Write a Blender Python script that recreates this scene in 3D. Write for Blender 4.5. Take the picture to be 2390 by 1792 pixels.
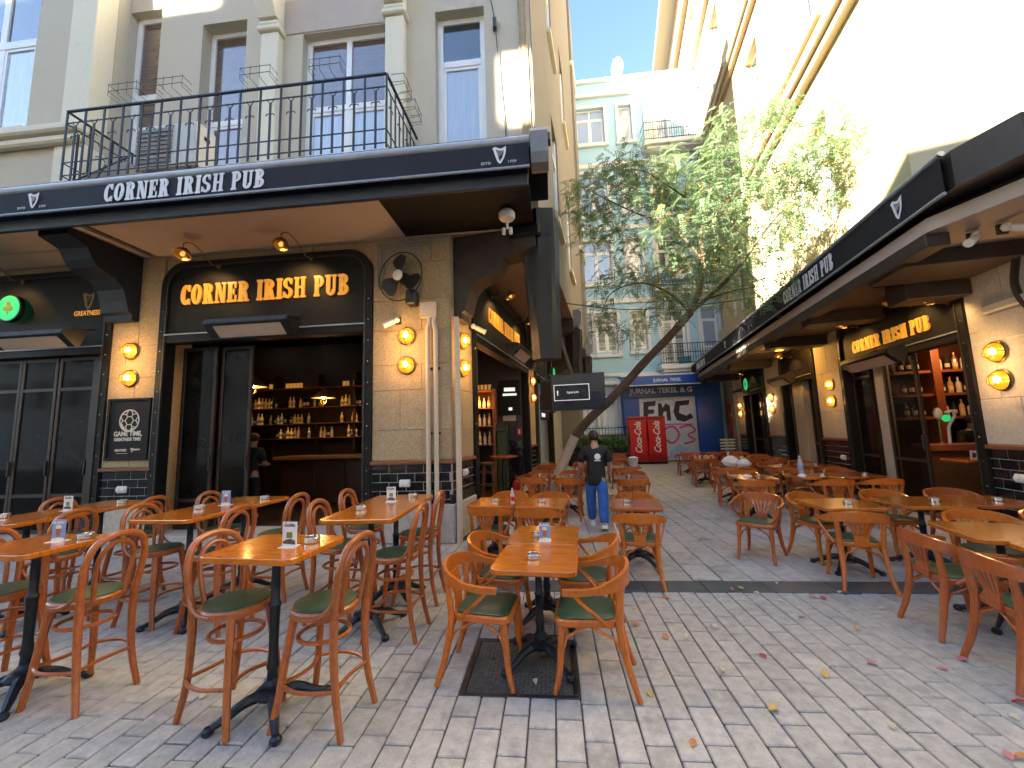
import bpy, bmesh, math, random
from mathutils import Vector, Matrix
random.seed(7)
sc = bpy.context.scene
for o in list(bpy.data.objects): bpy.data.objects.remove(o)
col = sc.collection
R = math.radians
# ------------------------------------------------------------------ camera
cam_d = bpy.data.cameras.new('camera'); cam = bpy.data.objects.new('camera', cam_d); col.objects.link(cam)
cam_d.sensor_fit = 'HORIZONTAL'; cam_d.sensor_width = 36; cam_d.lens = 36*940/2390
cam_d.clip_start = .05; cam_d.clip_end = 600
cx = Vector((0.96678508, 0.25365353, -0.0314084)); cu = Vector((0.0601523, -0.10637083, 0.99250539)); cb = Vector((0.24841156, -0.96142869, -0.11809558))
cam.matrix_world = Matrix(((cx.x, cu.x, cb.x, 0), (cx.y, cu.y, cb.y, 0), (cx.z, cu.z, cb.z, 1.6), (0, 0, 0, 1)))
sc.camera = cam
# ------------------------------------------------------------------ light
SUN = Vector((.53, .85, -.43)).normalized()          # direction the light travels
el = math.asin(-SUN.z); az = math.atan2(-SUN.x, -SUN.y)   # azimuth of the sun from +Y towards +X
w = bpy.data.worlds.new('World'); sc.world = w; w.use_nodes = True
nt = w.node_tree; bg = nt.nodes['Background']
sky = nt.nodes.new('ShaderNodeTexSky'); sky.sky_type = 'NISHITA'; sky.sun_disc = False
sky.sun_elevation = el; sky.sun_rotation = az; sky.altitude = 50; sky.air_density = 1.0; sky.dust_density = .1; sky.ozone_density = 3.0
nt.links.new(sky.outputs[0], bg.inputs[0]); bg.inputs[1].default_value = .05
sd = bpy.data.lights.new('sun', 'SUN'); sd.energy = 5.0; sd.angle = R(.5); sd.color = (1, .92, .77)
so = bpy.data.objects.new('sun', sd); col.objects.link(so); so.rotation_euler = SUN.to_track_quat('-Z', 'Y').to_euler(); so.location = (-20, -30, 40)
sc.view_settings.view_transform = 'Standard'; sc.view_settings.look = 'None'; sc.view_settings.gamma = 1
sc.view_settings.use_curve_mapping = False; sc.view_settings.exposure = 3.8
sc.view_settings.use_white_balance = True; sc.view_settings.white_balance_temperature = 7000; sc.view_settings.white_balance_tint = 10
sc.render.engine = 'CYCLES'; sc.cycles.use_denoising = True; sc.cycles.max_bounces = 8; sc.cycles.diffuse_bounces = 5
sc.cycles.sample_clamp_indirect = 6; sc.cycles.caustics_reflective = False; sc.cycles.caustics_refractive = False
# ------------------------------------------------------------------ frames: x along the wall, y into the building, z up
KX, KY = -2.456, 5.747
A9 = R(9.0); UX, UY = math.cos(A9), math.sin(A9)
def frame(ox, oy, ang): return Matrix.Translation((ox, oy, 0)) @ Matrix.Rotation(ang, 4, 'Z')
FR = frame(KX, KY, A9)                    # pub front
AL = frame(KX, 0, R(90))                  # pub alley side: x = world Y
UL = Matrix.Translation((-1.02,5.97,0)) @ Matrix.Rotation(R(90.7),4,'Z') @ Matrix.Translation((-5.97,0,0))                # overhanging upper alley wall
RW = frame(5.0, 0, R(-90))                # right building: x = -world Y
NB = 20.16
BL = frame(-UY*NB, UX*NB, A9)             # blue building
def FN(s, n): return (s*UX - n*UY, s*UY + n*UX)      # paving coordinates -> world
# ------------------------------------------------------------------ mesh builder
class MB:
    def __init__(s, M=None): s.v = []; s.f = []; s.M = M
    def add(s, vs, fs):
        b = len(s.v); M = s.M
        s.v += [tuple(M @ Vector(p)) if M else tuple(p) for p in vs]
        s.f += [tuple(i+b for i in f) for f in fs]; return s
    def box(s, x0, x1, y0, y1, z0, z1, c=0.0):
        if x0 > x1: x0, x1 = x1, x0
        if y0 > y1: y0, y1 = y1, y0
        if z0 > z1: z0, z1 = z1, z0
        if c <= 0:
            return s.add([(x0,y0,z0),(x1,y0,z0),(x1,y1,z0),(x0,y1,z0),(x0,y0,z1),(x1,y0,z1),(x1,y1,z1),(x0,y1,z1)],
                         [(3,2,1,0),(4,5,6,7),(0,1,5,4),(1,2,6,5),(2,3,7,6),(3,0,4,7)])
        c = min(c, (x1-x0)/2.2, (y1-y0)/2.2, (z1-z0)/2.2)
        X = (x0, x1); Y = (y0, y1); Z = (z0, z1); v = []; ix = {}
        for i in (0,1):
            for j in (0,1):
                for k in (0,1):
                    sx, sy, sz = (1,-1)[i], (1,-1)[j], (1,-1)[k]
                    for a in range(3):
                        p = [X[i]+sx*c, Y[j]+sy*c, Z[k]+sz*c]; p[a] = (X[i], Y[j], Z[k])[a]
                        ix[i,j,k,a] = len(v); v.append(tuple(p))
        f = []
        for a in range(3):
            for t in (0,1):
                q = []
                for (m, n) in ((0,0),(1,0),(1,1),(0,1)):
                    k = [0,0,0]; k[a] = t; k[(a+1)%3] = m; k[(a+2)%3] = n; q.append(ix[k[0],k[1],k[2],a])
                f.append(tuple(q) if t else tuple(reversed(q)))
        for a in range(3):
            b, d = (a+1)%3, (a+2)%3
            for m in (0,1):
                for n in (0,1):
                    k0 = [0,0,0]; k0[b] = m; k0[d] = n; k1 = list(k0); k1[a] = 1
                    q = (ix[(*k0, b)], ix[(*k1, b)], ix[(*k1, d)], ix[(*k0, d)])
                    f.append(q if m == n else tuple(reversed(q)))
        for i in (0,1):
            for j in (0,1):
                for k in (0,1):
                    q = (ix[i,j,k,0], ix[i,j,k,1], ix[i,j,k,2]); f.append(q if (i+j+k) % 2 == 1 else tuple(reversed(q)))
        return s.add(v, f)
    def tube(s, pts, r, n=8, closed=False, sx=1.0, up=None):
        pts = [Vector(p) for p in pts]; m = len(pts)
        rr = r if isinstance(r, (list, tuple)) else [r]*m
        V = []; ref = None
        for i, p in enumerate(pts):
            a = pts[i-1] if (i or closed) else p; b = pts[(i+1) % m] if (i < m-1 or closed) else p
            t = (b-a)
            t = t.normalized() if t.length > 1e-9 else Vector((0,0,1))
            if up is not None: u = Vector(up)
            elif ref is None: u = Vector((0,0,1)) if abs(t.z) < .9 else Vector((1,0,0))
            else: u = ref
            u = (u - t*u.dot(t)); u = u.normalized() if u.length > 1e-6 else t.orthogonal().normalized()
            ref = u; q = t.cross(u)
            for k in range(n):
                an = 2*math.pi*k/n
                V.append(p + u*(math.cos(an)*rr[i]) + q*(math.sin(an)*rr[i]*sx))
        F = []
        for i in range(m if closed else m-1):
            j = (i+1) % m
            for k in range(n): F.append((i*n+k, j*n+k, j*n+(k+1) % n, i*n+(k+1) % n)[::-1])
        if not closed: F.append(tuple(range(n))); F.append(tuple(reversed(range((m-1)*n, m*n))))
        return s.add(V, F)
    def strip(s, pts, w, t, up=(0,0,1), closed=False):      # flat bar along a path: w along up, t across
        pts = [Vector(p) for p in pts]; m = len(pts); V = []; F = []
        for i, p in enumerate(pts):
            a = pts[i-1] if (i or closed) else p; b = pts[(i+1) % m] if (i < m-1 or closed) else p
            tg = (b-a).normalized(); u = Vector(up); u = (u-tg*u.dot(tg)).normalized(); q = tg.cross(u)
            wi = w[i] if isinstance(w, (list, tuple)) else w; ti = t[i] if isinstance(t, (list, tuple)) else t
            for (cu_, cq) in ((-1,-1),(1,-1),(1,1),(-1,1)): V.append(p+u*cu_*wi/2+q*cq*ti/2)
        for i in range(m if closed else m-1):
            j = (i+1) % m
            for k in range(4): F.append((i*4+k, j*4+k, j*4+(k+1) % 4, i*4+(k+1) % 4))
        if not closed: F.append((3,2,1,0)); F.append(tuple((m-1)*4+k for k in range(4)))
        return s.add(V, F)
    def lathe(s, prof, c=(0,0,0), n=16, rot=None, sx=1, sy=1):
        V = []; F = []; c = Vector(c); m = len(prof)
        for (r, z) in prof:
            for k in range(n):
                a = 2*math.pi*k/n; p = Vector((r*sx*math.cos(a), r*sy*math.sin(a), z))
                V.append(c+(rot @ p if rot else p))
        for i in range(m-1):
            for k in range(n): F.append((i*n+k, i*n+(k+1) % n, (i+1)*n+(k+1) % n, (i+1)*n+k))
        if prof[0][0] > 1e-5: F.append(tuple(reversed(range(n))))
        if prof[-1][0] > 1e-5: F.append(tuple(range((m-1)*n, m*n)))
        return s.add(V, F)
    def prism(s, poly, y0, y1, ax='y'):       # polygon (x,z) extruded along y (ax y), (x,y) along z (ax z), (y,z) along x (ax x)
        n = len(poly)
        g = {'y': lambda p, t: (p[0], t, p[1]), 'z': lambda p, t: (p[0], p[1], t), 'x': lambda p, t: (t, p[0], p[1])}[ax]
        V = [g(p, y0) for p in poly]+[g(p, y1) for p in poly]
        F = [tuple(range(n)), tuple(reversed(range(n, 2*n)))]+[(i, i+n, (i+1) % n+n, (i+1) % n) for i in range(n)]
        return s.add(V, F)
    def ring(s, outer, inner, y0, y1):        # band between two polylines of equal length (x,z), extruded along y
        n = len(outer)
        for i in range(n-1):
            s.prism([outer[i], outer[i+1], inner[i+1], inner[i]], y0, y1)
        return s
    def quad(s, *p): return s.add(p, [tuple(range(len(p)))])
    def mesh(s, name, mat, smooth=True, ang=35):
        me = bpy.data.meshes.new(name); me.from_pydata(s.v, [], s.f); me.update()
        bm = bmesh.new(); bm.from_mesh(me); bmesh.ops.recalc_face_normals(bm, faces=bm.faces); bm.to_mesh(me); bm.free()
        for mm in (mat if isinstance(mat, (list, tuple)) else [mat]): me.materials.append(mm)
        if smooth: me.shade_smooth(); me.set_sharp_from_angle(angle=R(ang))
        return me
    def build(s, name, mat, parent=None, loc=None, smooth=True, ang=35, **kw):
        org = Vector(loc) if loc is not None else Vector((0,0,0))
        base = wloc(parent) if parent else Vector((0,0,0))
        if loc is None and not parent and s.v and kw.get('kind') is None:
            n = len(s.v); org = Vector((sum(p[0] for p in s.v)/n, sum(p[1] for p in s.v)/n, min(p[2] for p in s.v)))
        elif loc is None: org = base
        s.v = [(p[0]-org.x, p[1]-org.y, p[2]-org.z) for p in s.v]
        o = bpy.data.objects.new(name, s.mesh(name, mat, smooth, ang)); col.objects.link(o)
        o.location = org-base
        if parent: o.parent = parent
        return tag(o, **kw)
def wloc(o):
    p = Vector(o.location)
    while o.parent: o = o.parent; p += Vector(o.location)
    return p
def tag(o, label=None, cat=None, group=None, kind=None):
    if label: o['label'] = label
    if cat: o['category'] = cat
    if group: o['group'] = group
    if kind: o['kind'] = kind
    return o
def thing(name, label, cat, loc=(0,0,0), group=None, kind=None, rz=0):
    o = bpy.data.objects.new(name, None); col.objects.link(o); o.location = loc; o.rotation_euler = (0,0,rz); o.empty_display_size = .1
    return tag(o, label, cat, group, kind)
def inst(name, me, parent=None, loc=(0,0,0), rot=None, scale=None, **kw):
    o = bpy.data.objects.new(name, me); col.objects.link(o); o.location = loc
    if rot: o.rotation_euler = rot
    if scale: o.scale = scale
    if parent: o.parent = parent
    return tag(o, **kw)
kids = {}
def copy_tree(o, loc, rz=0, label=None, group=None):
    r = o.copy(); col.objects.link(r); r.location = loc; r.rotation_euler = (0,0,rz)
    if label: r['label'] = label
    if group: r['group'] = group
    for ch in o.children:
        c = ch.copy(); col.objects.link(c); c.parent = r
        for g in ch.children:
            d = g.copy(); col.objects.link(d); d.parent = c
    return r
def spline(P, k=6, closed=False):
    P = [Vector(p) for p in P]; n = len(P); out = []
    for i in range(n if closed else n-1):
        p0 = P[i-1] if (i or closed) else P[0]*2-P[1]; p1 = P[i]; p2 = P[(i+1) % n]
        p3 = P[(i+2) % n] if (i+2 < n or closed) else P[-1]*2-P[-2]
        for j in range(k):
            t = j/k; out.append(.5*((2*p1)+(p2-p0)*t+(2*p0-5*p1+4*p2-p3)*t*t+(3*p1-p0-3*p2+p3)*t**3))
    if not closed: out.append(P[-1])
    return out
def arc(cx_, cz, rx, rz_, a0, a1, n=10): return [(cx_+rx*math.cos(R(a0+(a1-a0)*i/n)), cz+rz_*math.sin(R(a0+(a1-a0)*i/n))) for i in range(n+1)]
# ------------------------------------------------------------------ materials
def mat(name, c, rough=.6, metal=0.0, var=.18, scale=6.0, rnd=0.0, bump=0.0, bscale=40.0, coat=0.0, c2=None, coord='Object', stretch=(1,1,1), spec=.5, emit=0.0, ecol=None, alpha=None, trans=0.0, detail=5):
    m = bpy.data.materials.new(name); m.use_nodes = True; t = m.node_tree; N = t.nodes; L = t.links
    b = N['Principled BSDF']; b.inputs['Roughness'].default_value = rough; b.inputs['Metallic'].default_value = metal
    b.inputs['Specular IOR Level'].default_value = spec
    if coat: b.inputs['Coat Weight'].default_value = coat; b.inputs['Coat Roughness'].default_value = .12
    if trans: b.inputs['Transmission Weight'].default_value = trans
    tc = N.new('ShaderNodeTexCoord'); mp = N.new('ShaderNodeMapping'); mp.inputs['Scale'].default_value = stretch
    if coord == 'World':
        g = N.new('ShaderNodeNewGeometry'); L.new(g.outputs['Position'], mp.inputs['Vector'])
    else: L.new(tc.outputs[coord], mp.inputs['Vector'])
    nz = N.new('ShaderNodeTexNoise'); nz.inputs['Scale'].default_value = scale; nz.inputs['Detail'].default_value = detail; nz.inputs['Roughness'].default_value = .62
    L.new(mp.outputs[0], nz.inputs['Vector'])
    rp = N.new('ShaderNodeValToRGB'); rp.color_ramp.elements[0].position = .3; rp.color_ramp.elements[1].position = .7
    lo = c2 if c2 else tuple(x*(1-var) for x in c); hi = tuple(min(1, x*(1+var)) for x in c) if not c2 else c
    rp.color_ramp.elements[0].color = (*lo, 1); rp.color_ramp.elements[1].color = (*hi, 1)
    L.new(nz.outputs[0], rp.inputs[0]); out = rp.outputs[0]
    if rnd:
        oi = N.new('ShaderNodeObjectInfo'); hv = N.new('ShaderNodeHueSaturation'); mr = N.new('ShaderNodeMapRange')
        mr.inputs['To Min'].default_value = 1-rnd; mr.inputs['To Max'].default_value = 1+rnd
        L.new(oi.outputs['Random'], mr.inputs[0]); L.new(mr.outputs[0], hv.inputs['Value']); L.new(out, hv.inputs['Color']); out = hv.outputs[0]
    L.new(out, b.inputs['Base Color'])
    if bump:
        n2 = N.new('ShaderNodeTexNoise'); n2.inputs['Scale'].default_value = bscale; n2.inputs['Detail'].default_value = 4
        L.new(mp.outputs[0], n2.inputs['Vector']); bp = N.new('ShaderNodeBump'); bp.inputs['Strength'].default_value = bump; bp.inputs['Distance'].default_value = .01
        L.new(n2.outputs[0], bp.inputs['Height']); L.new(bp.outputs[0], b.inputs['Normal'])
    if emit: b.inputs['Emission Strength'].default_value = emit; b.inputs['Emission Color'].default_value = (*(ecol or c), 1)
    if alpha is not None: b.inputs['Alpha'].default_value = alpha
    m['out'] = 1
    return m
def basecol(m): return m.node_tree.nodes['Principled BSDF'].inputs['Base Color']
def layer(m, c, scale, lo, hi, amt=1.0, coord='World', stretch=(1,1,1), detail=4):   # a second stain layer over the base colour
    t = m.node_tree; N = t.nodes; L = t.links; bc = basecol(m); src = bc.links[0].from_socket
    mp = N.new('ShaderNodeMapping'); mp.inputs['Scale'].default_value = stretch
    if coord == 'World': L.new(N.new('ShaderNodeNewGeometry').outputs['Position'], mp.inputs['Vector'])
    else: L.new(N.new('ShaderNodeTexCoord').outputs[coord], mp.inputs['Vector'])
    nz = N.new('ShaderNodeTexNoise'); nz.inputs['Scale'].default_value = scale; nz.inputs['Detail'].default_value = detail; nz.inputs['Roughness'].default_value = .65
    L.new(mp.outputs[0], nz.inputs['Vector']); mr = N.new('ShaderNodeMapRange'); mr.interpolation_type = 'SMOOTHSTEP'
    mr.inputs['From Min'].default_value = lo; mr.inputs['From Max'].default_value = hi; mr.inputs['To Max'].default_value = amt
    L.new(nz.outputs[0], mr.inputs[0]); mx = N.new('ShaderNodeMix'); mx.data_type = 'RGBA'
    L.new(mr.outputs[0], mx.inputs[0]); L.new(src, mx.inputs[6]); mx.inputs[7].default_value = (*c, 1); L.new(mx.outputs[2], bc)
    return m
M = {}
M['joint'] = mat('dark_joint_sand', (.075,.07,.064), .95, scale=30, var=.4, coord='World')
M['paver'] = layer(layer(layer(mat('grey_paver', (.405,.372,.335), .8, scale=14, var=.2, rnd=.11, bump=.5, bscale=90, coord='World', detail=8), (.17,.16,.148), 3.1, .5, .76, .6), (.12,.115,.108), 55, .57, .74, .6), (.45,.42,.38), 5, .58, .75, .25)
M['slab'] = layer(layer(mat('alley_slab', (.40,.375,.35), .72, scale=10, var=.2, rnd=.1, bump=.4, bscale=80, coord='World', detail=8), (.15,.142,.132), 2.2, .5, .74, .65), (.06,.055,.05), 70, .62, .78, .7)
M['strip'] = layer(mat('dark_kerb_slab', (.075,.08,.082), .5, scale=8, var=.2, rnd=.1, bump=.2, bscale=60, coord='World'), (.11,.075,.06), 1.5, .55, .68, .7)
M['ground'] = mat('ground_asphalt', (.09,.088,.085), .9, scale=3, var=.25, coord='World')
def wood(name, c, c2, rough=.28, coat=.35, rnd=.12, scale=5, stretch=(2,2,22), **k): return mat(name, c, rough, c2=c2, scale=scale, stretch=stretch, rnd=rnd, coat=coat, bump=.08, bscale=25, **k)
M['chair'] = wood('orange_bentwood', (.56,.145,.014), (.40,.085,.007), stretch=(14,14,5))
M['chair_red'] = wood('red_brown_bentwood', (.45,.105,.022), (.30,.062,.012), rough=.34, stretch=(14,14,5))
M['stool'] = wood('brown_bentwood', (.44,.115,.02), (.28,.060,.011), rough=.34, stretch=(14,14,5))
M['top'] = layer(layer(layer(wood('varnished_table_planks', (.58,.16,.012), (.42,.10,.006), rough=.2, coat=.6, rnd=.08, scale=4, stretch=(1.6,16,1)), (.15,.03,.006), 3.2, .56, .68, .8, 'Object', (.9,17,1)), (.6,.21,.03), 3.0, .58, .7, .5, 'Object', (.6,9,1)), (.25,.06,.008), 7, .6, .8, .45)
M['top_dark'] = layer(wood('dark_varnished_planks', (.45,.105,.014), (.30,.06,.008), rough=.2, coat=.5, rnd=.08, scale=4, stretch=(1.6,16,1)), (.10,.02,.006), 3.2, .56, .68, .8, 'Object', (.9,17,1))
for k_ in ('chair','chair_red','stool'): layer(M[k_], (.16,.04,.010), 9, .55, .78, .55); layer(M[k_], (.62,.30,.10), 38, .68, .80, .45)
M['darkglass'] = mat('dark_door_glass', (.010,.008,.006), .08, scale=2, var=.5, spec=.16, coord='World')
M['pad'] = mat('green_leatherette', (.026,.066,.036), .42, scale=18, var=.2, rnd=.12, bump=.15, bscale=120)
M['iron'] = mat('black_cast_iron', (.022,.026,.034), .38, metal=.55, scale=20, var=.3, bump=.2, bscale=60)
M['steel'] = mat('brushed_steel', (.6,.6,.58), .25, metal=1, scale=30, var=.1)
M['stone'] = layer(layer(mat('sandstone_block', (.42,.305,.175), .85, scale=45, var=.36, rnd=.07, bump=.6, bscale=110, coord='World', detail=8), (.22,.15,.085), 1.4, .55, .75, .6), (.17,.125,.08), 90, .6, .74, .6)
M['stone_pale'] = layer(mat('pale_limestone', (.44,.40,.34), .85, scale=20, var=.15, rnd=.06, bump=.35, bscale=80, coord='World', detail=8), (.28,.23,.18), 2.0, .58, .8, .5)
M['base'] = layer(mat('rendered_plinth', (.46,.40,.33), .85, scale=12, var=.15, bump=.3, bscale=60, coord='World'), (.2,.16,.12), 3.5, .55, .75, .6)
M['ledge'] = wood('brown_wood_ledge', (.30,.10,.035), (.18,.055,.02), rough=.4, coat=.1, stretch=(2,20,20))
M['tile'] = mat('black_glazed_tile', (.010,.010,.012), .12, scale=6, var=.3, rnd=.3, spec=.6)
M['grout'] = mat('pale_grout', (.34,.33,.31), .9, scale=40, var=.15, coord='World')
M['black'] = mat('black_painted_wood', (.010,.0085,.0075), .55, spec=.25, scale=12, var=.35, bump=.1, bscale=50, coord='World')
M['navyblack'] = mat('blue_black_paint', (.012,.016,.026), .5, scale=8, var=.3, coord='World')
M['brownpaint'] = mat('dark_brown_paint', (.045,.030,.024), .6, scale=6, var=.25, coord='World')
M['darkmetal'] = mat('dark_bronze_metal', (.055,.048,.042), .42, metal=.6, scale=20, var=.3, coord='World')
M['fabric'] = layer(mat('black_awning_fabric', (.014,.0145,.022), .7, spec=.3, scale=30, var=.12, bump=.08, bscale=200, coord='World'), (.028,.029,.037), 1.3, .5, .75, .5, 'World', (1,1,.5))
M['fabric_dark'] = mat('black_pvc_sheet', (.012,.011,.011), .45, scale=5, var=.3, coord='World', stretch=(6,6,.6))
M['grey_metal'] = mat('grey_powder_coat', (.20,.215,.245), .45, scale=8, var=.08)
M['grey_tube'] = mat('grey_aluminium', (.30,.33,.38), .4, metal=.3, scale=8, var=.08, coord='World')
M['soffit'] = layer(mat('cream_soffit_paint', (.48,.40,.345), .8, scale=3, var=.06, coord='World'), (.36,.28,.23), 1.5, .55, .8, .5)
M['soffit_dark'] = mat('soffit_with_painted_shade', (.22,.165,.135), .8, scale=3, var=.1, coord='World')  # darker copy of the soffit paint, with the shade put into the colour
M['plaster'] = layer(layer(mat('grey_beige_render', (.545,.48,.375), .9, scale=40, var=.07, bump=.25, bscale=160, coord='World'), (.46,.405,.315), .8, .5, .72, .5), (.25,.22,.18), 3, .66, .8, .4, 'World', (1,1,.25))
M['cream'] = layer(mat('cream_render', (.74,.68,.54), .9, scale=30, var=.05, bump=.15, bscale=120, coord='World'), (.5,.44,.33), 1.5, .6, .8, .4)
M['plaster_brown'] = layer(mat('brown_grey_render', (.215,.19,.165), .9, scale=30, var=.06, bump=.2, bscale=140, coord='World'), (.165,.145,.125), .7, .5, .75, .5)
M['rwall'] = layer(layer(mat('cream_stucco', (.54,.45,.29), .92, scale=60, var=.07, bump=.5, bscale=90, coord='World'), (.50,.41,.26), .5, .45, .7, .6), (.46,.40,.30), 1.2, .62, .82, .35, 'World', (1,1,.2))
M['rband'] = mat('tan_cornice', (.40,.315,.20), .9, scale=20, var=.08, coord='World')
M['grey_wall'] = mat('grey_render', (.40,.385,.35), .9, scale=20, var=.06, coord='World')
M['blue'] = layer(layer(mat('pale_blue_render', (.40,.62,.76), .9, scale=12, var=.04, bump=.15, bscale=90, coord='World'), (.37,.58,.715), .6, .5, .7, .6), (.35,.48,.54), 2, .62, .8, .4, 'World', (1,1,.2))
M['white'] = mat('white_paint', (.72,.72,.70), .6, scale=10, var=.05, coord='World')
M['pvc'] = mat('white_pvc_frame', (.80,.80,.80), .35, scale=6, var=.03)
M['glass'] = mat('window_glass', (.035,.042,.05), .03, scale=1.2, var=.3, spec=1.0, coat=1.0, coord='World')
M['glass_curtain'] = mat('glass_over_brown_blind', (.12,.075,.055), .06, scale=3, var=.25, spec=1.0, coat=1.0, coord='World', stretch=(1,1,14))
M['glass_pale'] = mat('glass_over_pale_curtain', (.36,.42,.50), .06, scale=3, var=.12, spec=1.0, coat=1.0, coord='World', stretch=(8,8,.5))
M['pubglass'] = mat('pub_door_glass', (.012,.010,.008), .06, scale=2, var=.4, spec=.14, coord='World', alpha=.45)
M['letter_white'] = mat('white_print', (.72,.72,.74), .6, scale=10, var=.05)
M['letter_gold'] = mat('gold_sign_letters', (.70,.29,.035), .4, scale=5, var=.18, emit=.03, ecol=(1,.45,.06))  # letters carry an added faint glow besides the lamps that light them
M['brass'] = mat('aged_brass', (.30,.20,.07), .35, metal=.85, scale=10, var=.3)
M['lamp_glass'] = mat('amber_lamp_glass', (.5,.17,.01), .3, scale=3, var=.1, emit=5.5, ecol=(1,.31,.012))
M['bulb'] = mat('lamp_filament', (1,.8,.4), .3, scale=3, var=.05, emit=60, ecol=(1,.62,.17))
M['bulb_dim'] = mat('warm_bulb', (1,.8,.4), .3, scale=3, var=.05, emit=.07, ecol=(1,.5,.10))
M['white_bulb'] = mat('white_bulb', (1,.95,.85), .3, scale=3, var=.05, emit=3, ecol=(1,.9,.75))
M['green_lit'] = mat('green_lit_sign', (.03,.5,.2), .4, scale=3, var=.1, emit=.05, ecol=(.02,.75,.25))
M['beige_pipe'] = mat('beige_painted_pipe', (.58,.46,.34), .55, scale=15, var=.08, coord='World')
M['plastic_white'] = mat('white_plastic', (.72,.68,.62), .45, scale=6, var=.05)
M['plastic_black'] = mat('black_plastic', (.012,.011,.011), .4, scale=6, var=.2)
M['bar_dark'] = mat('dark_stained_wood', (.030,.015,.009), .45, scale=6, var=.4, coord='World', stretch=(2,2,12))
M['bar_wood'] = mat('bar_counter_wood', (.16,.07,.028), .4, scale=6, var=.3, coord='World', stretch=(3,3,10))
M['shelf_wood'] = mat('red_brown_shelf_wood', (.26,.075,.025), .4, scale=6, var=.3, coord='World', stretch=(3,3,10))
M['trunk'] = layer(mat('brown_bark', (.115,.072,.045), .9, scale=9, var=.4, bump=.7, bscale=40, stretch=(3,3,.8)), (.06,.04,.03), 20, .55, .7, .6, 'Object')
M['lime'] = layer(mat('whitewashed_bark', (.50,.43,.35), .9, scale=12, var=.15, bump=.6, bscale=40, stretch=(3,3,.8)), (.25,.19,.14), 9, .55, .72, .7, 'Object', (3,3,.8))
M['store_blue'] = layer(mat('bright_blue_panel', (.012,.085,.42), .35, scale=4, var=.15, coord='World'), (.03,.17,.55), 6, .6, .75, .5)
M['fridge_red'] = mat('red_fridge_enamel', (.50,.008,.012), .3, scale=4, var=.06, coord='World')
M['navy'] = mat('dark_navy_gloss', (.018,.02,.035), .12, scale=2, var=.2, coord='World')
# ------------------------------------------------------------------ slab-serif sign letters (height 1)
def _st(x, w, z0=0, z1=1): return [(x,z0),(x+w,z0),(x+w,z1),(x,z1)]
def _ring(cx_, cz, rx, rz_, tx, tz, a0, a1, n=16):
    out = []
    for i in range(n):
        a, b = R(a0+(a1-a0)*i/n), R(a0+(a1-a0)*(i+1)/n)
        out.append([(cx_+rx*math.cos(a), cz+rz_*math.sin(a)), (cx_+rx*math.cos(b), cz+rz_*math.sin(b)), (cx_+(rx-tx)*math.cos(b), cz+(rz_-tz)*math.sin(b)), (cx_+(rx-tx)*math.cos(a), cz+(rz_-tz)*math.sin(a))])
    return out
def _slab(x, w): return [_st(x-.05, w+.1, 0, .11), _st(x-.05, w+.1, .89, 1)]
def glyph(ch):
    S = .2
    if ch == 'C': return _ring(.27,.5,.27,.5,S,.12,40,320)+[_st(.40,.09,.66,.98), _st(.40,.09,.02,.30)], .52
    if ch == 'O': return _ring(.28,.5,.28,.5,S,.12,0,360,22), .56
    if ch == 'I': return [_st(.06,S)]+_slab(.06,S), .32
    if ch == 'N': return [_st(.05,.11), _st(.44,.11), [(.05,1),(.25,1),(.55,0),(.36,0)], _st(0,.24,0,.09), _st(.36,.24,.91,1), _st(0,.2,.91,1)], .6
    if ch == 'E': return [_st(.06,S)]+_slab(.06,S)+[_st(.2,.30,0,.11), _st(.2,.28,.89,1), _st(.2,.17,.45,.55), _st(.42,.08,.11,.33), _st(.40,.08,.69,.89), _st(.33,.06,.36,.64)], .52
    if ch == 'R': return [_st(.06,S)]+_slab(.06,S)+_ring(.26,.745,.26,.255,.18,.1,-90,90,10)+[_st(.2,.08,.9,1), _st(.2,.08,.49,.6), [(.26,.5),(.44,.5),(.56,0),(.38,0)], _st(.36,.24,0,.09)], .6
    if ch == 'P': return [_st(.06,S)]+_slab(.06,S)+_ring(.26,.72,.26,.28,.18,.1,-90,90,10)+[_st(.2,.08,.9,1), _st(.2,.08,.44,.55)], .53
    if ch == 'B': return [_st(.06,S), _st(0,.1,0,.11), _st(0,.1,.89,1)]+_ring(.26,.76,.23,.24,.17,.1,-90,90,10)+_ring(.26,.27,.27,.27,.19,.11,-90,90,10)+[_st(.2,.08,.9,1), _st(.2,.08,.46,.56), _st(.2,.08,0,.11)], .56
    if ch == 'H': return [_st(.06,.17), _st(.38,.17), _st(.2,.2,.45,.56), _st(0,.27,0,.09), _st(0,.27,.91,1), _st(.34,.27,0,.09), _st(.34,.27,.91,1)], .62
    if ch == 'U': return [_st(.06,.19,.27,1), _st(.40,.12,.27,1), _st(0,.3,.91,1), _st(.34,.24,.91,1)]+_ring(.29,.28,.23,.28,.17,.13,180,360,12), .6
    if ch == 'S': return _ring(.24,.73,.24,.27,.17,.11,20,270,14)+_ring(.24,.27,.24,.27,.17,.11,200,450,14)+[_st(.37,.08,.68,.95), _st(.01,.08,.05,.32)], .5
    return [], .28
def word(text, s0, s1, z0, z1, M_, y, t, name, m, parent, each=False, shear=0.0, **kw):
    adv = []; x = 0
    for ch in text: g, wd = glyph(ch); adv.append((g, x)); x += wd+.055
    k = (s1-s0)/(x-.055); h = z1-z0; mb = MB(M_)
    for g, x0 in adv:
        if not g: continue
        cur = MB(M_) if each else mb
        for i, pl in enumerate(g):
            cur.prism([(s0+(x0+px+shear*pz)*k, z0+pz*h) for px, pz in pl], y-t-.0004*i, y)
        if each: cur.build('letter', m, parent, smooth=False)
    if not each: return mb.build(name, m, parent, smooth=False, **kw)
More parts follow.
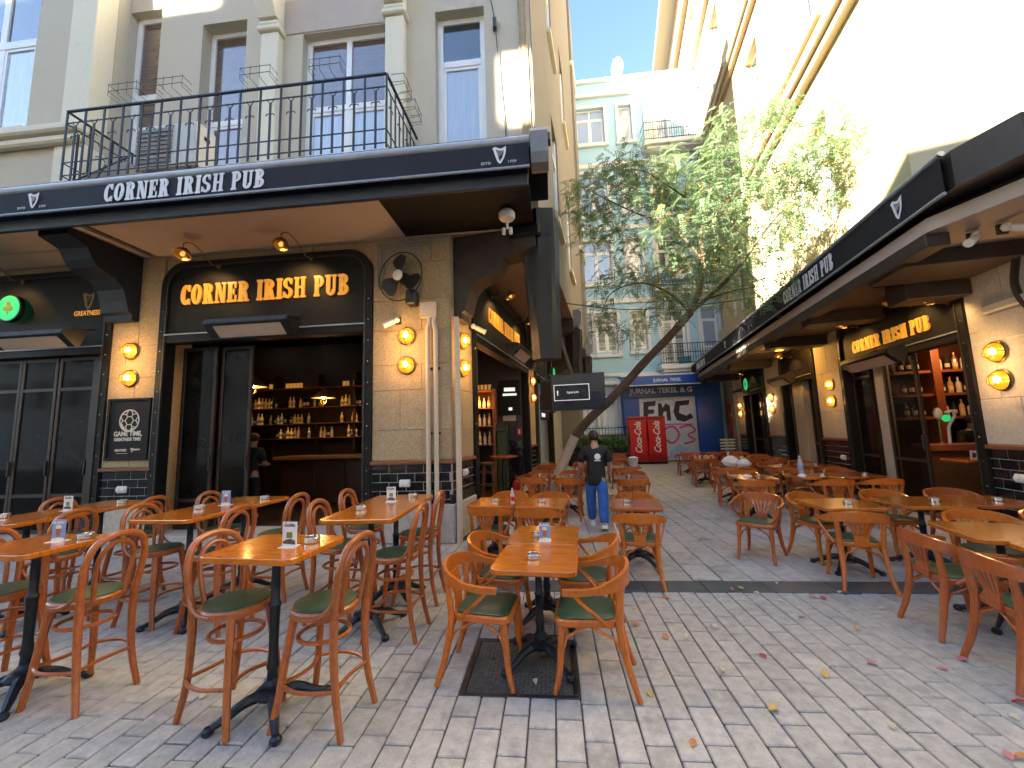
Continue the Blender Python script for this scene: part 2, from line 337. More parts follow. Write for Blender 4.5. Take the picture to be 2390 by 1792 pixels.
def text(body, s, z, size, M_, y, name, m, parent, t=.002, align='CENTER', sx=1.0, bold=0.0, shear=0.0, rot=0.0):
    c = bpy.data.curves.new('txt', 'FONT'); c.body = body; c.size = size; c.extrude = t/2; c.align_x = align; c.offset = bold; c.shear = shear; c.resolution_u = 3
    o = bpy.data.objects.new('txt', c); col.objects.link(o); bpy.context.view_layer.update()
    me = bpy.data.meshes.new_from_object(o.evaluated_get(bpy.context.evaluated_depsgraph_get()))
    bpy.data.objects.remove(o); bpy.data.curves.remove(c)
    base = wloc(parent); TM = Matrix.Translation(-base) @ M_ @ Matrix.Translation((s, y, z)) @ Matrix.Rotation(R(90), 4, 'X') @ Matrix.Rotation(rot, 4, 'Z') @ Matrix.Diagonal((sx, 1, 1, 1))
    me.transform(TM); me.materials.clear(); me.materials.append(m); me.name = name
    ob = bpy.data.objects.new(name, me); col.objects.link(ob); ob.parent = parent; return ob
def harp(s, z, h, M_, y, m, parent, name='harp_emblem', t=.003):
    k = h; mb = MB(M_)
    P = lambda pts: [(s+a*k, z+b*k) for a, b in pts]
    body = P([(-.36,.42),(-.20,.44),(-.16,.2),(-.03,-.28),(.06,-.5),(-.03,-.5),(-.14,-.36),(-.30,.16)])
    neck = P([(-.40,.36),(-.34,.47),(-.22,.50),(-.05,.40),(.12,.36),(.30,.46),(.38,.50),(.36,.34),(.22,.27),(.06,.25),(-.10,.30),(-.24,.38)])
    pil = P([(.36,.42),(.37,.30),(.33,.05),(.24,-.22),(.06,-.5),(-.03,-.42),(.13,-.2),(.22,.05),(.25,.3)])
    for i, pl in enumerate((body, neck, pil)): mb.prism(pl, y-t-.0005*i, y)
    for i in range(5):
        a = -.10+.065*i; mb.prism(P([(a,.27),(a+.018,.27),(a+.018+.015*i-.03,-.2+.08*i),(a+.015*i-.03,-.2+.08*i)]), y-t*.6, y)
    return mb.build(name, m, parent, smooth=False)
# ------------------------------------------------------------------ ground
g = MB().box(-90, 90, -70, 120, -.4, -.055).build('ground', M['ground'], loc=(0,0,0), kind='structure')
pave = MB().prism([FN(-40,-15.9), FN(40,-15.9), FN(11,4.27), FN(-.95,4.27), FN(-.95,6.4), FN(-9,6.4)], -.05, -.012, 'z').build('street_pavement', M['joint'], loc=(0,0,0), kind='structure')
alley = MB().prism([FN(-.95,4.275), FN(11,4.275), FN(11,20.5), FN(-4.,20.5)], -.05, -.012, 'z').build('alley_pavement', M['joint'], loc=(0,0,0), kind='structure')
HS0, HS1, HN0, HN1 = -.65, .10, 2.64, 3.34
def paver_mesh(name, a, b, m, h=.05, c=.006): return MB().box(-a/2, a/2, -b/2, b/2, -h, 0, c).mesh(name, m, smooth=False)
CAMF = Vector((-.25, .97))
def lay(parent, name, m, pw, pl, s0, s1, n0, n_end, ang, limit, n_start=None, gap=.007, jit=.0018):
    mesh = paver_mesh(name, pw-gap, pl-gap, m); L = []; i = 0; s = s0
    while s < s1-.01:
        c = s+pw/2; off = random.random()*pl if limit < 250 else (pl/2 if i % 2 else 0)+random.uniform(-.05,.05)
        iv = [(n_start(c) if n_start else n0, n_end(c))]
        if HS0 < c < HS1 and iv[0][0] < HN0: iv = [(n0, HN0), (HN1, n_end(c))]
        for a, b in iv:
            n = n0-off if not n_start else a-off
            while n < b:
                lo, hi = max(n, a), min(n+pl, b)
                if hi-lo > .04:
                    x, y = FN(c, (lo+hi)/2); d = Vector((x, y)); f = d.dot(CAMF); side = abs(d.x*.97+d.y*.25)
                    if f > .7 and side < f*1.55+.4: L.append((d.length, x, y, (hi-lo-gap)/(pl-gap)))
                n += pl
        s += pw; i += 1
    L.sort(); st = MB()
    for q, (d, x, y, k) in enumerate(L):
        z = random.uniform(-jit, jit); a = ang+random.uniform(-.006,.006)
        if q < limit: inst(name, mesh, parent, (x, y, z), (random.uniform(-.005,.005), random.uniform(-.005,.005), a), (random.uniform(.975,1.0), k*random.uniform(.985,1.0), 1))
        else:
            st.M = Matrix.Translation((x,y,z)) @ Matrix.Rotation(a, 4, 'Z'); st.box(-(pw-gap)/2, (pw-gap)/2, -(pl-gap)/2*k, (pl-gap)/2*k, -.05, 0, .006)
    st.M = None
    if st.v: st.build(name+'_field', m, parent, smooth=False, kind='stuff')
lay(pave, 'paver', M['paver'], .150, .290, -8.6, 6.5, .6, lambda s: 4.272 if s > -.95 else 6.2, A9, 300)
lay(alley, 'paving_slab', M['slab'], .30, .48, -4, 6.2, 4.575, lambda s: 19.8, A9, 240, lambda s: max(4.575, 4.4-(s+.6)*6.3), .006, .001)
sm = paver_mesh('kerb_slab', .595, .285, M['strip'])
for i in range(12):
    x, y = FN(-.65+.6*i, 4.43); inst('kerb_slab', sm, alley, (x, y, random.uniform(-.001,.001)), (0,0,A9))
# access hatch
hx = thing('access_hatch', 'square steel access hatch sunk in the paving under the front cafe table', 'manhole cover', (*FN(-.275,2.99), 0)); HM = Matrix.Translation((*FN(-.275,2.99),0)) @ Matrix.Rotation(A9, 4, 'Z') @ Matrix.Diagonal((1.06,.965,1,1))
mb = MB(HM)
for a in ((-.35,.35,-.36,-.325),(-.35,.35,.325,.36),(-.35,-.318,-.325,.325),(.318,.35,-.325,.325)): mb.box(*a, -.04, -.002, .004)
mb.build('frame', M['darkmetal'], hx)
M['tread'] = layer(mat('worn_tread_plate', (.30,.26,.22), .6, metal=.3, scale=25, var=.3, coord='World'), (.035,.03,.027), 2.6, .47, .56, .92)
mb = MB(HM).box(-.314, .314, -.321, .321, -.03, -.014, .002)
for i in range(24):
    for j in range(24):
        x = -.30+.026*i; y = -.305+.0262*j; t = .0075 if (i+j) % 2 else -.0075
        mb.add([(x-.008,y-t,-.014),(x+.008,y+t,-.014),(x+.005,y+t+.005,-.011),(x-.010,y-t+.005,-.011)], [(0,1,2,3)])
mb.build('tread_plate', M['tread'], hx, smooth=False)
MB(HM).lathe([(.014,-.014),(.014,-.008),(0,-.007)], (-.2,.08,0), 10).build('bolt', M['steel'], hx)
# ------------------------------------------------------------------ corner pub building (left)
pub = thing('pub_building', 'corner pub building in grey-beige render with stone piers, dark arched shopfronts and a balcony', 'building', (KX, KY, 0))
def stone_face(M_, s0, s1, z0, z1, parent, wide, m=M['stone'], y0=-.012, hs=(.46,.62,.40,.55,.5,.62,.44,.5), name='stone_block'):
    z = z0; k = 0
    while z < z1-.02:
        h = min(hs[k % len(hs)], z1-z); h = z1-z if z1-z-h < .12 else h
        cuts = [s0]; s = s0+(wide*(.45 if k % 2 else .8)) 
        while s < s1-.18: cuts.append(s); s += wide*random.uniform(.85,1.1)
        cuts.append(s1)
        for a, b in zip(cuts, cuts[1:]):
            MB(M_).box(a+.002, b-.002, y0-random.uniform(0,.004), .06, z+.002, z+h-.002, .006).build(name, m, parent, smooth=False)
        z += h; k += 1
tmesh = {}
def tiles(M_, s0, s1, z0, z1, parent, tw=.272, th=.132, y=-.016):
    MB(M_).box(s0, s1, -.006, .05, z0, z1).build('grout_bed', M['grout'], parent, smooth=False)
    z = z1; r = 0
    while z > z0+.03:
        zb = max(z0, z-th); s = s0-(tw/2 if r % 2 else 0)
        while s < s1-.01:
            a, b = max(s, s0)+.005, min(s+tw, s1)-.005
            if b-a > .03: MB(M_).box(a, b, y, .0, zb+.005, z-.005, .007).build('tile', M['tile'], parent, smooth=False)
            s += tw
        z -= th; r += 1
# piers
core = MB(); k0 = FR @ Vector((-1.262,.0,0)); k1 = FR @ Vector((0,0,0)); k2 = Vector((KX, 6.66, 0)); k3 = Vector((KX-.6, 6.66, 0)); k4 = FR @ Vector((-1.262,.6,0))
core.prism([(p.x, p.y) for p in (k0,k1,k2,k3,k4)], 0, 4.8, 'z'); core.build('pier', M['stone'], pub, smooth=False)
stone_face(FR, -1.26, 0, 1.22, 4.80, pub, 1.0); stone_face(AL, KY+.0, 6.66, 1.22, 4.80, pub, .9)
MB(FR).box(-5.9, -5.0, 0, .6, 0, 4.8).build('pier', M['stone'], pub, smooth=False); stone_face(FR, -5.9, -5.0, 1.22, 4.80, pub, .62)
MB(FR).box(-10.2, -9.3, 0, .6, 0, 4.8).build('pier', M['stone'], pub, smooth=False)
MB(FR).box(-9.3, -5.9, .10, .6, 4.4, 4.80).build('lintel', M['stone'], pub, smooth=False)
MB(FR).box(-5.0, -1.262, .10, .6, 4.4, 4.80).build('lintel', M['stone'], pub, smooth=False)
stone_face(FR, -5.0, -1.262, 4.35, 4.80, pub, .7, y0=.03, hs=(.45,)); stone_face(FR, -9.3, -5.9, 4.35, 4.80, pub, .7, y0=.03, hs=(.45,))
for (a, b) in ((-1.275,.03),(-5.92,-4.98)): MB(FR).box(a, b, -.055, .05, 1.16, 1.215, .008).build('ledge', M['ledge'], pub)
MB(AL).box(KY-.02, 6.68, -.055, .05, 1.16, 1.215, .008).build('ledge', M['ledge'], pub)
tiles(FR, -1.26, -.012, .565, 1.158, pub); tiles(FR, -5.9, -5.0, .565, 1.158, pub); tiles(AL, KY+.005, 6.66, .565, 1.158, pub)
for M_, a, b in ((FR,-1.275,.035),(FR,-5.92,-4.98),(AL,KY-.03,6.68)): MB(M_).box(a, b, -.05, .05, 0, .56, .015).build('plinth', M['base'], pub)
MB(AL).box(KY-.02, 6.68, -.022, .04, .562, .70, .003).build('skirting', M['darkmetal'], pub)
MB(FR).box(-4.98, -1.27, -.12, .55, 0, .15, .01).build('door_step', M['stone_pale'], pub)
MB(FR).box(-9.3, -5.92, -.12, .55, 0, .15, .01).build('door_step', M['stone_pale'], pub)
# arched shopfront surrounds
def rrect(s0, s1, z0, z1, r, n=8):   # open bottom arch polyline
    return [(s0,z0)]+[(s0+r-r*math.cos(R(90*i/n)), z1-r+r*math.sin(R(90*i/n))) for i in range(n+1)]+[(s1-r+r*math.sin(R(90*i/n)), z1-r+r*math.cos(R(90*i/n))) for i in range(n+1)]+[(s1,z0)]
def shopfront(M_, s0, s1, zt, zs, parent, label=None, y=-.05, zb=.15, r=.42, rivets=True):
    MB(M_).ring(rrect(s0, s1, zb, zt, r), rrect(s0+.125, s1-.125, zb, zt-.09, r-.06), y, .16).build('arch_frame', M['black'], parent, smooth=False)
    MB(M_).ring(rrect(s0+.11, s1-.11, zb, zt-.08, r-.05), rrect(s0+.135, s1-.135, zb, zt-.105, r-.07), y-.012, y+.02).build('frame_edge', M['darkmetal'], parent, smooth=False)
    MB(M_).prism(rrect(s0+.12, s1-.12, zs, zt-.09, r-.06), y+.03, y+.14).build('sign_board', M['black'], parent, smooth=False)
    MB(M_).box(s0+.12, s1-.12, y-.0, .16, zs-.16, zs-.02, .01).build('header_rail', M['black'], parent, smooth=False)
    MB(M_).box(s0+.12, s1-.12, y-.02, y+.005, zs-.035, zs-.015).build('header_trim', M['grey_tube'], parent, smooth=False)
    if rivets:
        rv = MB(M_)
        for sx_ in (s0+.06, s1-.06):
            for i in range(11): rv.lathe([(.011,0),(.009,.006),(0,.008)], (sx_, y-.002, zb+.25+.34*i), 6, rot=Matrix.Rotation(R(90),3,'X'))
        rv.build('rivets', M['steel'], parent, kind='stuff')
shopfront(FR, -5.0, -1.262, 4.66, 3.42, pub); shopfront(FR, -9.3, -5.9, 4.66, 3.30, pub)
word('CORNER IRISH PUB', -4.64, -1.66, 3.90, 4.25, FR, -.022, .022, 'lettering', M['letter_gold'], pub, each=True)
harp(-6.42, 4.10, .30, FR, -.021, M['brass'], pub); text('GREATNESS', -6.42, 3.84, .12, FR, -.024, 'lettering', M['letter_gold'], pub, sx=.8, bold=.003)
# glazed folding doors
def door_leaf(M_, s0, s1, z0, z1, y, parent, rails=(), glass=M['darkglass']):
    f = MB(M_); t = .055
    f.box(s0, s0+t, y, y+.05, z0, z1, .005); f.box(s1-t, s1, y, y+.05, z0, z1, .005)
    for zz in (z0, *rails, z1-t): f.box(s0+t+.001, s1-t-.001, y+.004, y+.046, zz, zz+t)
    d = f.build('door', M['bar_dark'], parent, smooth=False)
    MB(M_).box(s0+t+.001, s1-t-.001, y+.02, y+.028, z0+t, z1-t).build('pane', glass, d, smooth=False)
    MB(M_).box(s1-t*.8, s1-t*.3, y-.03, y, z0+.95, z0+1.2, .006).build('handle', M['darkmetal'], d)
for a in (-9.17, -8.45, -7.73): door_leaf(FR, a, a+.71, .16, 3.13, .08, pub, rails=(.75, 2.55))
door_leaf(FR, -6.99, -6.28, .16, 3.13, .08, pub, rails=(.75, 2.55))
MB(FR).box(-6.27, -6.03, .05, .13, .16, 3.13, .008).build('mullion', M['bar_dark'], pub, smooth=False)
door_leaf(FR, -4.86, -4.22, .16, 3.24, .30, pub, rails=(.6,)); door_leaf(FR, -4.20, -3.62, .16, 3.24, .38, pub, rails=(.6,))
# interior
inn = MB(); I = [(-10.1,.62),(-.62,.62)]
inn.M = FR
inn.quad((-10.2,4.9,.0),(.72,4.9,.0),(.72,4.9,4.4),(-10.2,4.9,4.4)); inn.quad((-10.2,.6,0),(-10.2,4.9,0),(-10.2,4.9,4.4),(-10.2,.6,4.4))
inn.build('interior_wall', M['bar_dark'], pub, smooth=False)
MB(FR).prism([(-10.2,.3),(-.35,.3),(-.27,.95),(.72,4.9),(-10.2,4.9)], .0, .14, 'z').build('interior_floor', M['bar_dark'], pub, smooth=False)
MB(FR).prism([(-10.2,.62),(-.35,.62),(-.27,.95),(.72,4.9),(-10.2,4.9)], 4.3, 4.4, 'z').build('interior_ceiling', M['black'], pub, smooth=False)
# upper storeys
up = MB(); pts = [FR @ Vector((-14,0,0)), FR @ Vector((1.44,0,0)), Vector((-1.15, 18.2, 0)), Vector((-14, 15.4, 0))]
def wall_with_holes(M_, s0, s1, z0, z1, holes, y0, y1, m, name, parent):
    ss = sorted({s0, s1, *[h[0] for h in holes], *[h[1] for h in holes]}); zz = sorted({z0, z1, *[h[2] for h in holes], *[h[3] for h in holes]})
    ss = [a for a in ss if s0 <= a <= s1]; zz = [a for a in zz if z0 <= a <= z1]; mb = MB(M_); V = {}; F = []; verts = []
    def vid(i, j, k):
        if (i,j,k) not in V: V[i,j,k] = len(verts); verts.append((ss[i], (y0,y1)[k], zz[j]))
        return V[i,j,k]
    def solid(i, j):
        if i < 0 or j < 0 or i >= len(ss)-1 or j >= len(zz)-1: return False
        c = ((ss[i]+ss[i+1])/2, (zz[j]+zz[j+1])/2)
        return not any(h[0] < c[0] < h[1] and h[2] < c[1] < h[3] for h in holes)
    for i in range(len(ss)-1):
        for j in range(len(zz)-1):
            if not solid(i, j): continue
            for k in (0,1): F.append((vid(i,j,k),vid(i+1,j,k),vid(i+1,j+1,k),vid(i,j+1,k)))
            for (di, dj, e) in ((-1,0,((i,j),(i,j+1))),(1,0,((i+1,j),(i+1,j+1))),(0,-1,((i,j),(i+1,j))),(0,1,((i,j+1),(i+1,j+1)))):
                if not solid(i+di, j+dj): (a, b), (c, d) = e; F.append((vid(a,b,0),vid(c,d,0),vid(c,d,1),vid(a,b,1)))
    mb.add(verts, F); return mb.build(name, m, parent, smooth=False)
holes = [(-.20,.66,5.0,8.90),(-2.62,-1.03,5.0,8.80),(-4.60,-3.72,5.3,9.28),(-6.12,-5.46,5.3,9.75)]
hi = [(s0, s1, z0+4.6*k, z1+4.6*k) for k in (1,2,3) for (s0,s1,z0,z1) in holes[:3]]
wall_with_holes(FR, -6.425, 1.44, 4.805, 21.5, holes+[(a,b,c+.6,d) for a,b,c,d in hi], 0, .30, M['plaster'], 'upper_wall', pub)
rf_ = MB().prism([(p.x,p.y) for p in (FR@Vector((-15.9,-.18,0)), FR@Vector((1.40,.02,0)), Vector((-1.2,18.1,0)), Vector((-1.6,18.15,0)), Vector((-1.6,19.7,0)), Vector((-18,17.6,0)))], 21.2, 21.46, 'z'); rf_.build('roof', M['ground'], pub, smooth=False)
MB().prism([(-1.62,18.22),(-1.62,19.75),(-6,19.0),(-6,18.22)], 0, 21.48, 'z').build('added_shade_wing', M['plaster_brown'], pub, smooth=False)  # unseen block added behind the pub so its shadow falls on the blue house
MB(FR).box(-16, -6.14, -.49, .05, 4.79, 4.86).build('bay_floor', M['soffit'], pub, smooth=False)
wall_with_holes(FR, -16, -6.13, 4.8, 21.5, [(-9.0,-7.33,6.98,11.2)], -.5, -.2, M['plaster'], 'bay', pub); MB(FR).box(-6.43, -6.132, -.195, .3, 4.82, 21.2).build('bay_return', M['plaster'], pub, smooth=False)
MB(FR).box(-6.63, -6.127, -.53, -.2, 7.0, 21.2, .01).build('pilaster', M['cream'], pub)
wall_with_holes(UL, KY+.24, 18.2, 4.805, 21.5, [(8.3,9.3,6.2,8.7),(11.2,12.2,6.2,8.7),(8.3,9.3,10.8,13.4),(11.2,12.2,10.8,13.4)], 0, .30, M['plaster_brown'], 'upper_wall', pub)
for y0, y1, z0 in ((8.3,9.3,6.2),(11.2,12.2,6.2),(8.3,9.3,10.8),(11.2,12.2,10.8)):
    mb = MB(UL)
    for a in ((y0,y0+.09,z0,z0+2.6),(y1-.09,y1,z0,z0+2.6),(y0+.09,y1-.09,z0,z0+.09),(y0+.09,y1-.09,z0+1.7,z0+1.8)): mb.box(a[0],a[1],.04,.10,a[2],min(a[3],z0+2.49))
    wn = mb.build('window', M['pvc'], pub, smooth=False); MB(UL).box(y0+.05, y1-.05, .075, .08, z0+.05, z0+2.45).build('pane', M['glass_pale'], wn, smooth=False)
    MB(UL).box(y0-.08, y1+.08, -.10, .02, z0-.12, z0-.01, .01).build('sill', M['cream'], wn)
MB(UL).box(16.7, 18.3, -.10, .02, 4.9, 21.6).build('pilaster', M['plaster_brown'], pub, smooth=False)
for z in (9.2, 18.0): MB(UL).box(16.6, 18.4, -.17, .02, z, z+.22, .04).build('cornice', M['cream'], pub)
MB().quad((KX-3.2,6.66,4.0),(KX-3.2,15.4,4.0),(-1.05,15.4,4.0),(-1.05,6.66,4.0))
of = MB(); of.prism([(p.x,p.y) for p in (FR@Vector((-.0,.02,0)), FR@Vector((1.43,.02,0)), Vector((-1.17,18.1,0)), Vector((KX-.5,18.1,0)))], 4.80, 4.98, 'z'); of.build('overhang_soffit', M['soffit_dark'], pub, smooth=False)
# windows of the front
def window(M_, s0, s1, z0, z1, y, parent, cols=1, trans=None, glass=M['glass'], t=.075, sash=True, top=None, m=M['pvc']):
    mb = MB(M_); mb.box(s0,s0+t,y,y+.07,z0,z1,.006); mb.box(s1-t,s1,y,y+.07,z0,z1,.006); mb.box(s0+t,s1-t,y+.002,y+.068,z1-t,z1,.006); mb.box(s0+t,s1-t,y+.002,y+.068,z0,z0+t,.006)
    cw = (s1-s0)/cols
    for i in range(1, cols): mb.box(s0+cw*i-t*.55, s0+cw*i+t*.55, y+.004, y+.066, z0+t, z1-t, .006)
    if trans: mb.box(s0+t, s1-t, y-.004, y+.064, trans, trans+t*1.25, .006)
    if sash:
        for i in range(cols):
            a, b = s0+cw*i+(t if i == 0 else t*.55), s0+cw*(i+1)-(t if i == cols-1 else t*.55); zt = trans if trans else z1-t; q = .05
            for bx in ((a,a+q,z0+t,zt),(b-q,b,z0+t,zt),(a+q,b-q,zt-q,zt),(a+q,b-q,z0+t,z0+t+q)): mb.box(bx[0],bx[1],y+.012,y+.06,bx[2],bx[3])
    wn = mb.build('window', m, parent, smooth=False)
    for i in range(cols):
        a, b = s0+cw*i+.03, s0+cw*(i+1)-.03
        if trans:
            MB(M_).box(a, b, y+.035, y+.04, z0+.03, trans+.02).build('pane', glass, wn, smooth=False); MB(M_).box(a, b, y+.035, y+.04, trans+.05, z1-.03).build('pane', top or glass, wn, smooth=False)
        else: MB(M_).box(a, b, y+.035, y+.04, z0+.03, z1-.03).build('pane', glass, wn, smooth=False)
    return wn
GB, GC, GP = M['glass'], M['glass_curtain'], M['glass_pale']
window(FR, -.20, .66, 5.0, 8.90, .16, pub, 1, 7.95, GP, .10, top=GB)
window(FR, -2.62, -1.03, 5.0, 8.80, .14, pub, 2, 7.35, GP, .09, top=GC)
window(FR, -4.60, -3.72, 5.3, 9.28, .20, pub, 1, 7.35, GC, .09, top=GC)
window(FR, -6.12, -5.46, 5.3, 9.75, .14, pub, 1, 8.0, GC, .10, top=GC)
for a, b, c, d in hi: window(FR, a, b, c+.6, d, .16, pub, 1 if b-a < 1 else 2, d-1.0, GP, .09, top=GB)
window(FR, -9.0, -7.33, 6.98, 11.2, -.42, pub, 2, 8.80, GP, .12, top=GB)
for a in (-3.31,-1.03): MB(FR).box(a, a+.32, -.16, .05, 4.85, 8.75, .012).build('pilaster', M['cream'], pub)
for a in (-3.36,-1.08):
    c_ = MB(FR); c_.box(a, a+.42, -.22, .04, 8.76, 8.86, .02); c_.box(a+.03, a+.39, -.20, .04, 8.87, 8.96, .02)
    c_.prism([(-.24,8.97),(-.38,9.25),(-.5,9.6),(-.5,9.9),(.03,9.9),(.03,8.97)], a+.04, a+.38, 'x'); c_.build('capital', M['cream'], pub)
MB(FR).box(-2.98, -1.04, -.02, .03, 8.82, 9.5, .01).build('spandrel', M['soffit'], pub)
MB(FR).prism([(-9.8,6.98),(-9.8,7.08)], 0, 0) if False else None
mb = MB(FR); mb.box(-12, -6.06, -.72, -.50, 6.80, 6.95, .03); mb.box(-12, -6.10, -.64, -.50, 6.66, 6.795, .03); mb.box(-9.1,-7.2,-.66,-.5,6.952,7.03,.02); mb.build('string_course', M['cream'], pub)
MB(FR).box(-6.68, -6.12, -.54, -.2, 4.83, 6.655, .01).build('pilaster_base', M['cream'], pub)
# balcony
bal = thing('balcony', 'iron railed balcony over the front awning with curled bars on the grey corner building', 'balcony', FR @ Vector((-3,-.6,5.1)))
B0, B1, BD = -5.42, -.52, -1.27
MB(FR).box(-12, -.6, -1.36, -1.085, 4.802, 4.86).build('underside', M['black'], bal, smooth=False); MB(FR).box(B0+.25, B1-.18, -1.08, -.005, 4.81, 5.42, .02).build('slab', M['soffit'], bal)
rl = MB(FR); P3 = [(B0,-.02),(B0,BD),(B1,BD),(B1,-.02)]
for z, h in ((6.52,.035),(6.33,.02),(5.70,.02),(5.5,.02)):
    for (a, b) in zip(P3, P3[1:]): rl.strip([(a[0],a[1],z),(b[0],b[1],z)], h*.6, .035 if h > .03 else .014)
rl.build('rail', M['navyblack'], bal, smooth=False)
br = MB(FR).box(-.011,.011,-.011,.011,5.43,6.50)
def bar_mesh(curl):
    m_ = MB()
    if curl:
        m_.strip([(0,0,5.43),(0,0,6.28)], .012, .03, up=(0,1,0))
        for sg in (-1,1):
            m_.tube([(0,0,6.27),(sg*.035,0,6.30),(sg*.05,0,6.35)], .006, 5); m_.tube([(0,0,6.10),(sg*.04,0,6.115),(sg*.062,0,6.10),(sg*.06,0,6.08)], .007, 5)
    else: m_.box(-.013,.013,-.008,.008,5.43,6.51)
    return m_.mesh('baluster', M['navyblack'])
bm0, bm1 = bar_mesh(0), bar_mesh(1); bb = wloc(bal); NBAR = 32
for i in range(NBAR+1):
    s = B0+(B1-B0)*i/NBAR; p = FR @ Vector((s, BD, 0)); inst('baluster', bm1 if i % 2 else bm0, bal, (p.x-bb.x, p.y-bb.y, -bb.z), (0,0,A9))
for sx_ in (B0, B1):
    for i in range(1, 8):
        p = FR @ Vector((sx_, BD+.155*i, 0)); inst('baluster', bm1 if i % 2 else bm0, bal, (p.x-bb.x, p.y-bb.y, -bb.z), (0,0,A9+R(90)))
fb = MB(FR)
for s in (-4.3,-3.6,-2.3,-1.3):
    for z in (6.56,6.66): fb.tube([(s-.22,BD-.05,z),(s-.22,BD-.2,z),(s+.22,BD-.2,z),(s+.22,BD-.05,z)], .005, 4)
    for d in (-.22,-.07,.07,.22): fb.tube([(s+d,BD-.0,6.50),(s+d,BD-.2,6.50),(s+d,BD-.2,6.68)], .004, 4)
for y in (-1.0,-.55):
    for z in (6.5,6.62): fb.tube([(B1+.02,y-.15,z),(B1+.2,y-.15,z),(B1+.2,y+.15,z),(B1+.02,y+.15,z)], .005, 4)
    for d in (-.15,0,.15): fb.tube([(B1,y+d,6.45),(B1+.2,y+d,6.46),(B1+.2,y+d,6.64)], .004, 4)
fb.build('flower_box_basket', M['navyblack'], bal, kind='stuff')
ac = thing('air_conditioner', 'white air conditioner outdoor unit behind the balcony railing', 'air conditioner', FR @ Vector((-4.05,-.85,5.68)))
for s in (-4.4,-3.7): MB(FR).box(s-.03,s+.03,-1.0,-.7,5.425,5.675,.01).build('foot', M['darkmetal'], ac)
MB(FR).box(-4.55,-3.55,-1.02,-.68,5.68,6.38,.02).build('housing', M['plastic_white'], ac)
gr = MB(FR).box(-4.52,-3.95,-1.028,-1.024,5.73,6.31)
for i in range(8): gr.box(-4.52,-3.95,-1.045,-1.029,5.75+.07*i,5.77+.07*i)
for i in range(4): gr.box(-4.50+.17*i,-4.49+.17*i,-1.05,-1.046,5.74,6.30)
gr.build('grille', mat('grey_louvre', (.30,.28,.26), .5, scale=8), ac, smooth=False)
MB(FR).box(-3.90,-3.58,-1.026,-1.021,5.72,6.32,.002).build('panel', M['white'], ac, smooth=False)
MB(FR).box(-3.547,-3.543,-.90,-.80,6.15,6.21).build('vent', M['black'], ac, smooth=False)
ch = thing('folding_chair', 'folded pale chair leaning at the left end of the balcony', 'chair', FR @ Vector((-5.1,-.8,5.43)))
MB(FR).strip([(-5.2,-1.0,5.45),(-4.95,-.6,5.95)], .4, .03).build('seat', M['grey_wall'], ch, smooth=False)
f_ = MB(FR)
for d in (-.2,.2): f_.tube([(-5.3+d*.3,-1.0+d,5.43),(-4.75+d*.3,-.7+d,6.0)], .012, 6); f_.tube([(-4.8+d*.3,-1.05+d,5.43),(-5.2+d*.3,-.65+d,5.95)], .012, 6)
f_.build('frame', M['darkmetal'], ch)
# brackets under the overhang: side profile (y toward street, z)
def bracket(M_, s0, s1, depth, zt, zb, parent, m):
    P = [(0,zb),(-.14,zb),(-.14,zb+.10),(-.20,zb+.13),(-.24,zb+.30),(-.30,zb+.48),(-.42,zb+.60),(-.58,zb+.66),(-.70,zb+.70),(-.78,zb+.80),(-.86,zb+.95),(-depth+.12,zb+1.0),(-depth,zb+1.04),(-depth,zt),(0,zt)]
    return MB(M_).prism([(a,b) for a, b in P], s0, s1, 'x').build('bracket', m, parent, smooth=False)
bracket(FR, -5.92, -5.42, 1.12, 4.80, 3.66, pub, M['navyblack'])
bracket(AL, KY+.12, KY+.52, 1.38, 4.79, 3.42, pub, M['brownpaint'])
for y in (11.45, 15.9): bracket(AL, y, y+.4, 1.38, 4.79, 3.42, pub, M['brownpaint'])
# front awning
aw = thing('awning', 'long black front awning lettered CORNER IRISH PUB in white over the left pub', 'awning', FR @ Vector((-3,-1.5,4.7)))
AY = -1.5
MB(FR).box(-12, 1.66, -1.42, -1.30, 5.18, 5.30, .01).build('cover_board', M['navyblack'], aw, smooth=False)
MB(FR).box(-12, 1.62, -1.30, -.02, 5.23, 5.29, .01).build('cover_roof', M['black'], aw, smooth=False)
MB(FR).box(-12, 1.36, -1.36, -1.12, 4.80, 5.17, .03).build('cassette', M['black'], aw, smooth=False)
MB(FR).tube([(-12,AY,5.14),(1.40,AY,5.14)], .062, 12).build('roller_tube', M['grey_tube'], aw)
v = MB(FR); n = 120
for i in range(n):
    a, b = -12+13.39*i/n, -12+13.39*(i+1)/n
    f = lambda s: AY-.045+.006*math.sin(s*3.1)+.004*math.sin(s*7.7+1)
    v.quad((a,f(a)*.02+(AY-.045)*.98,5.08),(b,f(b)*.02+(AY-.045)*.98,5.08),(b,f(b),4.79),(a,f(a),4.79))
v.build('valance', M['fabric'], aw)
MB(FR).tube([(-12,AY-.045,4.775),(1.39,AY-.045,4.775)], .018, 8).build('hem_bar', M['grey_tube'], aw)
MB(FR).box(-12, 1.36, -1.44, -1.40, 4.60, 4.76, .01).build('front_beam', M['navyblack'], aw, smooth=False)
MB(FR).prism([(-1.66,5.14),(-1.60,5.22),(-1.30,5.24),(-1.24,5.16),(-1.26,4.86),(-1.40,4.80),(-1.56,4.80),(-1.62,4.9)], 1.41, 1.62, 'x').build('end_cap', M['grey_metal'], aw, smooth=False)
word('CORNER IRISH PUB', -4.32, -2.02, 4.82, 5.075, FR, AY-.054, .003, 'lettering', M['letter_white'], aw, shear=.04)
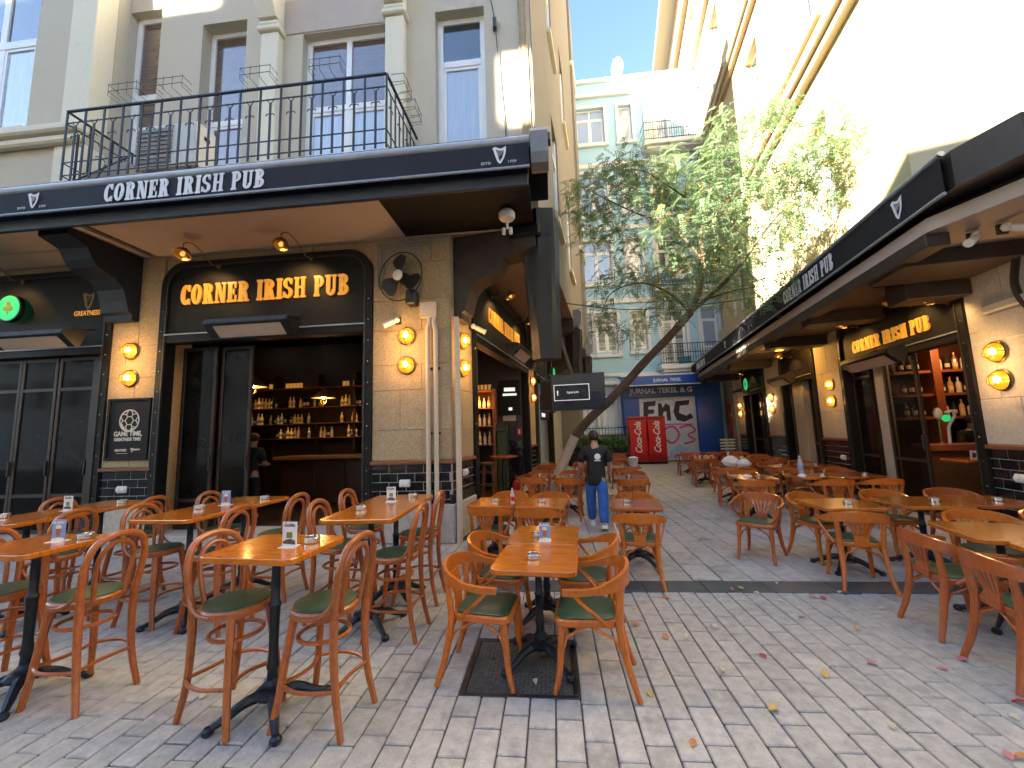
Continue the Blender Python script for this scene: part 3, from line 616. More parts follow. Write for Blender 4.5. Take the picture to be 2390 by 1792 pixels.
for s in (-5.40, 1.03): harp(s, 4.945, .22, FR, AY-.055, M['letter_white'], aw); text('ESTD', s-.17, 4.835, .045, FR, AY-.056, 'lettering', M['letter_white'], aw, sx=1.2); text('1759', s+.15, 4.835, .045, FR, AY-.056, 'lettering', M['letter_white'], aw, sx=1.2)
MB(FR).box(-.9,1.36,-1.1,-.02,4.815,4.86).build('underside', M['black'], aw, smooth=False)
MB(FR).box(-12,-5.3,-1.1,-.02,4.812,4.86).build('underside', M['soffit'], aw, smooth=False)
# ------------------------------------------------------------------ alley shopfronts of the left pub
shopfront(AL, 6.68, 11.3, 4.60, 3.42, pub)
word('CORNER IRISH PUB', 7.62, 10.3, 3.84, 4.16, AL, -.022, .022, 'lettering', M['letter_gold'], pub, each=True)
MB(AL).box(11.3, 12.2, 0, .5, 0, 4.8).build('pier', M['stone'], pub, smooth=False); stone_face(AL, 11.3, 12.2, 1.22, 4.8, pub, .9)
MB(AL).box(11.3, 12.2, -.05, .05, 1.16, 1.21, .006).build('ledge', M['ledge'], pub); tiles(AL, 11.3, 12.2, .3, 1.158, pub)
shopfront(AL, 12.2, 15.6, 4.60, 3.42, pub, rivets=False)
MB(AL).box(12.32, 15.5, .5, .6, .0, 4.4).build('inner_wall', M['bar_dark'], pub, smooth=False)
MB(AL).box(15.6, 18.1, -.02, .5, 0, 4.8).build('pier', M['stone_pale'], pub, smooth=False)
MB(AL).box(11.3, 18.1, .02, .5, 4.4, 4.8).build('lintel', M['stone'], pub, smooth=False); MB(AL).box(6.66, 11.3, .1, .5, 4.3, 4.8).build('lintel', M['stone'], pub, smooth=False)
MB(AL).box(6.66, 11.3, -.1, .5, 0, .14, .01).build('door_step', M['stone_pale'], pub)
# alley awnings; an added gathered shape stands in for their dark underside
def alley_awning(y0, y1, label, cap=True, xo=0.0, wk=1.0, zt=4.62, ln=1.5):
    a = thing('awning', label, 'awning', (-1.0, y0, 4.6), group='awnings along the left alley wall')
    MB().box(-1.5, -.98, y0+.06, y1, 4.62, 4.795, .03).build('cassette', M['black'], a, smooth=False)
    if cap: MB().prism([(-1.25,4.60),(-1.29,4.95),(-1.2,5.1),(-.92,5.12),(-.84,5.02),(-.86,4.75),(-.98,4.6)], y0-.16, y0+.05, 'y').build('end_cap', M['grey_metal'], a, smooth=False)
    d = MB(); m_, n_ = 26, 20
    vs = []; fs = []
    for j in range(m_+1):
        t = j/m_; z = zt-ln*t; wd = .52*wk*(1-.30*t**1.3); xc = -1.16+xo-.0*t-.0*t*t; yc = y0+.30+.25*t
        for i in range(n_):
            an = 2*math.pi*i/n_; rr = 1+.10*math.sin(an*7+t*2)+.05*math.sin(an*3+t*9)
            vs.append((xc+wd/2*rr*math.cos(an), yc+.16*rr*math.sin(an), z))
    for j in range(m_):
        for i in range(n_): fs.append((j*n_+i, j*n_+(i+1) % n_, (j+1)*n_+(i+1) % n_, (j+1)*n_+i))
    fs.append(tuple(range(m_*n_, m_*n_+n_))); d.add(vs, fs); d.build('underside_mass', M['fabric_dark'], a)
alley_awning(5.75, 6.9, 'nearest black alley awning with a long underside mass, at the corner of the left pub', False, .12, 1.15, 5.08, 2.35)
alley_awning(11.8, 12.8, 'middle black alley awning with a grey end cap, above the screen')
alley_awning(16.6, 17.6, 'farthest small black alley awning with a grey end cap before the blue house')
# ------------------------------------------------------------------ right building
rb = thing('stucco_building', 'tall cream stucco building on the right with tan cornices above the second pub front', 'building', (5, 9, 0))
def Y_(a, b): return (-b, -a)
for a, b in ((4.2,7.2),(10.7,11.9),(14.2,15.6),(18.1,19.1)):
    s0, s1 = Y_(a, b); MB(RW).box(s0, s1, 0, .6, 0, 4.2).build('pier', M['stone_pale'], rb, smooth=False)
    stone_face(RW, s0, s1, 1.22, 4.15, rb, .75, m=M['stone_pale'], hs=(.62,.95,.8,.6))
    MB(RW).box(s0-.01, s1+.01, -.05, .05, 1.16, 1.215, .008).build('ledge', M['ledge'], rb)
    tiles(RW, s0, s1, .26, 1.158, rb); MB(RW).box(s0-.01, s1+.01, -.03, .05, 0, .255, .006).build('skirting', M['darkmetal'], rb)
MB(RW).box(-6.9, -5.2, -.06, .03, 3.0, 3.12, .02).build('cornice', M['stone_pale'], rb); MB(RW).box(-7.05,-5.2,-.035,.03,2.6,2.985,.02).build('frieze', M['stone_pale'], rb)
shopfront(RW, -10.7, -7.2, 3.70, 2.90, rb, zb=.05, r=.4)
word('CORNER IRISH PUB', -10.08, -7.86, 3.03, 3.28, RW, -.022, .022, 'lettering', M['letter_gold'], rb, each=True)
shopfront(RW, -14.2, -11.9, 3.70, 2.90, rb, zb=.05, r=.4); shopfront(RW, -18.1, -15.6, 3.70, 2.90, rb, zb=.05, r=.4, rivets=False)
MB(RW).box(-19.6, -4.2, .12, .6, 3.45, 4.2).build('lintel', M['stone_pale'], rb, smooth=False)
door_leaf(RW, -9.4, -8.5, .12, 2.85, .06, rb, rails=(.85,), glass=M['pubglass']); door_leaf(RW, -10.55, -9.75, .12, 2.85, .10, rb, rails=(.85, 2.5))
MB(RW).box(-9.72,-9.44,.08,.2,.05,2.88,.01).build('mullion', M['stone_pale'], rb, smooth=False)
MB(RW).box(-13.6,-12.95,.05,.3,.05,3.4,.01).build('column', M['stone_pale'], rb, smooth=False)
for a, b in ((11.98,12.9),(13.62,14.1),(15.75,16.8),(16.85,17.95)): door_leaf(RW, -b, -a, .1, 2.85, .2, rb, rails=(1.0,))
MB(RW).box(-19.5, -10.7, 1.2, 1.3, 0, 3.6).build('inner_wall', M['bar_dark'], rb, smooth=False)
mb = MB(); mb.quad((5.05,9.82,0),(10,9.82,0),(10,9.82,3.6),(5.05,9.82,3.6)); mb.quad((9,5,0),(9,9.8,0),(9,9.8,3.6),(9,5,3.6)); mb.quad((5.6,6.3,0),(9,6.3,0),(9,6.3,3.6),(5.6,6.3,3.6)); mb.build('interior_wall', M['bar_dark'], rb, smooth=False)
MB().box(5.1, 9, 6.3, 9.8, 0, .06).build('interior_floor', M['bar_dark'], rb, smooth=False); MB().box(5.6, 9, 6.3, 9.8, 3.5, 3.6).build('interior_ceiling', M['bar_dark'], rb, smooth=False)
# upper floors
Z1 = 27.3
rw_h = []
for yy, ww in ((10.0,1.35),(13.2,1.2),(16.7,1.25),(20.2,1.2)):
    for z0, z1 in ((6.1,8.75),(11.15,14.0),(16.3,19.3),(21.2,23.6)): rw_h.append((-yy-ww, -yy, z0, z1))
wall_with_holes(RW, -30, -7.803, 4.2, Z1, rw_h, 0, .32, M['rwall'], 'upper_wall', rb)
for k, (a, b, c, d) in enumerate(rw_h):
    window(RW, a, b, c, d, .20, rb, 2, d-.85, GB if k % 3 else GP, .08, sash=False, m=M['pvc'])
    MB(RW).box(a-.16, a-.01, -.05, .02, c-.1, d+.1, .01).build('window_jamb', M['white'], rb, smooth=False)
for z, pr, h in ((9.75,.16,.22),(9.98,.26,.30),(14.85,.15,.22),(15.08,.24,.3),(20.3,.2,.35),(24.2,.28,.5)): MB(RW).box(-30, -7.86, -pr, .02, z, z+h, .03).build('cornice', M['rband'], rb)
MB(RW).box(-13.4, -9.6, -.10, .02, 10.75, 10.98, .02).build('sill_band', M['rband'], rb); MB(RW).box(-21.6, -16.4, -.10, .02, 15.95, 16.15, .02).build('sill_band', M['rband'], rb)
MB(RW).box(-30, -7.6, -1.0, 4, Z1, Z1+.35, .05).build('eaves', M['grey_wall'], rb)
RF = frame(5.0, 7.8, A9*.0)      # sun-lit street front, set back over the pub
wall_with_holes(RF, .002, 14, 4.2, Z1, [(4.5,6,6.5,9),(4.5,6,11.2,14)], 0, .32, M['rwall'], 'front_wall', rb)
MB().box(5.33, 19, 8.13, 30, Z1-.5, Z1-.02).build('roof', M['ground'], rb, smooth=False)
MB(RW).box(-14.2,-9.2,-.55,-.0,4.62,4.72,.02).build('parapet', M['rband'], rb); MB(RW).box(-30,-19.6,0,.3,0,4.2).build('rear_wall', M['grey_wall'], rb, smooth=False)
# canopy over the right pub
cp = thing('canopy', 'dark canopy over the right pub with a chamfered pale slab edge and brown beams', 'canopy', (4.3, 9, 3.75))
sl = [(3.62,19.8),(3.62,5.55),(4.05,4.78),(9,4.62),(9,7.75),(4.98,7.75),(4.98,19.8)]
MB().prism(sl, 3.76, 3.92, 'z').build('slab', M['soffit'], cp, smooth=False)
MB().prism([(3.70,19.7),(3.70,5.6),(4.1,4.88),(9,4.72),(9,7.7),(5.02,7.75),(5.02,19.7)], 3.925, 4.38, 'z').build('roof_deck', M['black'], cp, smooth=False)
MB().prism([(3.56,5.0),(3.78,4.52),(9,4.2),(9,7.7),(5.2,7.75),(3.56,7.75)], 4.0, 4.40, 'z').build('roof_sheeting', M['fabric_dark'], cp, smooth=False)
MB().prism([(4.25,4.62),(4.5,4.42),(9,4.3),(9,4.75),(4.3,4.8)], 3.93, 4.14, 'z').build('edge_beam', M['grey_wall'], cp, smooth=False)
for i, (y0, y1, x0, z0) in enumerate(((6.15,6.95,3.72,3.56),(7.0,7.45,4.2,3.34),(8.9,9.3,3.75,3.5),(11.1,11.5,3.75,3.45),(14.7,15.1,3.75,3.45),(18.4,18.8,3.75,3.45))):
    MB().box(x0, 4.97, y0, y1, z0, 3.755, .008).build('beam', M['brownpaint'], cp, smooth=False)
MB().box(3.62, 3.86, 5.6, 19.7, 3.60, 3.752, .008).build('edge_beam', M['brownpaint'], cp, smooth=False)
MB().strip(spline([(4.96,6.25,3.72),(4.96,6.34,3.45),(4.96,6.38,3.25),(4.96,6.33,3.05),(4.96,6.22,2.85),(4.96,6.15,2.6)],5), .05, .06, up=(1,0,0)).build('curved_trim', M['brownpaint'], cp)
for y0, y1 in ((6.96,6.99),(7.46,8.89),(9.31,11.09),(13.2,14.69),(16.6,18.39)): MB().box(3.87, 4.96, y0, y1, 3.69, 3.757).build('ceiling_panel', M['brownpaint'], cp, smooth=False)
ra = thing('awning', 'long black awning with white CORNER IRISH PUB print along the right pub', 'awning', (3.5, 12, 4.1))
RY = frame(3.5, 0, R(-90))
MB(RY).tube([(-20.3,0,4.40),(-5.06,0,4.40)], .03, 8).build('hem_bar', M['grey_tube'], ra); MB(RY).tube([(-20.3,0,3.97),(-5.06,0,3.97)], .02, 8).build('hem_bar', M['grey_tube'], ra)
v = MB(RY)
for i in range(100):
    a, b = -20.3+15.24*i/100, -20.3+15.24*(i+1)/100; f = lambda s: .008*math.sin(s*2.3)+.004*math.sin(s*6.1)
    v.quad((a,0,4.385),(b,0,4.385),(b,f(b),3.985),(a,f(a),3.985))
v.build('valance', M['fabric'], ra)
MB(RY).box(-20.3,-5.1,.05,.20,4.30,4.43,.03).build('cassette', M['black'], ra, smooth=False)
MB(RY).box(-20.3,-7.5,.02,1.45,4.39,4.44,.01).build('cover', M['black'], ra, smooth=False)
word('CORNER IRISH PUB', -9.3, -7.3, 4.04, 4.31, RY, -.012, .003, 'lettering', M['letter_white'], ra)
word('CORNER IRISH PUB', -19.0, -17.2, 4.04, 4.31, RY, -.012, .003, 'lettering', M['letter_white'], ra)
for s in (-5.75,-14.1): harp(s, 4.18, .26, RY, -.012, M['letter_white'], ra)
MB(RY).lathe([(.03,0),(.03,.03),(0,.031)], (-5.05,0,4.40), 10, rot=Matrix.Rotation(R(90),3,'Y')).build('tube_end', M['steel'], ra)
# ------------------------------------------------------------------ blue house across the end of the alley
bh = thing('blue_house', 'pale blue house with white framed windows closing the far end of the alley', 'building', BL @ Vector((4.5,0,0)))
bw = [(1.2,3.42,16.75,18.72),(4.2,4.86,16.75,18.7),(5.62,6.6,16.1,18.62),(1.2,3.35,9.05,11.2),(4.2,4.88,9.15,11.2),(5.62,6.7,8.4,11.1),(1.2,3.38,12.75,14.95),(4.2,4.88,12.8,14.95),(5.62,6.7,12.25,14.9),(2.4,3.45,5.4,7.4),(1.2,2.2,5.4,7.4),(4.2,4.88,5.5,7.4),(5.6,6.75,4.6,7.4),(2.55,3.25,1.6,3.75),(1.1,2.2,1.6,3.75),(7.5,8.3,5.4,7.4),(7.5,8.3,9.1,11.2),(7.5,8.3,12.75,14.9),(7.6,8.4,16.7,18.7)]
wall_with_holes(BL, -4, 12, 0, 20.25, bw, 0, .3, M['blue'], 'wall', bh)
MB(BL).box(-4, 12, .31, 9, 19.9, 20.1).build('roof', M['ground'], bh, smooth=False)
for z0, z1, p in ((19.32,19.55,.16),(20.2,20.42,.12),(15.25,15.5,.10),(11.75,11.98,.10),(7.85,8.1,.1),(4.15,4.3,.08)): MB(BL).box(-4, 12, -p, .02, z0, z1, .02).build('cornice', M['white'], bh, smooth=False)
for i, (a, b, c, d) in enumerate(bw):
    wdt = b-a; cols = 3 if wdt > 1.8 else (2 if wdt > .9 else 1)
    gl = GP if i < 5 else (mat('glass_over_striped_blind', (.5,.52,.5), .1, c2=(.06,.10,.10), scale=4, coord='World', stretch=(.01,.01,2.2), detail=1, spec=.8) if 9 <= i <= 12 else (GB if i in (5,8) else GP))
    wn = window(BL, a, b, c, d, .12, bh, cols, d-.62, gl, .07)
    fr_ = MB(BL); q = .16
    fr_.box(a-q, a-.005, -.06, .02, c-.1, d+q, .01); fr_.box(b+.005, b+q, -.06, .02, c-.1, d+q, .01); fr_.box(a-.003, b+.003, -.062, .02, d+.01, d+q, .01)
    fr_.build('surround', M['white'], wn, smooth=False)
    if d-c < 2.3: MB(BL).box(a-.2, b+.2, -.13, .02, c-.28, c-.11, .02).build('sill', M['white'], wn, smooth=False)
def far_balcony(z, label, s0=5.25, s1=8.6, d=.75):
    b_ = thing('balcony', label, 'balcony', BL @ Vector((6.5,-.4,z)))
    MB(BL).box(s0, s1, -d, -.003, z-.28, z-.06, .03).build('slab', M['white'], b_, smooth=False); MB(BL).box(s0+.15, s1-.15, -d+.15, -.003, z-.42, z-.285, .02).build('moulding', M['white'], b_, smooth=False)
    r_ = MB(BL)
    for zz in (z+.02, z+.5, z+.92): r_.tube([(s0+.03,-.02,zz),(s0+.03,-d+.04,zz),(s1-.03,-d+.04,zz)], .018, 5)
    for i in range(30): s = s0+.03+(s1-s0-.06)*i/29; r_.box(s-.009, s+.009, -d+.032, -d+.048, z-.05, z+.92)
    for i in range(12):
        s = s0+.2+.28*i
        for k in range(2): r_.tube([(s+.07*math.cos(R(60*j)), -d+.03, z+.25+.28*k+.09*math.sin(R(60*j))) for j in range(6)], .007, 4, closed=True)
    r_.build('railing', M['black'], b_, smooth=False); return b_
far_balcony(16.12, 'top balcony with black iron railing on the blue house'); far_balcony(12.2, 'second balcony from the top on the blue house, behind the tree crown')
far_balcony(8.42, 'balcony with red and blue banner on the blue house'); far_balcony(4.6, 'lowest balcony of the blue house, above the blue shop')
bn = thing('banner', 'red white and blue banner hung on the third balcony of the blue house', 'banner', BL @ Vector((6.2,-.8,8.5)))
MB(BL).box(5.4, 7.0, -.80, -.78, 8.45, 9.3).build('cloth', M['white'], bn, smooth=False)
MB(BL).box(5.5, 6.9, -.806, -.80, 8.47, 8.66).build('blue_band', M['store_blue'], bn, smooth=False)
mb = MB(BL); mb.prism([(5.65,9.0),(6.9,9.12),(6.95,9.24),(5.75,9.2)], -.806, -.80, 'y'); mb.prism([(6.0,8.85),(6.35,8.9),(6.3,9.05),(5.95,9.0)], -.808, -.80, 'y'); mb.build('red_print', M['fridge_red'], bn, smooth=False)
MB(BL).prism([(5.42,8.75),(5.75,8.7),(5.95,8.95),(5.65,9.1)], -.807, -.80, 'y').build('blue_print', M['store_blue'], bn, smooth=False)
t_ = thing('crate', 'turquoise plastic crate on the lowest balcony of the blue house', 'crate', BL @ Vector((6.4,-.4,4.54)))
TQ = mat('turquoise_plastic', (.03,.25,.33), .5); MB(BL).box(6.2,6.7,-.6,-.25,4.54,4.86,.02).build('box', TQ, t_); MB(BL).box(6.18,6.72,-.62,-.23,4.865,4.90,.008).build('rim', TQ, t_)
ds = thing('satellite_dish', 'white satellite dish on the roof edge of the blue house', 'satellite dish', BL @ Vector((4.3,.3,20.4)))
rt = Matrix.Rotation(R(-30),3,'Z') @ Matrix.Rotation(R(-68),3,'X') @ Matrix.Rotation(R(35),3,'Y')
MB(BL).lathe([(0,-.10),(.2,-.085),(.38,-.03),(.5,.04),(.48,.05),(.36,-.01),(.18,-.06),(0,-.075)], (4.3,.1,21.05), 20, rot=rt).build('dish', M['white'], ds)
MB(BL).tube([(4.4,.3,20.4),(4.4,.28,20.8),(4.32,.15,21.0)], .03, 6).build('mast', M['steel'], ds); MB(BL).tube([(4.3,.1,20.7),(4.05,-.45,21.0),(4.0,-.5,21.12)], .014, 5).build('arm', M['steel'], ds)
# ------------------------------------------------------------------ blue off-licence kiosk
SW = mat('cold_white_print', (.66,.74,.84), .6); ks = thing('shop', 'bright blue shop lettered JURNAL TEKEL with a graffiti covered roller shutter', 'shop', BL @ Vector((5.5,-.5,0)))
NS = -.52
for s0, s1, z0, z1 in ((3.42,4.15,0,3.02),(6.78,7.9,0,3.02),(3.42,7.9,3.025,3.74)): MB(BL).box(s0, s1, NS, -.02, z0, z1, .01).build('panel', M['store_blue'], ks, smooth=False)
sh = MB(BL)
for i in range(34): sh.box(4.16, 6.77, NS+.10, NS+.14, .05+.0875*i, .132+.0875*i, .012)
shutter = sh.build('shutter', mat('pale_shutter_slats', (.58,.66,.74), .6, scale=2, var=.1, coord='World'), ks, smooth=False)
PK, BK = mat('pink_spray_paint', (.62,.09,.22), .7, coord='World'), mat('black_spray_paint', (.03,.03,.035), .6, coord='World')
def blob(poly, m, y, name='graffiti'): MB(BL).prism(poly, y-.001, y+.0005).build(name, m, shutter, smooth=False)
GY = NS+.098
g0 = 4.3
blob([(4.25,1.9),(4.2,2.9),(4.9,2.95),(5.0,2.6),(5.35,2.92),(5.6,2.85),(5.9,2.95),(6.6,2.9),(6.72,2.4),(6.3,1.75),(5.6,1.8),(5.2,1.72),(4.7,1.75)], SW, GY)
for k, pl in enumerate(([(4.32,2.0),(4.38,2.82),(4.95,2.86),(4.92,2.62),(4.6,2.6),(4.58,2.46),(4.86,2.44),(4.82,2.25),(4.56,2.24),(4.54,2.1),(4.9,2.12),(4.86,1.9)],
    [(5.0,1.84),(5.05,2.72),(5.2,2.74),(5.24,2.5),(5.4,2.72),(5.58,2.6),(5.6,1.9),(5.42,1.9),(5.4,2.35),(5.26,2.3),(5.2,1.86)],
    [(5.72,2.3),(5.86,2.8),(6.5,2.84),(6.46,2.62),(6.04,2.58),(5.98,2.25),(6.3,2.1),(6.5,2.22),(6.62,2.0),(6.2,1.82),(5.86,1.9)])): blob(pl, BK, GY-.001-.0005*k)
def stroke(pts, wd, m, y):
    mb = MB(BL); mb.strip([(p[0],y,p[1]) for p in spline([(a,b,0) for a,b in pts], 5)] if False else [(q.x,y,q.y) for q in spline([(a,b,0) for a,b in pts], 5)], .0015, wd, up=(0,1,0)); mb.build('graffiti', m, shutter, smooth=False)
stroke([(4.35,1.0),(4.6,1.5),(5.0,1.4),(4.9,1.0),(4.55,.9),(4.4,1.2)], .09, PK, GY-.003)
stroke([(5.1,.9),(5.3,1.5),(5.7,1.6),(5.9,1.2),(5.6,.85),(5.3,1.0)], .09, PK, GY-.0034)
stroke([(5.95,1.55),(6.4,1.65),(6.65,1.4),(6.3,1.2),(6.6,.95),(6.1,.8)], .09, PK, GY-.0038)
stroke([(4.3,1.62),(5.0,1.68),(5.6,1.72),(6.6,1.7)], .05, PK, GY-.0042)
blob([(5.3,.15),(6.0,.2),(6.3,.6),(5.9,.75),(5.5,.55)], mat('pale_blue_spray', (.35,.55,.72), .7), GY-.0046)
mb = MB(BL); mb.box(3.2, 6.75, -1.35, NS-.01, 3.95, 4.02, .01); mb.build('awning_top', M['white'], ks, smooth=False)
MB(BL).box(3.2, 6.75, -1.36, -1.33, 3.55, 3.95, .004).build('awning_valance', M['store_blue'], ks, smooth=False); MB(BL).box(3.19, 6.76, -1.37, -1.335, 3.50, 3.545, .004).build('awning_bar', M['white'], ks, smooth=False)
text('JURNAL TEKEL', 5.3, 3.67, .19, BL, -1.364, 'lettering', SW, ks, bold=.004); text('JURNAL TEKEL & G', 5.2, 3.22, .34, BL, NS-.003, 'lettering', SW, ks, bold=.012)
# fridges
fr0 = None
for i, s in enumerate((3.38, 4.19)):
    t_ = thing('drinks_fridge', ('left' if i == 0 else 'right')+' of two red Coca-Cola fridges standing before the graffiti shutter', 'fridge', BL @ Vector((s+.4,-1.35,0)), 'red drinks fridges')
    MB(BL).box(s, s+.795, -1.66, -1.0, .10, 2.1, .02).build('body', M['fridge_red'], t_)
    d = MB(BL).box(s+.02, s+.775, -1.69, -1.662, .42, 1.93, .01).build('door', M['fridge_red'], t_)
    MB(BL).box(s+.06, s+.735, -1.668, -1.661, 1.965, 2.06).build('header', mat('dark_red_plastic', (.14,.01,.012), .4), t_, smooth=False)
    gm = MB(BL)
    for k in range(5): gm.box(s+.05, s+.745, -1.668, -1.661, .14+.05*k, .165+.05*k)
    gm.build('vent_grille', mat('deep_red_plastic', (.2,.006,.008), .4), t_, smooth=False)
    MB(BL).box(s+.03, s+.06, -1.72, -1.69, .9, 1.5, .006).build('handle', M['fridge_red'], t_); MB(BL).box(s+.02, s+.775, -1.64, -1.02, 0, .095).build('base', M['black'], t_, smooth=False)
    text('Coca-Cola', s+.52, 1.17, .40, BL, -1.693, 'lettering', M['letter_white'], d, shear=.35, rot=R(90), sx=.80, bold=.008)
# hedge and fence at the end of the left side
hg = thing('hedge', 'low clipped green hedge in front of the blue house', 'hedge', (-.2, 18.4, 0))
M['leaf_h'] = mat('hedge_leaves', (.05,.13,.022), .6, c2=(.02,.06,.012), scale=8, coord='World')
mb = MB()
for i in range(2600):
    x, y, z = random.uniform(-2.2,.35), random.uniform(18.0,18.7), random.uniform(.55,1.28)
    a = Vector((random.gauss(0,1),random.gauss(0,1),random.gauss(0,1))).normalized(); b = a.orthogonal(); p = Vector((x,y,z)); l = .055
    mb.quad(p-a*l, p+b*l*.6, p+a*l, p-b*l*.6)
mb.build('foliage', M['leaf_h'], hg, smooth=False, kind='stuff'); MB().box(-2.2,.35,18.05,18.65,0,.8,.05).build('planter', M['black'], hg)
fn_ = thing('fence', 'thin black metal railing standing behind the hedge', 'fence', (-.8, 19.0, 0))
for i in range(22): MB().box(-2.4+.14*i, -2.38+.14*i, 18.99, 19.01, 0, 1.75).build('post', M['black'], fn_, smooth=False)
MB().box(-2.45,.65,18.985,19.015,1.62,1.66).build('rail', M['black'], fn_, smooth=False)
# house across the street behind the viewer (shades the street)
for nm, x0, x1, H in (('plain rendered house across the street, the lower of two',-55,20.0,19.2),('tall plain rendered house across the street, behind the viewer to the left',20.05,75,22.6)):
    oh = thing('opposite_house', nm, 'building', (4 if H < 20 else -30, -19, 0)); OF = frame(*FN(0,-16), A9+math.pi)
    wall_with_holes(OF, x0, x1, 0, H, [(x0+2+3*i, x0+3.4+3*i, 4.6+3.4*k, 6.8+3.4*k) for i in range(int((x1-x0-4)/3)) for k in range(4 if H < 20 else 6)], 0, .3, M['white'], 'wall', oh)
    MB(OF).box(x0,x1,.31,.4,0,H-.2).build('interior_wall', M['black'], oh, smooth=False); MB(OF).box(x0,x1,.4,2.5,H-.8,H-.3).build('roof', M['grey_wall'], oh, smooth=False)
# ------------------------------------------------------------------ cafe armchair (front faces +Y)
def make_armchair(wm, label):
    t = thing('cafe_armchair', label, 'chair')
    def rr(wf, wb, d0, d1, r=.06, n=5):
        C = [(wb/2,d0),(wf/2,d1),(-wf/2,d1),(-wb/2,d0)]; out = []
        for i, p in enumerate(C):
            p = Vector((*p,0)); a = (Vector((*C[i-1],0))-p).normalized(); b = (Vector((*C[(i+1) % 4],0))-p).normalized(); q = r*(1.6 if i in (1,2) else 1.2)
            for k in range(n+1): u = k/n; out.append(tuple(((p+a*q)*(1-u)**2+p*2*u*(1-u)+(p+b*q)*u*u)[:2]))
        return out
    S = rr(.43,.36,-.19,.21); n = len(S)
    mb = MB(); sc_ = lambda k: [(x*k, .01+(y-.01)*k) for x, y in S]
    o0, o1, o2 = sc_(.97), sc_(1.0), sc_(.95); V = []
    for ring, z in ((o0,.392),(o1,.398),(o1,.425),(o2,.434)): V += [(x,y,z) for x, y in ring]
    mb.add(V, [(r_*n+i, r_*n+(i+1) % n, (r_+1)*n+(i+1) % n, (r_+1)*n+i) for r_ in range(3) for i in range(n)]+[tuple(range(n)), tuple(range(3*n,4*n))])
    mb.build('seat_frame', wm, t)
    mb = MB(); V = []
    for k, z in ((.90,.432),(.91,.440),(.84,.449),(.6,.455),(.25,.457)): V += [(x,y,z) for x, y in sc_(k)]
    mb.add(V, [(r_*n+i, r_*n+(i+1) % n, (r_+1)*n+(i+1) % n, (r_+1)*n+i) for r_ in range(4) for i in range(n)]+[tuple(range(4*n,5*n))]); mb.build('seat_pad', M['pad'], t)
    for s in (-1,1):
        P = spline([(s*.165,.155,.42),(s*.172,.17,.28),(s*.178,.185,.12),(s*.192,.215,0)], 4)
        MB().tube(P, [.025-.008*i/(len(P)-1) for i in range(len(P))], 8).build('leg', wm, t)
        P = spline([(s*.205,-.285,0),(s*.178,-.235,.16),(s*.168,-.195,.36),(s*.172,-.195,.48),(s*.185,-.215,.64)], 4)
        MB().tube(P, [.017+.007*min(1,i/6) if i < 14 else .021 for i in range(len(P))], 8, sx=1.0).build('leg', wm, t)
        MB().tube(spline([(s*.262,.075,.615),(s*.258,.03,.56),(s*.225,-.06,.475),(s*.197,-.13,.405)], 5), .0125, 7).build('arm_support', wm, t)
    # horseshoe rail: low arms in front, tall crest behind
    P = spline([(.255,.14,.615),(.268,.02,.625),(.262,-.10,.645),(.215,-.20,.672),(.12,-.252,.685),(0,-.268,.688),(-.12,-.252,.685),(-.215,-.20,.672),(-.262,-.10,.645),(-.268,.02,.625),(-.255,.14,.615)], 5); m = len(P)
    W = []; T = []
    for i in range(m):
        u = abs(i/(m-1)-.5)*2; W.append(.036+.068*max(0,1-u/.62)**.55 if u < .62 else .036); T.append(.022 if u < .6 else .030)
    MB().strip(P, W, T).build('arm_rail', wm, t, ang=50)
    # fanned splat with open slots
    mb = MB(); mb.prism([(-.050,.405),(.050,.405),(.058,.47),(.063,.50),(-.063,.50),(-.058,.47)], -.208, -.194)
    for i in range(5):
        b0 = -.063+.0252*i; t0 = -.125+.05*i; y0, y1 = -.200, -.240
        V = []
        for (f, wd) in ((0,.0225),(.35,.022),(.7,.028),(1,.042)):
            x = b0+.0126+(t0+.025-b0-.0126)*f**1.2; z = .50+.145*f; y = y0+(y1-y0)*f
            V += [(x-wd/2,y-.006,z),(x+wd/2,y-.006,z),(x+wd/2,y+.006,z),(x-wd/2,y+.006,z)]
        mb.add(V, [(r_*4+k, r_*4+(k+1) % 4, (r_+1)*4+(k+1) % 4, (r_+1)*4+k) for r_ in range(3) for k in range(4)]+[(0,3,2,1),(12,13,14,15)])
    mb.build('splat', wm, t, smooth=False)
    for a, b, mid in (((-.165,.17,.24),(.165,.17,.24),(0,.175,.398)),((.172,.16,.25),(.172,-.2,.25),(.17,0,.395)),((-.172,.16,.25),(-.172,-.2,.25),(-.17,0,.395)),((-.16,-.2,.25),(.16,-.2,.25),(0,-.19,.395))):
        a, b, c = Vector(a), Vector(b), Vector(mid); q = a.lerp(c,.42); q.z = c.z-.05; q2 = b.lerp(c,.42); q2.z = c.z-.05
        MB().tube(spline([a, a.lerp(q,.5)+Vector((0,0,.03)), q, c, q2, b.lerp(q2,.5)+Vector((0,0,.03)), b], 3), .009, 6).build('brace', wm, t)
    return t
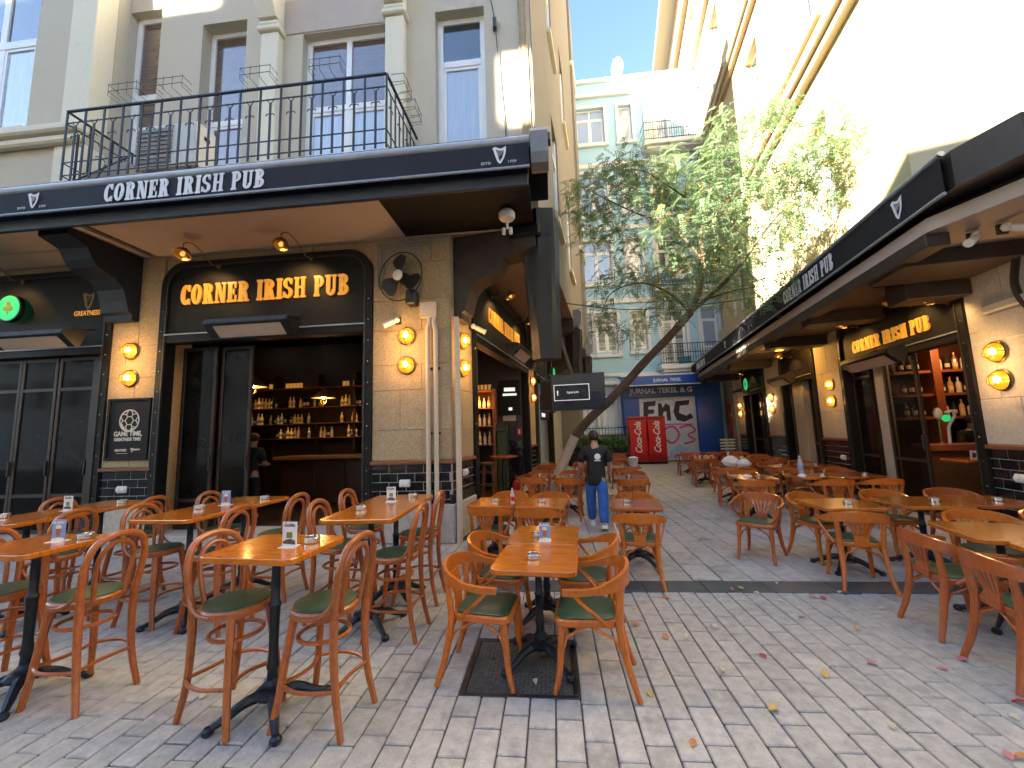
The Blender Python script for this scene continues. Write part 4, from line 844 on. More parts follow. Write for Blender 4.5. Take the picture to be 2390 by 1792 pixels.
def make_stool(wm, label):
    t = thing('bar_stool', label, 'bar stool')
    MB().lathe([(.165,.585),(.185,.588),(.19,.60),(.19,.622),(.182,.632),(.170,.634)], n=24).build('seat_frame', wm, t)
    MB().lathe([(.176,.630),(.174,.640),(.13,.647),(0,.648)], n=24).build('seat_pad', M['pad'], t)
    for s in (-1,1):
        P = spline([(s*.115,.115,.60),(s*.135,.14,.42),(s*.155,.165,.2),(s*.175,.20,0)], 4); MB().tube(P, [.0245-.006*i/(len(P)-1) for i in range(len(P))], 8).build('leg', wm, t)
        P = spline([(s*.165,-.23,0),(s*.15,-.185,.2),(s*.148,-.165,.42),(s*.150,-.165,.60)], 4); MB().tube(P, [.018+.006*i/(len(P)-1) for i in range(len(P))], 8).build('leg', wm, t)
        MB().tube(spline([(s*.168,-.185,.72),(s*.178,-.14,.655),(s*.190,-.06,.612),(s*.183,.03,.605)], 5), .010, 6).build('seat_brace', wm, t)
    hoop = [(.150,-.165,.60),(.165,-.185,.74),(.168,-.205,.86),(.135,-.225,.965),(.07,-.236,1.008),(0,-.238,1.018)]
    hoop = hoop+[(-x,y,z) for x,y,z in hoop[-2::-1]]; MB().tube(spline(hoop,5), .0205, 8).build('back_hoop', wm, t)
    h2 = [(.085,-.165,.62),(.098,-.185,.74),(.100,-.203,.85),(.075,-.218,.93),(0,-.226,.968)]; h2 = h2+[(-x,y,z) for x,y,z in h2[-2::-1]]
    MB().tube(spline(h2,5), .0145, 7).build('inner_hoop', wm, t)
    MB().tube([(.138*math.cos(R(a)), .005+.142*math.sin(R(a)), .46) for a in range(0,360,15)], .0125, 6, closed=True).build('ring', wm, t)
    for P in (((-.150,.165,.24),(-.05,.115,.245),(.05,.115,.245),(.150,.165,.24)),((.150,.165,.24),(.205,.04,.245),(.20,-.08,.245),(.152,-.185,.235)),((-.150,.165,.24),(-.205,.04,.245),(-.20,-.08,.245),(-.152,-.185,.235)),((-.15,-.185,.24),(0,-.165,.24),(.15,-.185,.24))):
        MB().tube(spline(P,5), .012, 6).build('stretcher', wm, t)
    return t
def make_table(w_, d_, h, wm, label, nlegs=4, cat='table', name='cafe_table', bases=(0,)):
    t = thing(name, label, cat); c = .05
    a, b = w_/2, d_/2; poly = [(-a+c,-b),(a-c,-b),(a-c*.3,-b+c*.3),(a,-b+c),(a,b-c),(a-c*.3,b-c*.3),(a-c,b),(-a+c,b),(-a+c*.3,b-c*.3),(-a,b-c),(-a,-b+c),(-a+c*.3,-b+c*.3)]
    mb = MB(); n = len(poly); V = []
    for k, z in ((.985,h-.036),(1,h-.030),(1,h-.005),(.988,h)): V += [(x*k,y*k,z) for x, y in poly]
    mb.add(V, [(r_*n+i, r_*n+(i+1) % n, (r_+1)*n+(i+1) % n, (r_+1)*n+i) for r_ in range(3) for i in range(n)]+[tuple(range(n)), tuple(range(3*n,4*n))]); mb.build('tabletop', wm, t, smooth=False)
    for by in bases:
        B = Vector((0,by,0))
        MB().lathe([(.045,.13),(.052,.15),(.05,.17),(.032,.19),(.028,.24),(.036,.26),(.030,.29),(.026,.34),(.030,h*.62),(.036,h*.64),(.026,h*.66),(.024,h-.10),(.034,h-.08),(.034,h-.045),(.12,h-.042),(.12,h-.036)], B, 12).build('column', M['iron'], t)
        MB().lathe([(.05,.09),(.085,.10),(.10,.125),(.075,.145),(.05,.15)], B, 16).build('base_disc', M['iron'], t)
        for k in range(nlegs):
            an = R(45+90*k)+.0; ca, sa = math.cos(an), math.sin(an)
            P = spline([(ca*.06,sa*.06,.115),(ca*.14,sa*.14,.10),(ca*.22,sa*.22,.055),(ca*.285,sa*.285,.03)], 4)
            lg = MB().tube([B+p for p in P], [.034-.016*i/(len(P)-1) for i in range(len(P))], 8)
            lg.lathe([(0,0),(.024,.002),(.032,.014),(.030,.03),(.018,.042),(0,.045)], B+Vector((ca*.30,sa*.30,0)), 10); lg.build('foot', M['iron'], t)
    return t
def make_ashtray():
    t = thing('ashtray', 'round steel ashtray', 'ashtray')
    MB().lathe([(.040,0),(.046,.004),(.047,.032),(.044,.036),(.041,.034),(.040,.008),(0,.006)], n=18).build('bowl', M['steel'], t)
    mb = MB()
    for k in range(3): an = R(120*k+30); mb.box(-.006+.043*math.cos(an),.006+.043*math.cos(an),-.006+.043*math.sin(an),.006+.043*math.sin(an),.030,.038)
    mb.build('notch', M['steel'], t, smooth=False); return t
M['card'] = mat('white_card', (.70,.70,.72), .35, scale=6, var=.04)
M['card_blue'] = mat('pale_blue_print', (.20,.31,.56), .35, scale=6, var=.2)
M['beer'] = mat('amber_print', (.42,.12,.05), .35, scale=6, var=.2); M['foam'] = mat('cream_print', (.75,.68,.58), .35); M['green_p'] = mat('green_print', (.12,.24,.05), .35, scale=9, var=.4); M['brown_p'] = mat('brown_print', (.10,.06,.04), .4, scale=30, var=.6)
def make_card(kind):
    t = thing('menu_card', 'menu card', 'menu card'); I = Matrix.Identity(4)
    MB().prism([(-.05,0),(.05,0),(.05,.003),(-.05,.003)], -.04, .04).build('holder', M['plastic_white'], t, smooth=False)
    MB().box(-.046,.046,-.003,.003,.003,.145).build('card', M['card'] if kind else M['card_blue'], t, smooth=False)
    for sg in (-1,1):
        y = sg*.0035; F = Matrix.Rotation(0 if sg < 0 else math.pi, 4, 'Z')
        q = lambda poly, d: MB(F).prism(poly, -.0036-d, -.0030)
        if kind:
            q([(-.018,.05),(.018,.05),(.020,.072),(.017,.085),(-.017,.085),(-.020,.072)], .0004).build('print', M['green_p'], t, smooth=False)
            q([(-.019,.085),(.019,.085),(.016,.098),(-.016,.098)], .0008).build('print', M['foam'], t, smooth=False)
            q([(-.04,.018),(.04,.012),(.038,.034),(.010,.046),(-.02,.042),(-.042,.03)], .0006).build('print', M['brown_p'], t, smooth=False)
        else:
            q([(-.013,.03),(.013,.03),(.019,.085),(-.019,.085)], .0004).build('print', M['beer'], t, smooth=False); q([(-.019,.085),(.019,.085),(.021,.105),(0,.113),(-.021,.105)], .0008).build('print', M['foam'], t, smooth=False)
            q([(-.046,.003),(.046,.003),(.046,.022),(0,.026),(-.046,.018)], .0006).build('print', M['foam'], t, smooth=False)
        text('Goblin' if kind else 'BLANC', 0, .118, .026, F, -.0040, 'lettering', M['brown_p'] if kind else M['letter_white'], t, t=.0006, bold=.001)
    return t
proto = {}
def put(key, maker, x, y, rz, label, group, z=0.0):
    if key not in proto: o = maker(); proto[key] = o; o.location = (x,y,z); o.rotation_euler = (0,0,R(rz)); tag(o, label, None, group); return o
    return copy_tree(proto[key], (x,y,z), R(rz), label, group)
arm = lambda x, y, rz, label, red=0, g='cafe armchairs with green seats': put(('arm',red), lambda: make_armchair(M['chair_red'] if red else M['chair'], label), x, y, rz+random.uniform(-3,3), label, g)
stl = lambda x, y, rz, label: put('stool', lambda: make_stool(M['stool'], label), x, y, rz, label, 'tall bentwood bar stools')
def tab(x, y, w_, d_, rz, label, dark=0, h=.70): return put(('tab',w_,d_,dark), lambda: make_table(w_, d_, h, M['top_dark'] if dark else M['top'], label), x, y, rz, label, 'low cafe tables')
def htab(x, y, d_, rz, label): return put(('htab',d_), lambda: make_table(.62, d_, .95, M['top'], label, name='bar_table', bases=(0,) if d_ < 1 else (-d_*.24,d_*.24)), x, y, rz, label, 'tall bar tables')
ash = lambda x, y, z, label: put('ash', make_ashtray, x, y, random.uniform(0,120), label, 'steel ashtrays on the tables', z)
card = lambda k, x, y, z, rz, label: put(('card',k), lambda: make_card(k), x, y, rz, label, 'menu cards standing on the tables', z)
# --- tall tables before the left front
htab(-2.08, 2.13, .52, 4, 'tall bar table nearest the viewer on the left, with a green drink card')
htab(-2.18, 3.48, 1.28, 11, 'long tall bar table beside the stone corner pier, with two ashtrays')
htab(-3.92, 3.28, 1.28, 6, 'long tall bar table in front of the pub doorway, with an amber beer card')
htab(-3.86, 1.93, .52, 5, 'tall bar table at the lower left edge of the photo, with an amber beer card')
htab(-5.45, 2.92, 1.28, 8, 'darkest tall bar table, farthest left under the football poster')
stl(-2.31, 2.08, -96, 'bar stool left of the nearest tall table, its hoop back towards the left edge')
stl(-1.75, 2.17, 92, 'bar stool right of the nearest tall table, closest stool to the low tables')
stl(-1.86, 3.14, 98, 'bar stool on the right near end of the long table by the corner pier')
stl(-2.0, 3.80, 100, 'bar stool against the beige pipes at the corner pier')
stl(-2.52, 3.30, -82, 'bar stool on the left near end of the long table by the corner pier')
stl(-2.72, 3.98, -82, 'bar stool on the left far end of the long table by the corner pier')
stl(-4.20, 2.93, -86, 'bar stool on the left near end of the doorway table, beside the iron foot')
stl(-4.36, 3.72, -86, 'bar stool on the left far end of the doorway table, partly behind the beer card')
stl(-3.52, 2.95, 92, 'bar stool on the right near end of the doorway table')
stl(-3.52, 3.62, 95, 'bar stool on the right far end of the doorway table')
stl(-3.45, 2.0, 93, 'large red-brown bar stool at the right of the left edge table')
stl(-4.16, 1.93, -88, 'bar stool cut by the left photo edge behind the lower left table')
stl(-5.02, 2.62, 95, 'dark bar stool on the right near end of the farthest left table')
stl(-5.12, 3.32, 97, 'dark bar stool on the right far end of the farthest left table')
stl(-5.86, 3.2, -84, 'dark bar stool on the left side of the farthest left table')
card(1, -1.98, 2.12, .95, 8, 'menu card with a green drink on the nearest tall table'); ash(-1.90, 2.22, .95, 'steel ashtray behind the menu card on the nearest tall table')
card(1, -2.22, 3.66, .95, 8, 'menu card with a green drink on the table by the corner pier'); ash(-2.27, 3.25, .95, 'ashtray at the near end of the table by the corner pier'); ash(-2.14, 3.95, .95, 'ashtray at the far end of the table by the corner pier')
card(0, -3.93, 3.35, .95, 12, 'menu card with an amber beer on the doorway table'); ash(-4.0, 3.14, .95, 'ashtray left of the menu card on the doorway table'); ash(-3.82, 3.72, .95, 'ashtray right of the menu card on the doorway table')
card(0, -3.78, 1.99, .95, 12, 'menu card with an amber beer on the left edge table'); ash(-3.66, 2.08, .95, 'ashtray beside the beer card on the left edge table')
card(1, -5.45, 2.92, .95, 12, 'menu card with a green drink on the farthest left table'); ash(-5.62, 2.55, .95, 'ashtray at the near end of the farthest left table'); ash(-5.38, 3.35, .95, 'ashtray at the far end of the farthest left table')
# --- low tables, left row
tab(-.62, 2.98, .58, .62, 4, 'bright orange low table nearest the viewer, standing on the steel hatch')
tab(-.68, 3.615, .58, .62, 4, 'orange low table pushed behind the nearest one, with a blue beer card')
tab(-1.62, 5.20, .60, .66, 0, 'low table touching the pier plinth, left of a pair, with a small bottle')
tab(-.98, 5.20, .60, .66, 0, 'low table right of the pair beside the corner plinth')
tab(-1.72, 8.22, .6, .66, 0, 'low table left of the leaning trunk foot', 1); tab(-1.02, 8.12, .56, .66, 0, 'low table right of the leaning trunk foot', 1)
tab(-1.9, 11.2, .6, .66, 0, 'low table behind the trunk, before the hedge', 1); tab(-.95, 11.4, .6, .66, 0, 'low table ahead of the walking man, before the hedge', 1)
tab(.145, 5.20, .58, .66, 0, 'pinkish low table nearest in the row right of the walking man', 1); tab(.18, 7.93, .6, .68, 0, 'second low table of the row right of the walking man', 1)
tab(.11, 10.15, .68, .72, 0, 'third low table of the row right of the walking man, holding a white bucket', 1); tab(-.05, 12.7, .6, .66, 0, 'fourth low table of the row right of the walking man, near the fridges', 1); tab(-.1, 15.4, .7, .66, 0, 'last low table of the row right of the walking man, just before the fridges', 1)
arm(-.265, 2.84, 92, 'armchair nearest the viewer, right of the first low table, green seat in view')
arm(-.33, 3.47, 92, 'armchair right of the second low table, behind the nearest right chair')
arm(-.95, 2.78, -86, 'armchair nearest the viewer on the left of the first low table')
arm(-1.02, 3.42, -88, 'armchair left of the second low table, beside the corner plinth')
arm(-1.58, 4.86, 2, 'armchair seen from behind at the left table beside the plinth'); arm(-.97, 4.80, -2, 'armchair seen from behind at the right table beside the plinth')
arm(-1.58, 5.66, 180, 'armchair on the far side of the left table beside the plinth'); arm(-.97, 5.60, 180, 'armchair on the far side of the right table beside the plinth')
arm(-1.64, 7.75, 0, 'armchair left of the trunk foot, seen from behind'); arm(-.92, 7.62, 0, 'armchair right of the trunk foot, seen from behind')
arm(-1.72, 8.74, 180, 'armchair beyond the table left of the trunk'); arm(-1.02, 8.66, 180, 'armchair beyond the table right of the trunk', 1)
arm(-.95, 10.9, 0, 'armchair ahead of the walking man before the hedge', 1); arm(-.95, 11.95, 180, 'armchair nearest the hedge, facing the viewer', 1); arm(-1.9, 10.7, 0, 'armchair behind the trunk before the hedge', 1)
arm(.15, 4.66, 0, 'armchair seen from behind at the first table right of the walking man'); arm(.15, 5.62, 180, 'armchair tucked beyond the first table right of the walking man')
arm(.20, 7.50, 0, 'armchair seen from behind at the second table right of the walking man'); arm(.22, 8.60, 180, 'armchair tucked beyond the second table right of the walking man', 1)
arm(.10, 9.75, 0, 'armchair seen from behind at the bucket table', 1); arm(-.05, 11.6, 180, 'armchair beyond the bucket table', 1); arm(-.05, 13.2, 180, 'armchair beyond the fourth table, before the fridges', 1); arm(-.1, 14.9, 0, 'armchair at the last table before the fridges', 1)
ash(-.64, 2.93, .70, 'shiny ashtray on the nearest low table'); card(0, -.64, 3.40, .70, 4, 'menu card with an amber beer on the second low table'); ash(-.72, 3.52, .70, 'ashtray half hidden by the blue beer card')
ash(-1.62, 5.2, .70, 'ashtray on the left table beside the plinth'); ash(-1.0, 5.2, .70, 'ashtray on the right table beside the plinth'); ash(.05, 5.25, .70, 'ashtray with a dark straw beside it on the first table right of the man')
ash(.13, 7.95, .70, 'ashtray on the second table right of the man'); ash(.05, 10.1, .70, 'ashtray beside the white bucket'); ash(-1.6, 8.2, .70, 'ashtray on the table left of the trunk'); ash(-.95, 8.1, .70, 'ashtray on the table right of the trunk')
# --- low tables, right side
tab(2.32, 5.38, .62, .62, 8, 'low table with an ashtray between three armchairs, foremost of the right tables')
tab(2.86, 4.17, .6, .66, -6, 'low table at the right, before the chair with the spread splat'); tab(3.50, 4.25, .6, .66, -6, 'low table cut by the right photo edge behind the near chairs'); tab(2.93, 3.49, .6, .66, -6, 'low table nearest the viewer at the right photo edge')
tab(3.16, 5.55, .62, .66, 4, 'low table left of the pair at the right edge, third row back'); tab(3.82, 5.66, .62, .66, 4, 'low table right of the pair at the right edge, third row back', 1)
tab(2.20, 7.95, .6, .72, 3, 'low table with a used napkin at the edge of the walkway'); tab(3.18, 8.15, .62, .72, 4, 'low table with the water bottle'); tab(3.85, 8.2, .62, .72, 4, 'low table right of the water bottle table', 1)
tab(2.38, 9.85, .62, .72, 3, 'low table with white plastic bags'); tab(3.35, 9.95, .62, .72, 4, 'low table behind the water bottle table', 1); tab(4.02, 10.1, .62, .72, 4, 'low table by the second pier of the right pub', 1)
tab(2.3, 12.6, .6, .7, 2, 'low table crowded with small condiment jars', 1); tab(3.2, 12.4, .6, .7, 2, 'low table right of the jar table', 1); tab(3.85, 12.5, .6, .7, 2, 'low table farthest right beyond the second pier', 1)
tab(2.4, 15.4, .6, .7, 2, 'low table at the far left of the right side rows', 1); tab(3.05, 15.4, .6, .7, 2, 'low table in the middle of the farthest right rows', 1); tab(3.7, 15.4, .6, .7, 2, 'low table nearest the third pier', 1)
arm(1.57, 5.64, 151, 'red-brown armchair standing alone in the walkway, turned to the viewer', 1)
arm(2.24, 5.72, 198, 'armchair left behind the foremost right table, its splat lit orange'); arm(2.22, 4.93, -7, 'armchair seen from behind at the foremost right table')
arm(2.42, 3.97, -84, 'red-brown armchair at the right, its back to the walkway, with a leaf on it', 1); arm(2.43, 3.36, -88, 'armchair nearest the right photo edge, cut by the frame', 1)
arm(3.14, 4.64, 176, 'armchair tucked beyond the table at the right edge'); arm(3.80, 4.75, 178, 'armchair at the right photo edge behind the third table')
arm(3.14, 5.98, 190, 'armchair with open splat behind the left table of the third row'); arm(3.88, 6.12, 180, 'armchair behind the right table of the third row', 1)
arm(3.17, 7.52, 0, 'bright orange armchair before the water bottle table'); arm(3.85, 7.62, 2, 'armchair before the table right of the water bottle')
arm(3.2, 8.62, 182, 'armchair beyond the water bottle table', 1); arm(3.9, 8.7, 180, 'armchair beyond the table right of the water bottle', 1)
arm(2.06, 7.40, -4, 'armchair seen from behind at the napkin table'); arm(2.24, 8.55, 180, 'armchair between the napkin table and the bag table'); arm(2.1, 9.2, -6, 'armchair seen from behind at the bag table', 1)
arm(3.2, 9.32, 0, 'armchair before the table behind the water bottle', 1); arm(4.0, 9.5, 0, 'armchair before the table by the second pier', 1); arm(2.35, 10.6, 180, 'armchair beyond the bag table', 1); arm(3.35, 10.6, 180, 'armchair beyond the table behind the water bottle', 1); arm(4.05, 10.75, 180, 'armchair close to the tiles of the second pier', 1)
arm(2.12, 11.95, -5, 'armchair seen from behind at the jar table', 1); arm(3.2, 11.75, 0, 'armchair before the table right of the jars', 1); arm(3.85, 11.8, 0, 'armchair before the farthest right table', 1); arm(2.3, 13.3, 180, 'armchair beyond the jar table', 1); arm(3.2, 13.1, 180, 'armchair beyond the table right of the jars', 1); arm(3.9, 13.2, 180, 'armchair beside the beige column', 1)
arm(2.05, 14.6, 0, 'armchair at the far end of the right rows, by the walkway', 1); arm(3.0, 14.75, 0, 'armchair in the farthest right row', 1); arm(3.75, 14.8, 0, 'armchair by the third pier', 1)
ash(2.40, 5.35, .70, 'ashtray on the foremost right table'); ash(3.12, 4.1, .70, 'ashtray on the table at the right edge'); ash(3.3, 5.55, .70, 'ashtray on the left table of the third row'); ash(3.9, 5.62, .70, 'ashtray on the right table of the third row')
ash(3.32, 8.1, .70, 'ashtray right of the water bottle'); ash(3.95, 8.15, .70, 'ashtray on the table right of the water bottle table'); ash(2.28, 7.9, .70, 'ashtray with a napkin'); ash(3.3, 9.9, .70, 'ashtray on the table behind the water bottle'); ash(4.0, 10.0, .70, 'ashtray on the table by the second pier')
# ------------------------------------------------------------------ lamps
def bulkhead(M_, s, z, label, grp='amber caged bulkhead wall lamps'):
    p = M_ @ Vector((s,0,z)); t = thing('wall_lamp', label, 'wall lamp', p, grp)
    rt = Matrix.Rotation(R(90), 3, 'X')
    MB(M_).lathe([(.145,0),(.145,.02),(.128,.03),(.125,.0)], (s,-.013,z), 20, rot=rt).build('base', M['brass'], t)
    MB(M_).lathe([(.122,.0),(.12,.05),(.10,.095),(.06,.125),(0,.135)], (s,-.022,z), 20, rot=rt).build('glass', M['lamp_glass'], t)
    cg = MB(M_); rr = lambda d, r_: [(s+r_*math.cos(R(a)), -.02-d, z+r_*math.sin(R(a))) for a in range(0,360,20)]
    cg.tube(rr(.03,.135), .006, 5, closed=True); cg.tube(rr(.125,.075), .005, 5, closed=True)
    for a in (0,90): ca, sa = math.cos(R(a)), math.sin(R(a)); cg.tube([(s+ca*k, -.02-d, z+sa*k) for k, d in ((-.14,0),(-.13,.06),(-.10,.11),(-.05,.145),(0,.155),(.05,.145),(.10,.11),(.13,.06),(.14,0))], .005, 5)
    cg.build('cage', M['darkmetal'], t)
    MB(M_).lathe([(0,-.04),(.035,-.02),(.042,.01),(.028,.045),(0,.06)], (s,-.085,z), 10).build('bulb', M['bulb'], t)
    ld = bpy.data.lights.new('lamp_light', 'POINT'); ld.energy = .9 if p.y < 10 else .22; ld.color = (1,.58,.22); ld.shadow_soft_size = .1; lo = bpy.data.objects.new('light', ld); col.objects.link(lo); lo.parent = t; lo.location = (M_ @ Vector((s,-.26,z)))-p
m_ = M['lamp_glass']; b_ = m_.node_tree.nodes['Principled BSDF']; b_.inputs['Alpha'].default_value = .62; b_.inputs['Emission Strength'].default_value = .075
M['bulb'].node_tree.nodes['Principled BSDF'].inputs['Emission Strength'].default_value = 5.5
for (F_, s, z, l_) in ((FR,-5.5,3.155,'upper amber wall lamp above the football poster'),(FR,-5.48,2.69,'lower amber wall lamp directly above the football poster'),(FR,-.696,3.155,'upper amber wall lamp on the street face of the corner pier'),(FR,-.70,2.687,'lower amber wall lamp on the street face of the corner pier'),
    (AL,6.17,3.13,'upper amber wall lamp round the corner beside the alley door'),(AL,6.16,2.67,'lower amber wall lamp round the corner beside the alley door'),(AL,11.72,3.08,'upper amber wall lamp left of the screen'),(AL,11.72,2.59,'lower amber wall lamp left of the screen'),
    (RW,-6.79,2.46,'upper large amber wall lamp at the right photo edge'),(RW,-6.79,2.08,'lower large amber wall lamp at the right photo edge'),(RW,-11.17,2.48,'upper amber wall lamp on the second pier of the right pub'),(RW,-11.18,2.09,'lower amber wall lamp on the second pier of the right pub'),
    (RW,-15.0,2.47,'upper amber wall lamp on the third pier of the right pub'),(RW,-15.0,2.08,'lower amber wall lamp on the third pier of the right pub'),(RW,-18.5,2.38,'upper amber wall lamp on the last pier of the right pub'),(RW,-18.52,2.05,'lower amber wall lamp on the last pier of the right pub')):
    bulkhead(F_, s, z, l_)
def gooseneck(M_, s, z, label, out=.52, wz=-.03, ds=-.28, lit=1.0, down=25):
    p = M_ @ Vector((s,0,z)); t = thing('gooseneck_lamp', label, 'sign lamp', p, 'gooseneck lamps over the pub signs'); h = (s+ds*.7, -out, z+.03)
    MB(M_).tube(spline([(s,-.03,z),(s+ds*.1,-.16,z+.0),(s+ds*.25,-.30,z+.14),(s+ds*.5,-out+.08,z+.24),(s+ds*.66,-out-.0,z+.20),(h[0],h[1],h[2]+.10)],6), .009, 6).build('arm', M['brass'], t)
    MB(M_).lathe([(.04,0),(.04,.02),(.01,.03)], (s,-.05,z), 10, rot=Matrix.Rotation(R(-90),3,'X')).build('base', M['brass'], t)
    rt = Matrix.Rotation(R(-down),3,'X')
    MB(M_).lathe([(.02,.12),(.035,.09),(.085,.06),(.115,.0),(.118,-.03),(.112,-.03),(.105,.0),(.06,.05),(0,.06)], h, 18, rot=rt).build('lamp_shade', M['brass'], t)
    MB(M_).lathe([(0,-.05),(.03,-.03),(.035,0),(.02,.04),(0,.05)], h, 8, rot=rt).build('bulb', M['bulb_dim'] if lit else M['plastic_white'], t)
    if lit:
        ld = bpy.data.lights.new('sign_lamp_light', 'SPOT'); ld.energy = 3.4*lit; ld.color = (1,.6,.24); ld.spot_size = R(105); ld.spot_blend = .7; ld.shadow_soft_size = .05
        lo = bpy.data.objects.new('light', ld); col.objects.link(lo); lo.parent = t; q = M_ @ Vector((h[0],h[1]+.0,h[2]-.05)); tg = M_ @ Vector((s+ds*.5,.1,z-.65)); lo.location = q-p; lo.rotation_euler = (tg-q).to_track_quat('-Z','Y').to_euler()
for (F_, s, z, l_, k) in ((FR,-7.75,4.52,'brass gooseneck lamp above the harp sign at the far left',.6),(FR,-3.97,4.53,'left of two brass gooseneck lamps above the front pub sign',1),(FR,-2.32,4.56,'right of two brass gooseneck lamps above the front pub sign',1)): gooseneck(F_, s, z, l_, lit=k)
for (F_, s, z, l_, k) in ((AL,7.9,4.45,'nearest brass gooseneck lamp over the alley sign of the left pub',1.1),(AL,10.0,4.45,'second brass gooseneck lamp over the alley sign of the left pub',1.1),(AL,13.6,4.4,'distant copper gooseneck lamp in the left alley',.8),(RW,-9.8,3.56,'left of two brass gooseneck lamps above the right pub sign',.9),(RW,-8.2,3.54,'right of two brass gooseneck lamps above the right pub sign',.9),(RW,-7.45,3.35,'lit gooseneck lamp half hidden by the beam beside the right pub sign',1.0),(RW,-13.2,3.5,'gooseneck lamp over the second opening of the right pub',.7),(RW,-17.0,3.5,'gooseneck lamp over the last opening of the right pub',.5)): gooseneck(F_, s, z, l_, out=.40, ds=.22, lit=k)
def heater(M_, s0, s1, z, label, y=-.42):
    t = thing('patio_heater', label, 'heater', M_ @ Vector(((s0+s1)/2,y,z)), 'infrared heaters over the pub doors')
    c = (s0+s1)/2; MB(M_).prism([(y-.13,z+.05),(y-.10,z+.13),(y+.13,z+.17),(y+.19,z+.08),(y+.12,z-.10),(y+.06,z-.12)], s0-.16, s1+.12, 'x').build('housing', M['plastic_black'], t, smooth=False)
    MB(M_).add([(s0,y-.115,z+.018),(s1,y-.115,z+.018),(s1,y+.045,z-.122),(s0,y+.045,z-.122)],[(0,1,2,3)]).add([(s0,y-.108,z+.024),(s1,y-.108,z+.024),(s1,y+.05,z-.114),(s0,y+.05,z-.114)],[(3,2,1,0)]).build('panel', mat('ceramic_panel', (.55,.42,.34), .6, scale=9, var=.05), t, smooth=False)
    MB(M_).add([(s0-.14,y-.136,z+.06),(s1+.1,y-.136,z+.06),(s1+.1,y-.112,z+.132),(s0-.14,y-.112,z+.132)],[(0,1,2,3)]).build('front_plate', M['darkmetal'], t, smooth=False)
    a_ = MB(M_)
    for s in (s0+.1,s1-.1): a_.tube([(s,y+.05,z+.15),(s,-.02,z+.28)], .016, 6)
    a_.build('bracket_arm', M['plastic_black'], t)
heater(FR, -3.50, -2.42, 3.30, 'black heater with a pale panel above the front pub doorway', -.5); heater(FR, -7.3, -6.15, 3.30, 'black heater with a pale panel under the green clover sign', -.5)
heater(AL, 8.3, 9.3, 3.35, 'black heater with a pale panel over the alley door of the left pub'); heater(RW, -9.4, -8.2, 2.68, 'black heater with a pale panel below the right pub sign'); heater(RW, -13.6, -12.6, 2.80, 'black heater over the second opening of the right pub'); heater(RW, -17.4, -16.5, 2.8, 'black heater by the round green sign of the right pub')
def round_sign(M_, s, z, y, label, ax):
    t = thing('round_sign', label, 'lit sign', M_ @ Vector((s,y,z)), 'round green clover signs'); rt = Matrix.Rotation(R(90),3,'X') if ax == 'f' else Matrix.Rotation(R(90),3,'Y')
    MB(M_).lathe([(0,-.04),(.235,-.04),(.245,-.03),(.245,.03),(.235,.04),(0,.04)], (s,y,z), 28, rot=rt).build('body', M['plastic_black'], t)
    MB(M_).lathe([(0,-.046),(.222,-.045),(.222,.045),(0,.046)], (s,y,z), 28, rot=rt).build('face', M['green_lit'], t)
    mb = MB(M_)
    for k in range(3):
        a = R(90+120*k); c = (s+.055*math.cos(a), z+.02+.055*math.sin(a))
        if ax == 'f': mb.prism([(c[0]+.045*math.cos(R(30*j)), c[1]+.045*math.sin(R(30*j))) for j in range(12)], y-.049-.0005*k, y-.0465)
    if ax == 'f': mb.prism([(s-.008,z-.11),(s+.008,z-.11),(s+.006,z+.02),(s-.006,z+.02)], y-.051, y-.0465); mb.build('clover', mat('gold_print', (.30,.32,.06), .5), t, smooth=False)
    MB(M_).tube([(s,y,z-.0),(s,0,z)] if ax != 'f' else [(s,y+.04,z),(s,-.02,z)], .015, 6).build('arm', M['darkmetal'], t)
round_sign(FR, -7.82, 4.02, -.10, 'round green lit clover sign cut by the left photo edge', 'f'); round_sign(RW, -16.2, 3.05, -.40, 'small round green clover sign far down the right pub', 'f'); round_sign(AL, 12.6, 3.35, -.55, 'small round green clover sign in the shade above the screen', 'f')
# wall fan
wf = thing('wall_fan', 'black caged wall fan with a white hub on the corner pier', 'fan', FR @ Vector((-.73,-.2,4.05)))
rt = Matrix.Rotation(R(-14),3,'Z') @ Matrix.Rotation(R(90),3,'X'); fc = Vector((-.73,-.22,4.06)); FD = lambda p: tuple(fc+rt @ Vector(p))
cg = MB(FR)
cg.tube([FD((.39*math.cos(R(a)),.39*math.sin(R(a)),0)) for a in range(0,360,12)], .010, 6, closed=True)
cgr = MB(FR)
for r_ in (.3,.2,.1): cgr.tube([FD((r_*math.cos(R(a)),r_*math.sin(R(a)),.075*(1-r_/.42))) for a in range(0,360,15)], .0016, 3, closed=True)
for a in range(0,360,12): cgr.tube([FD((.39*math.cos(R(a)),.39*math.sin(R(a)),0)),FD((.3*math.cos(R(a)),.3*math.sin(R(a)),.05)),FD((.06*math.cos(R(a)),.06*math.sin(R(a)),.085))], .0014, 3)
cg.build('rim', M['plastic_black'], wf); cgr.build('cage', M['plastic_black'], wf, kind='stuff')
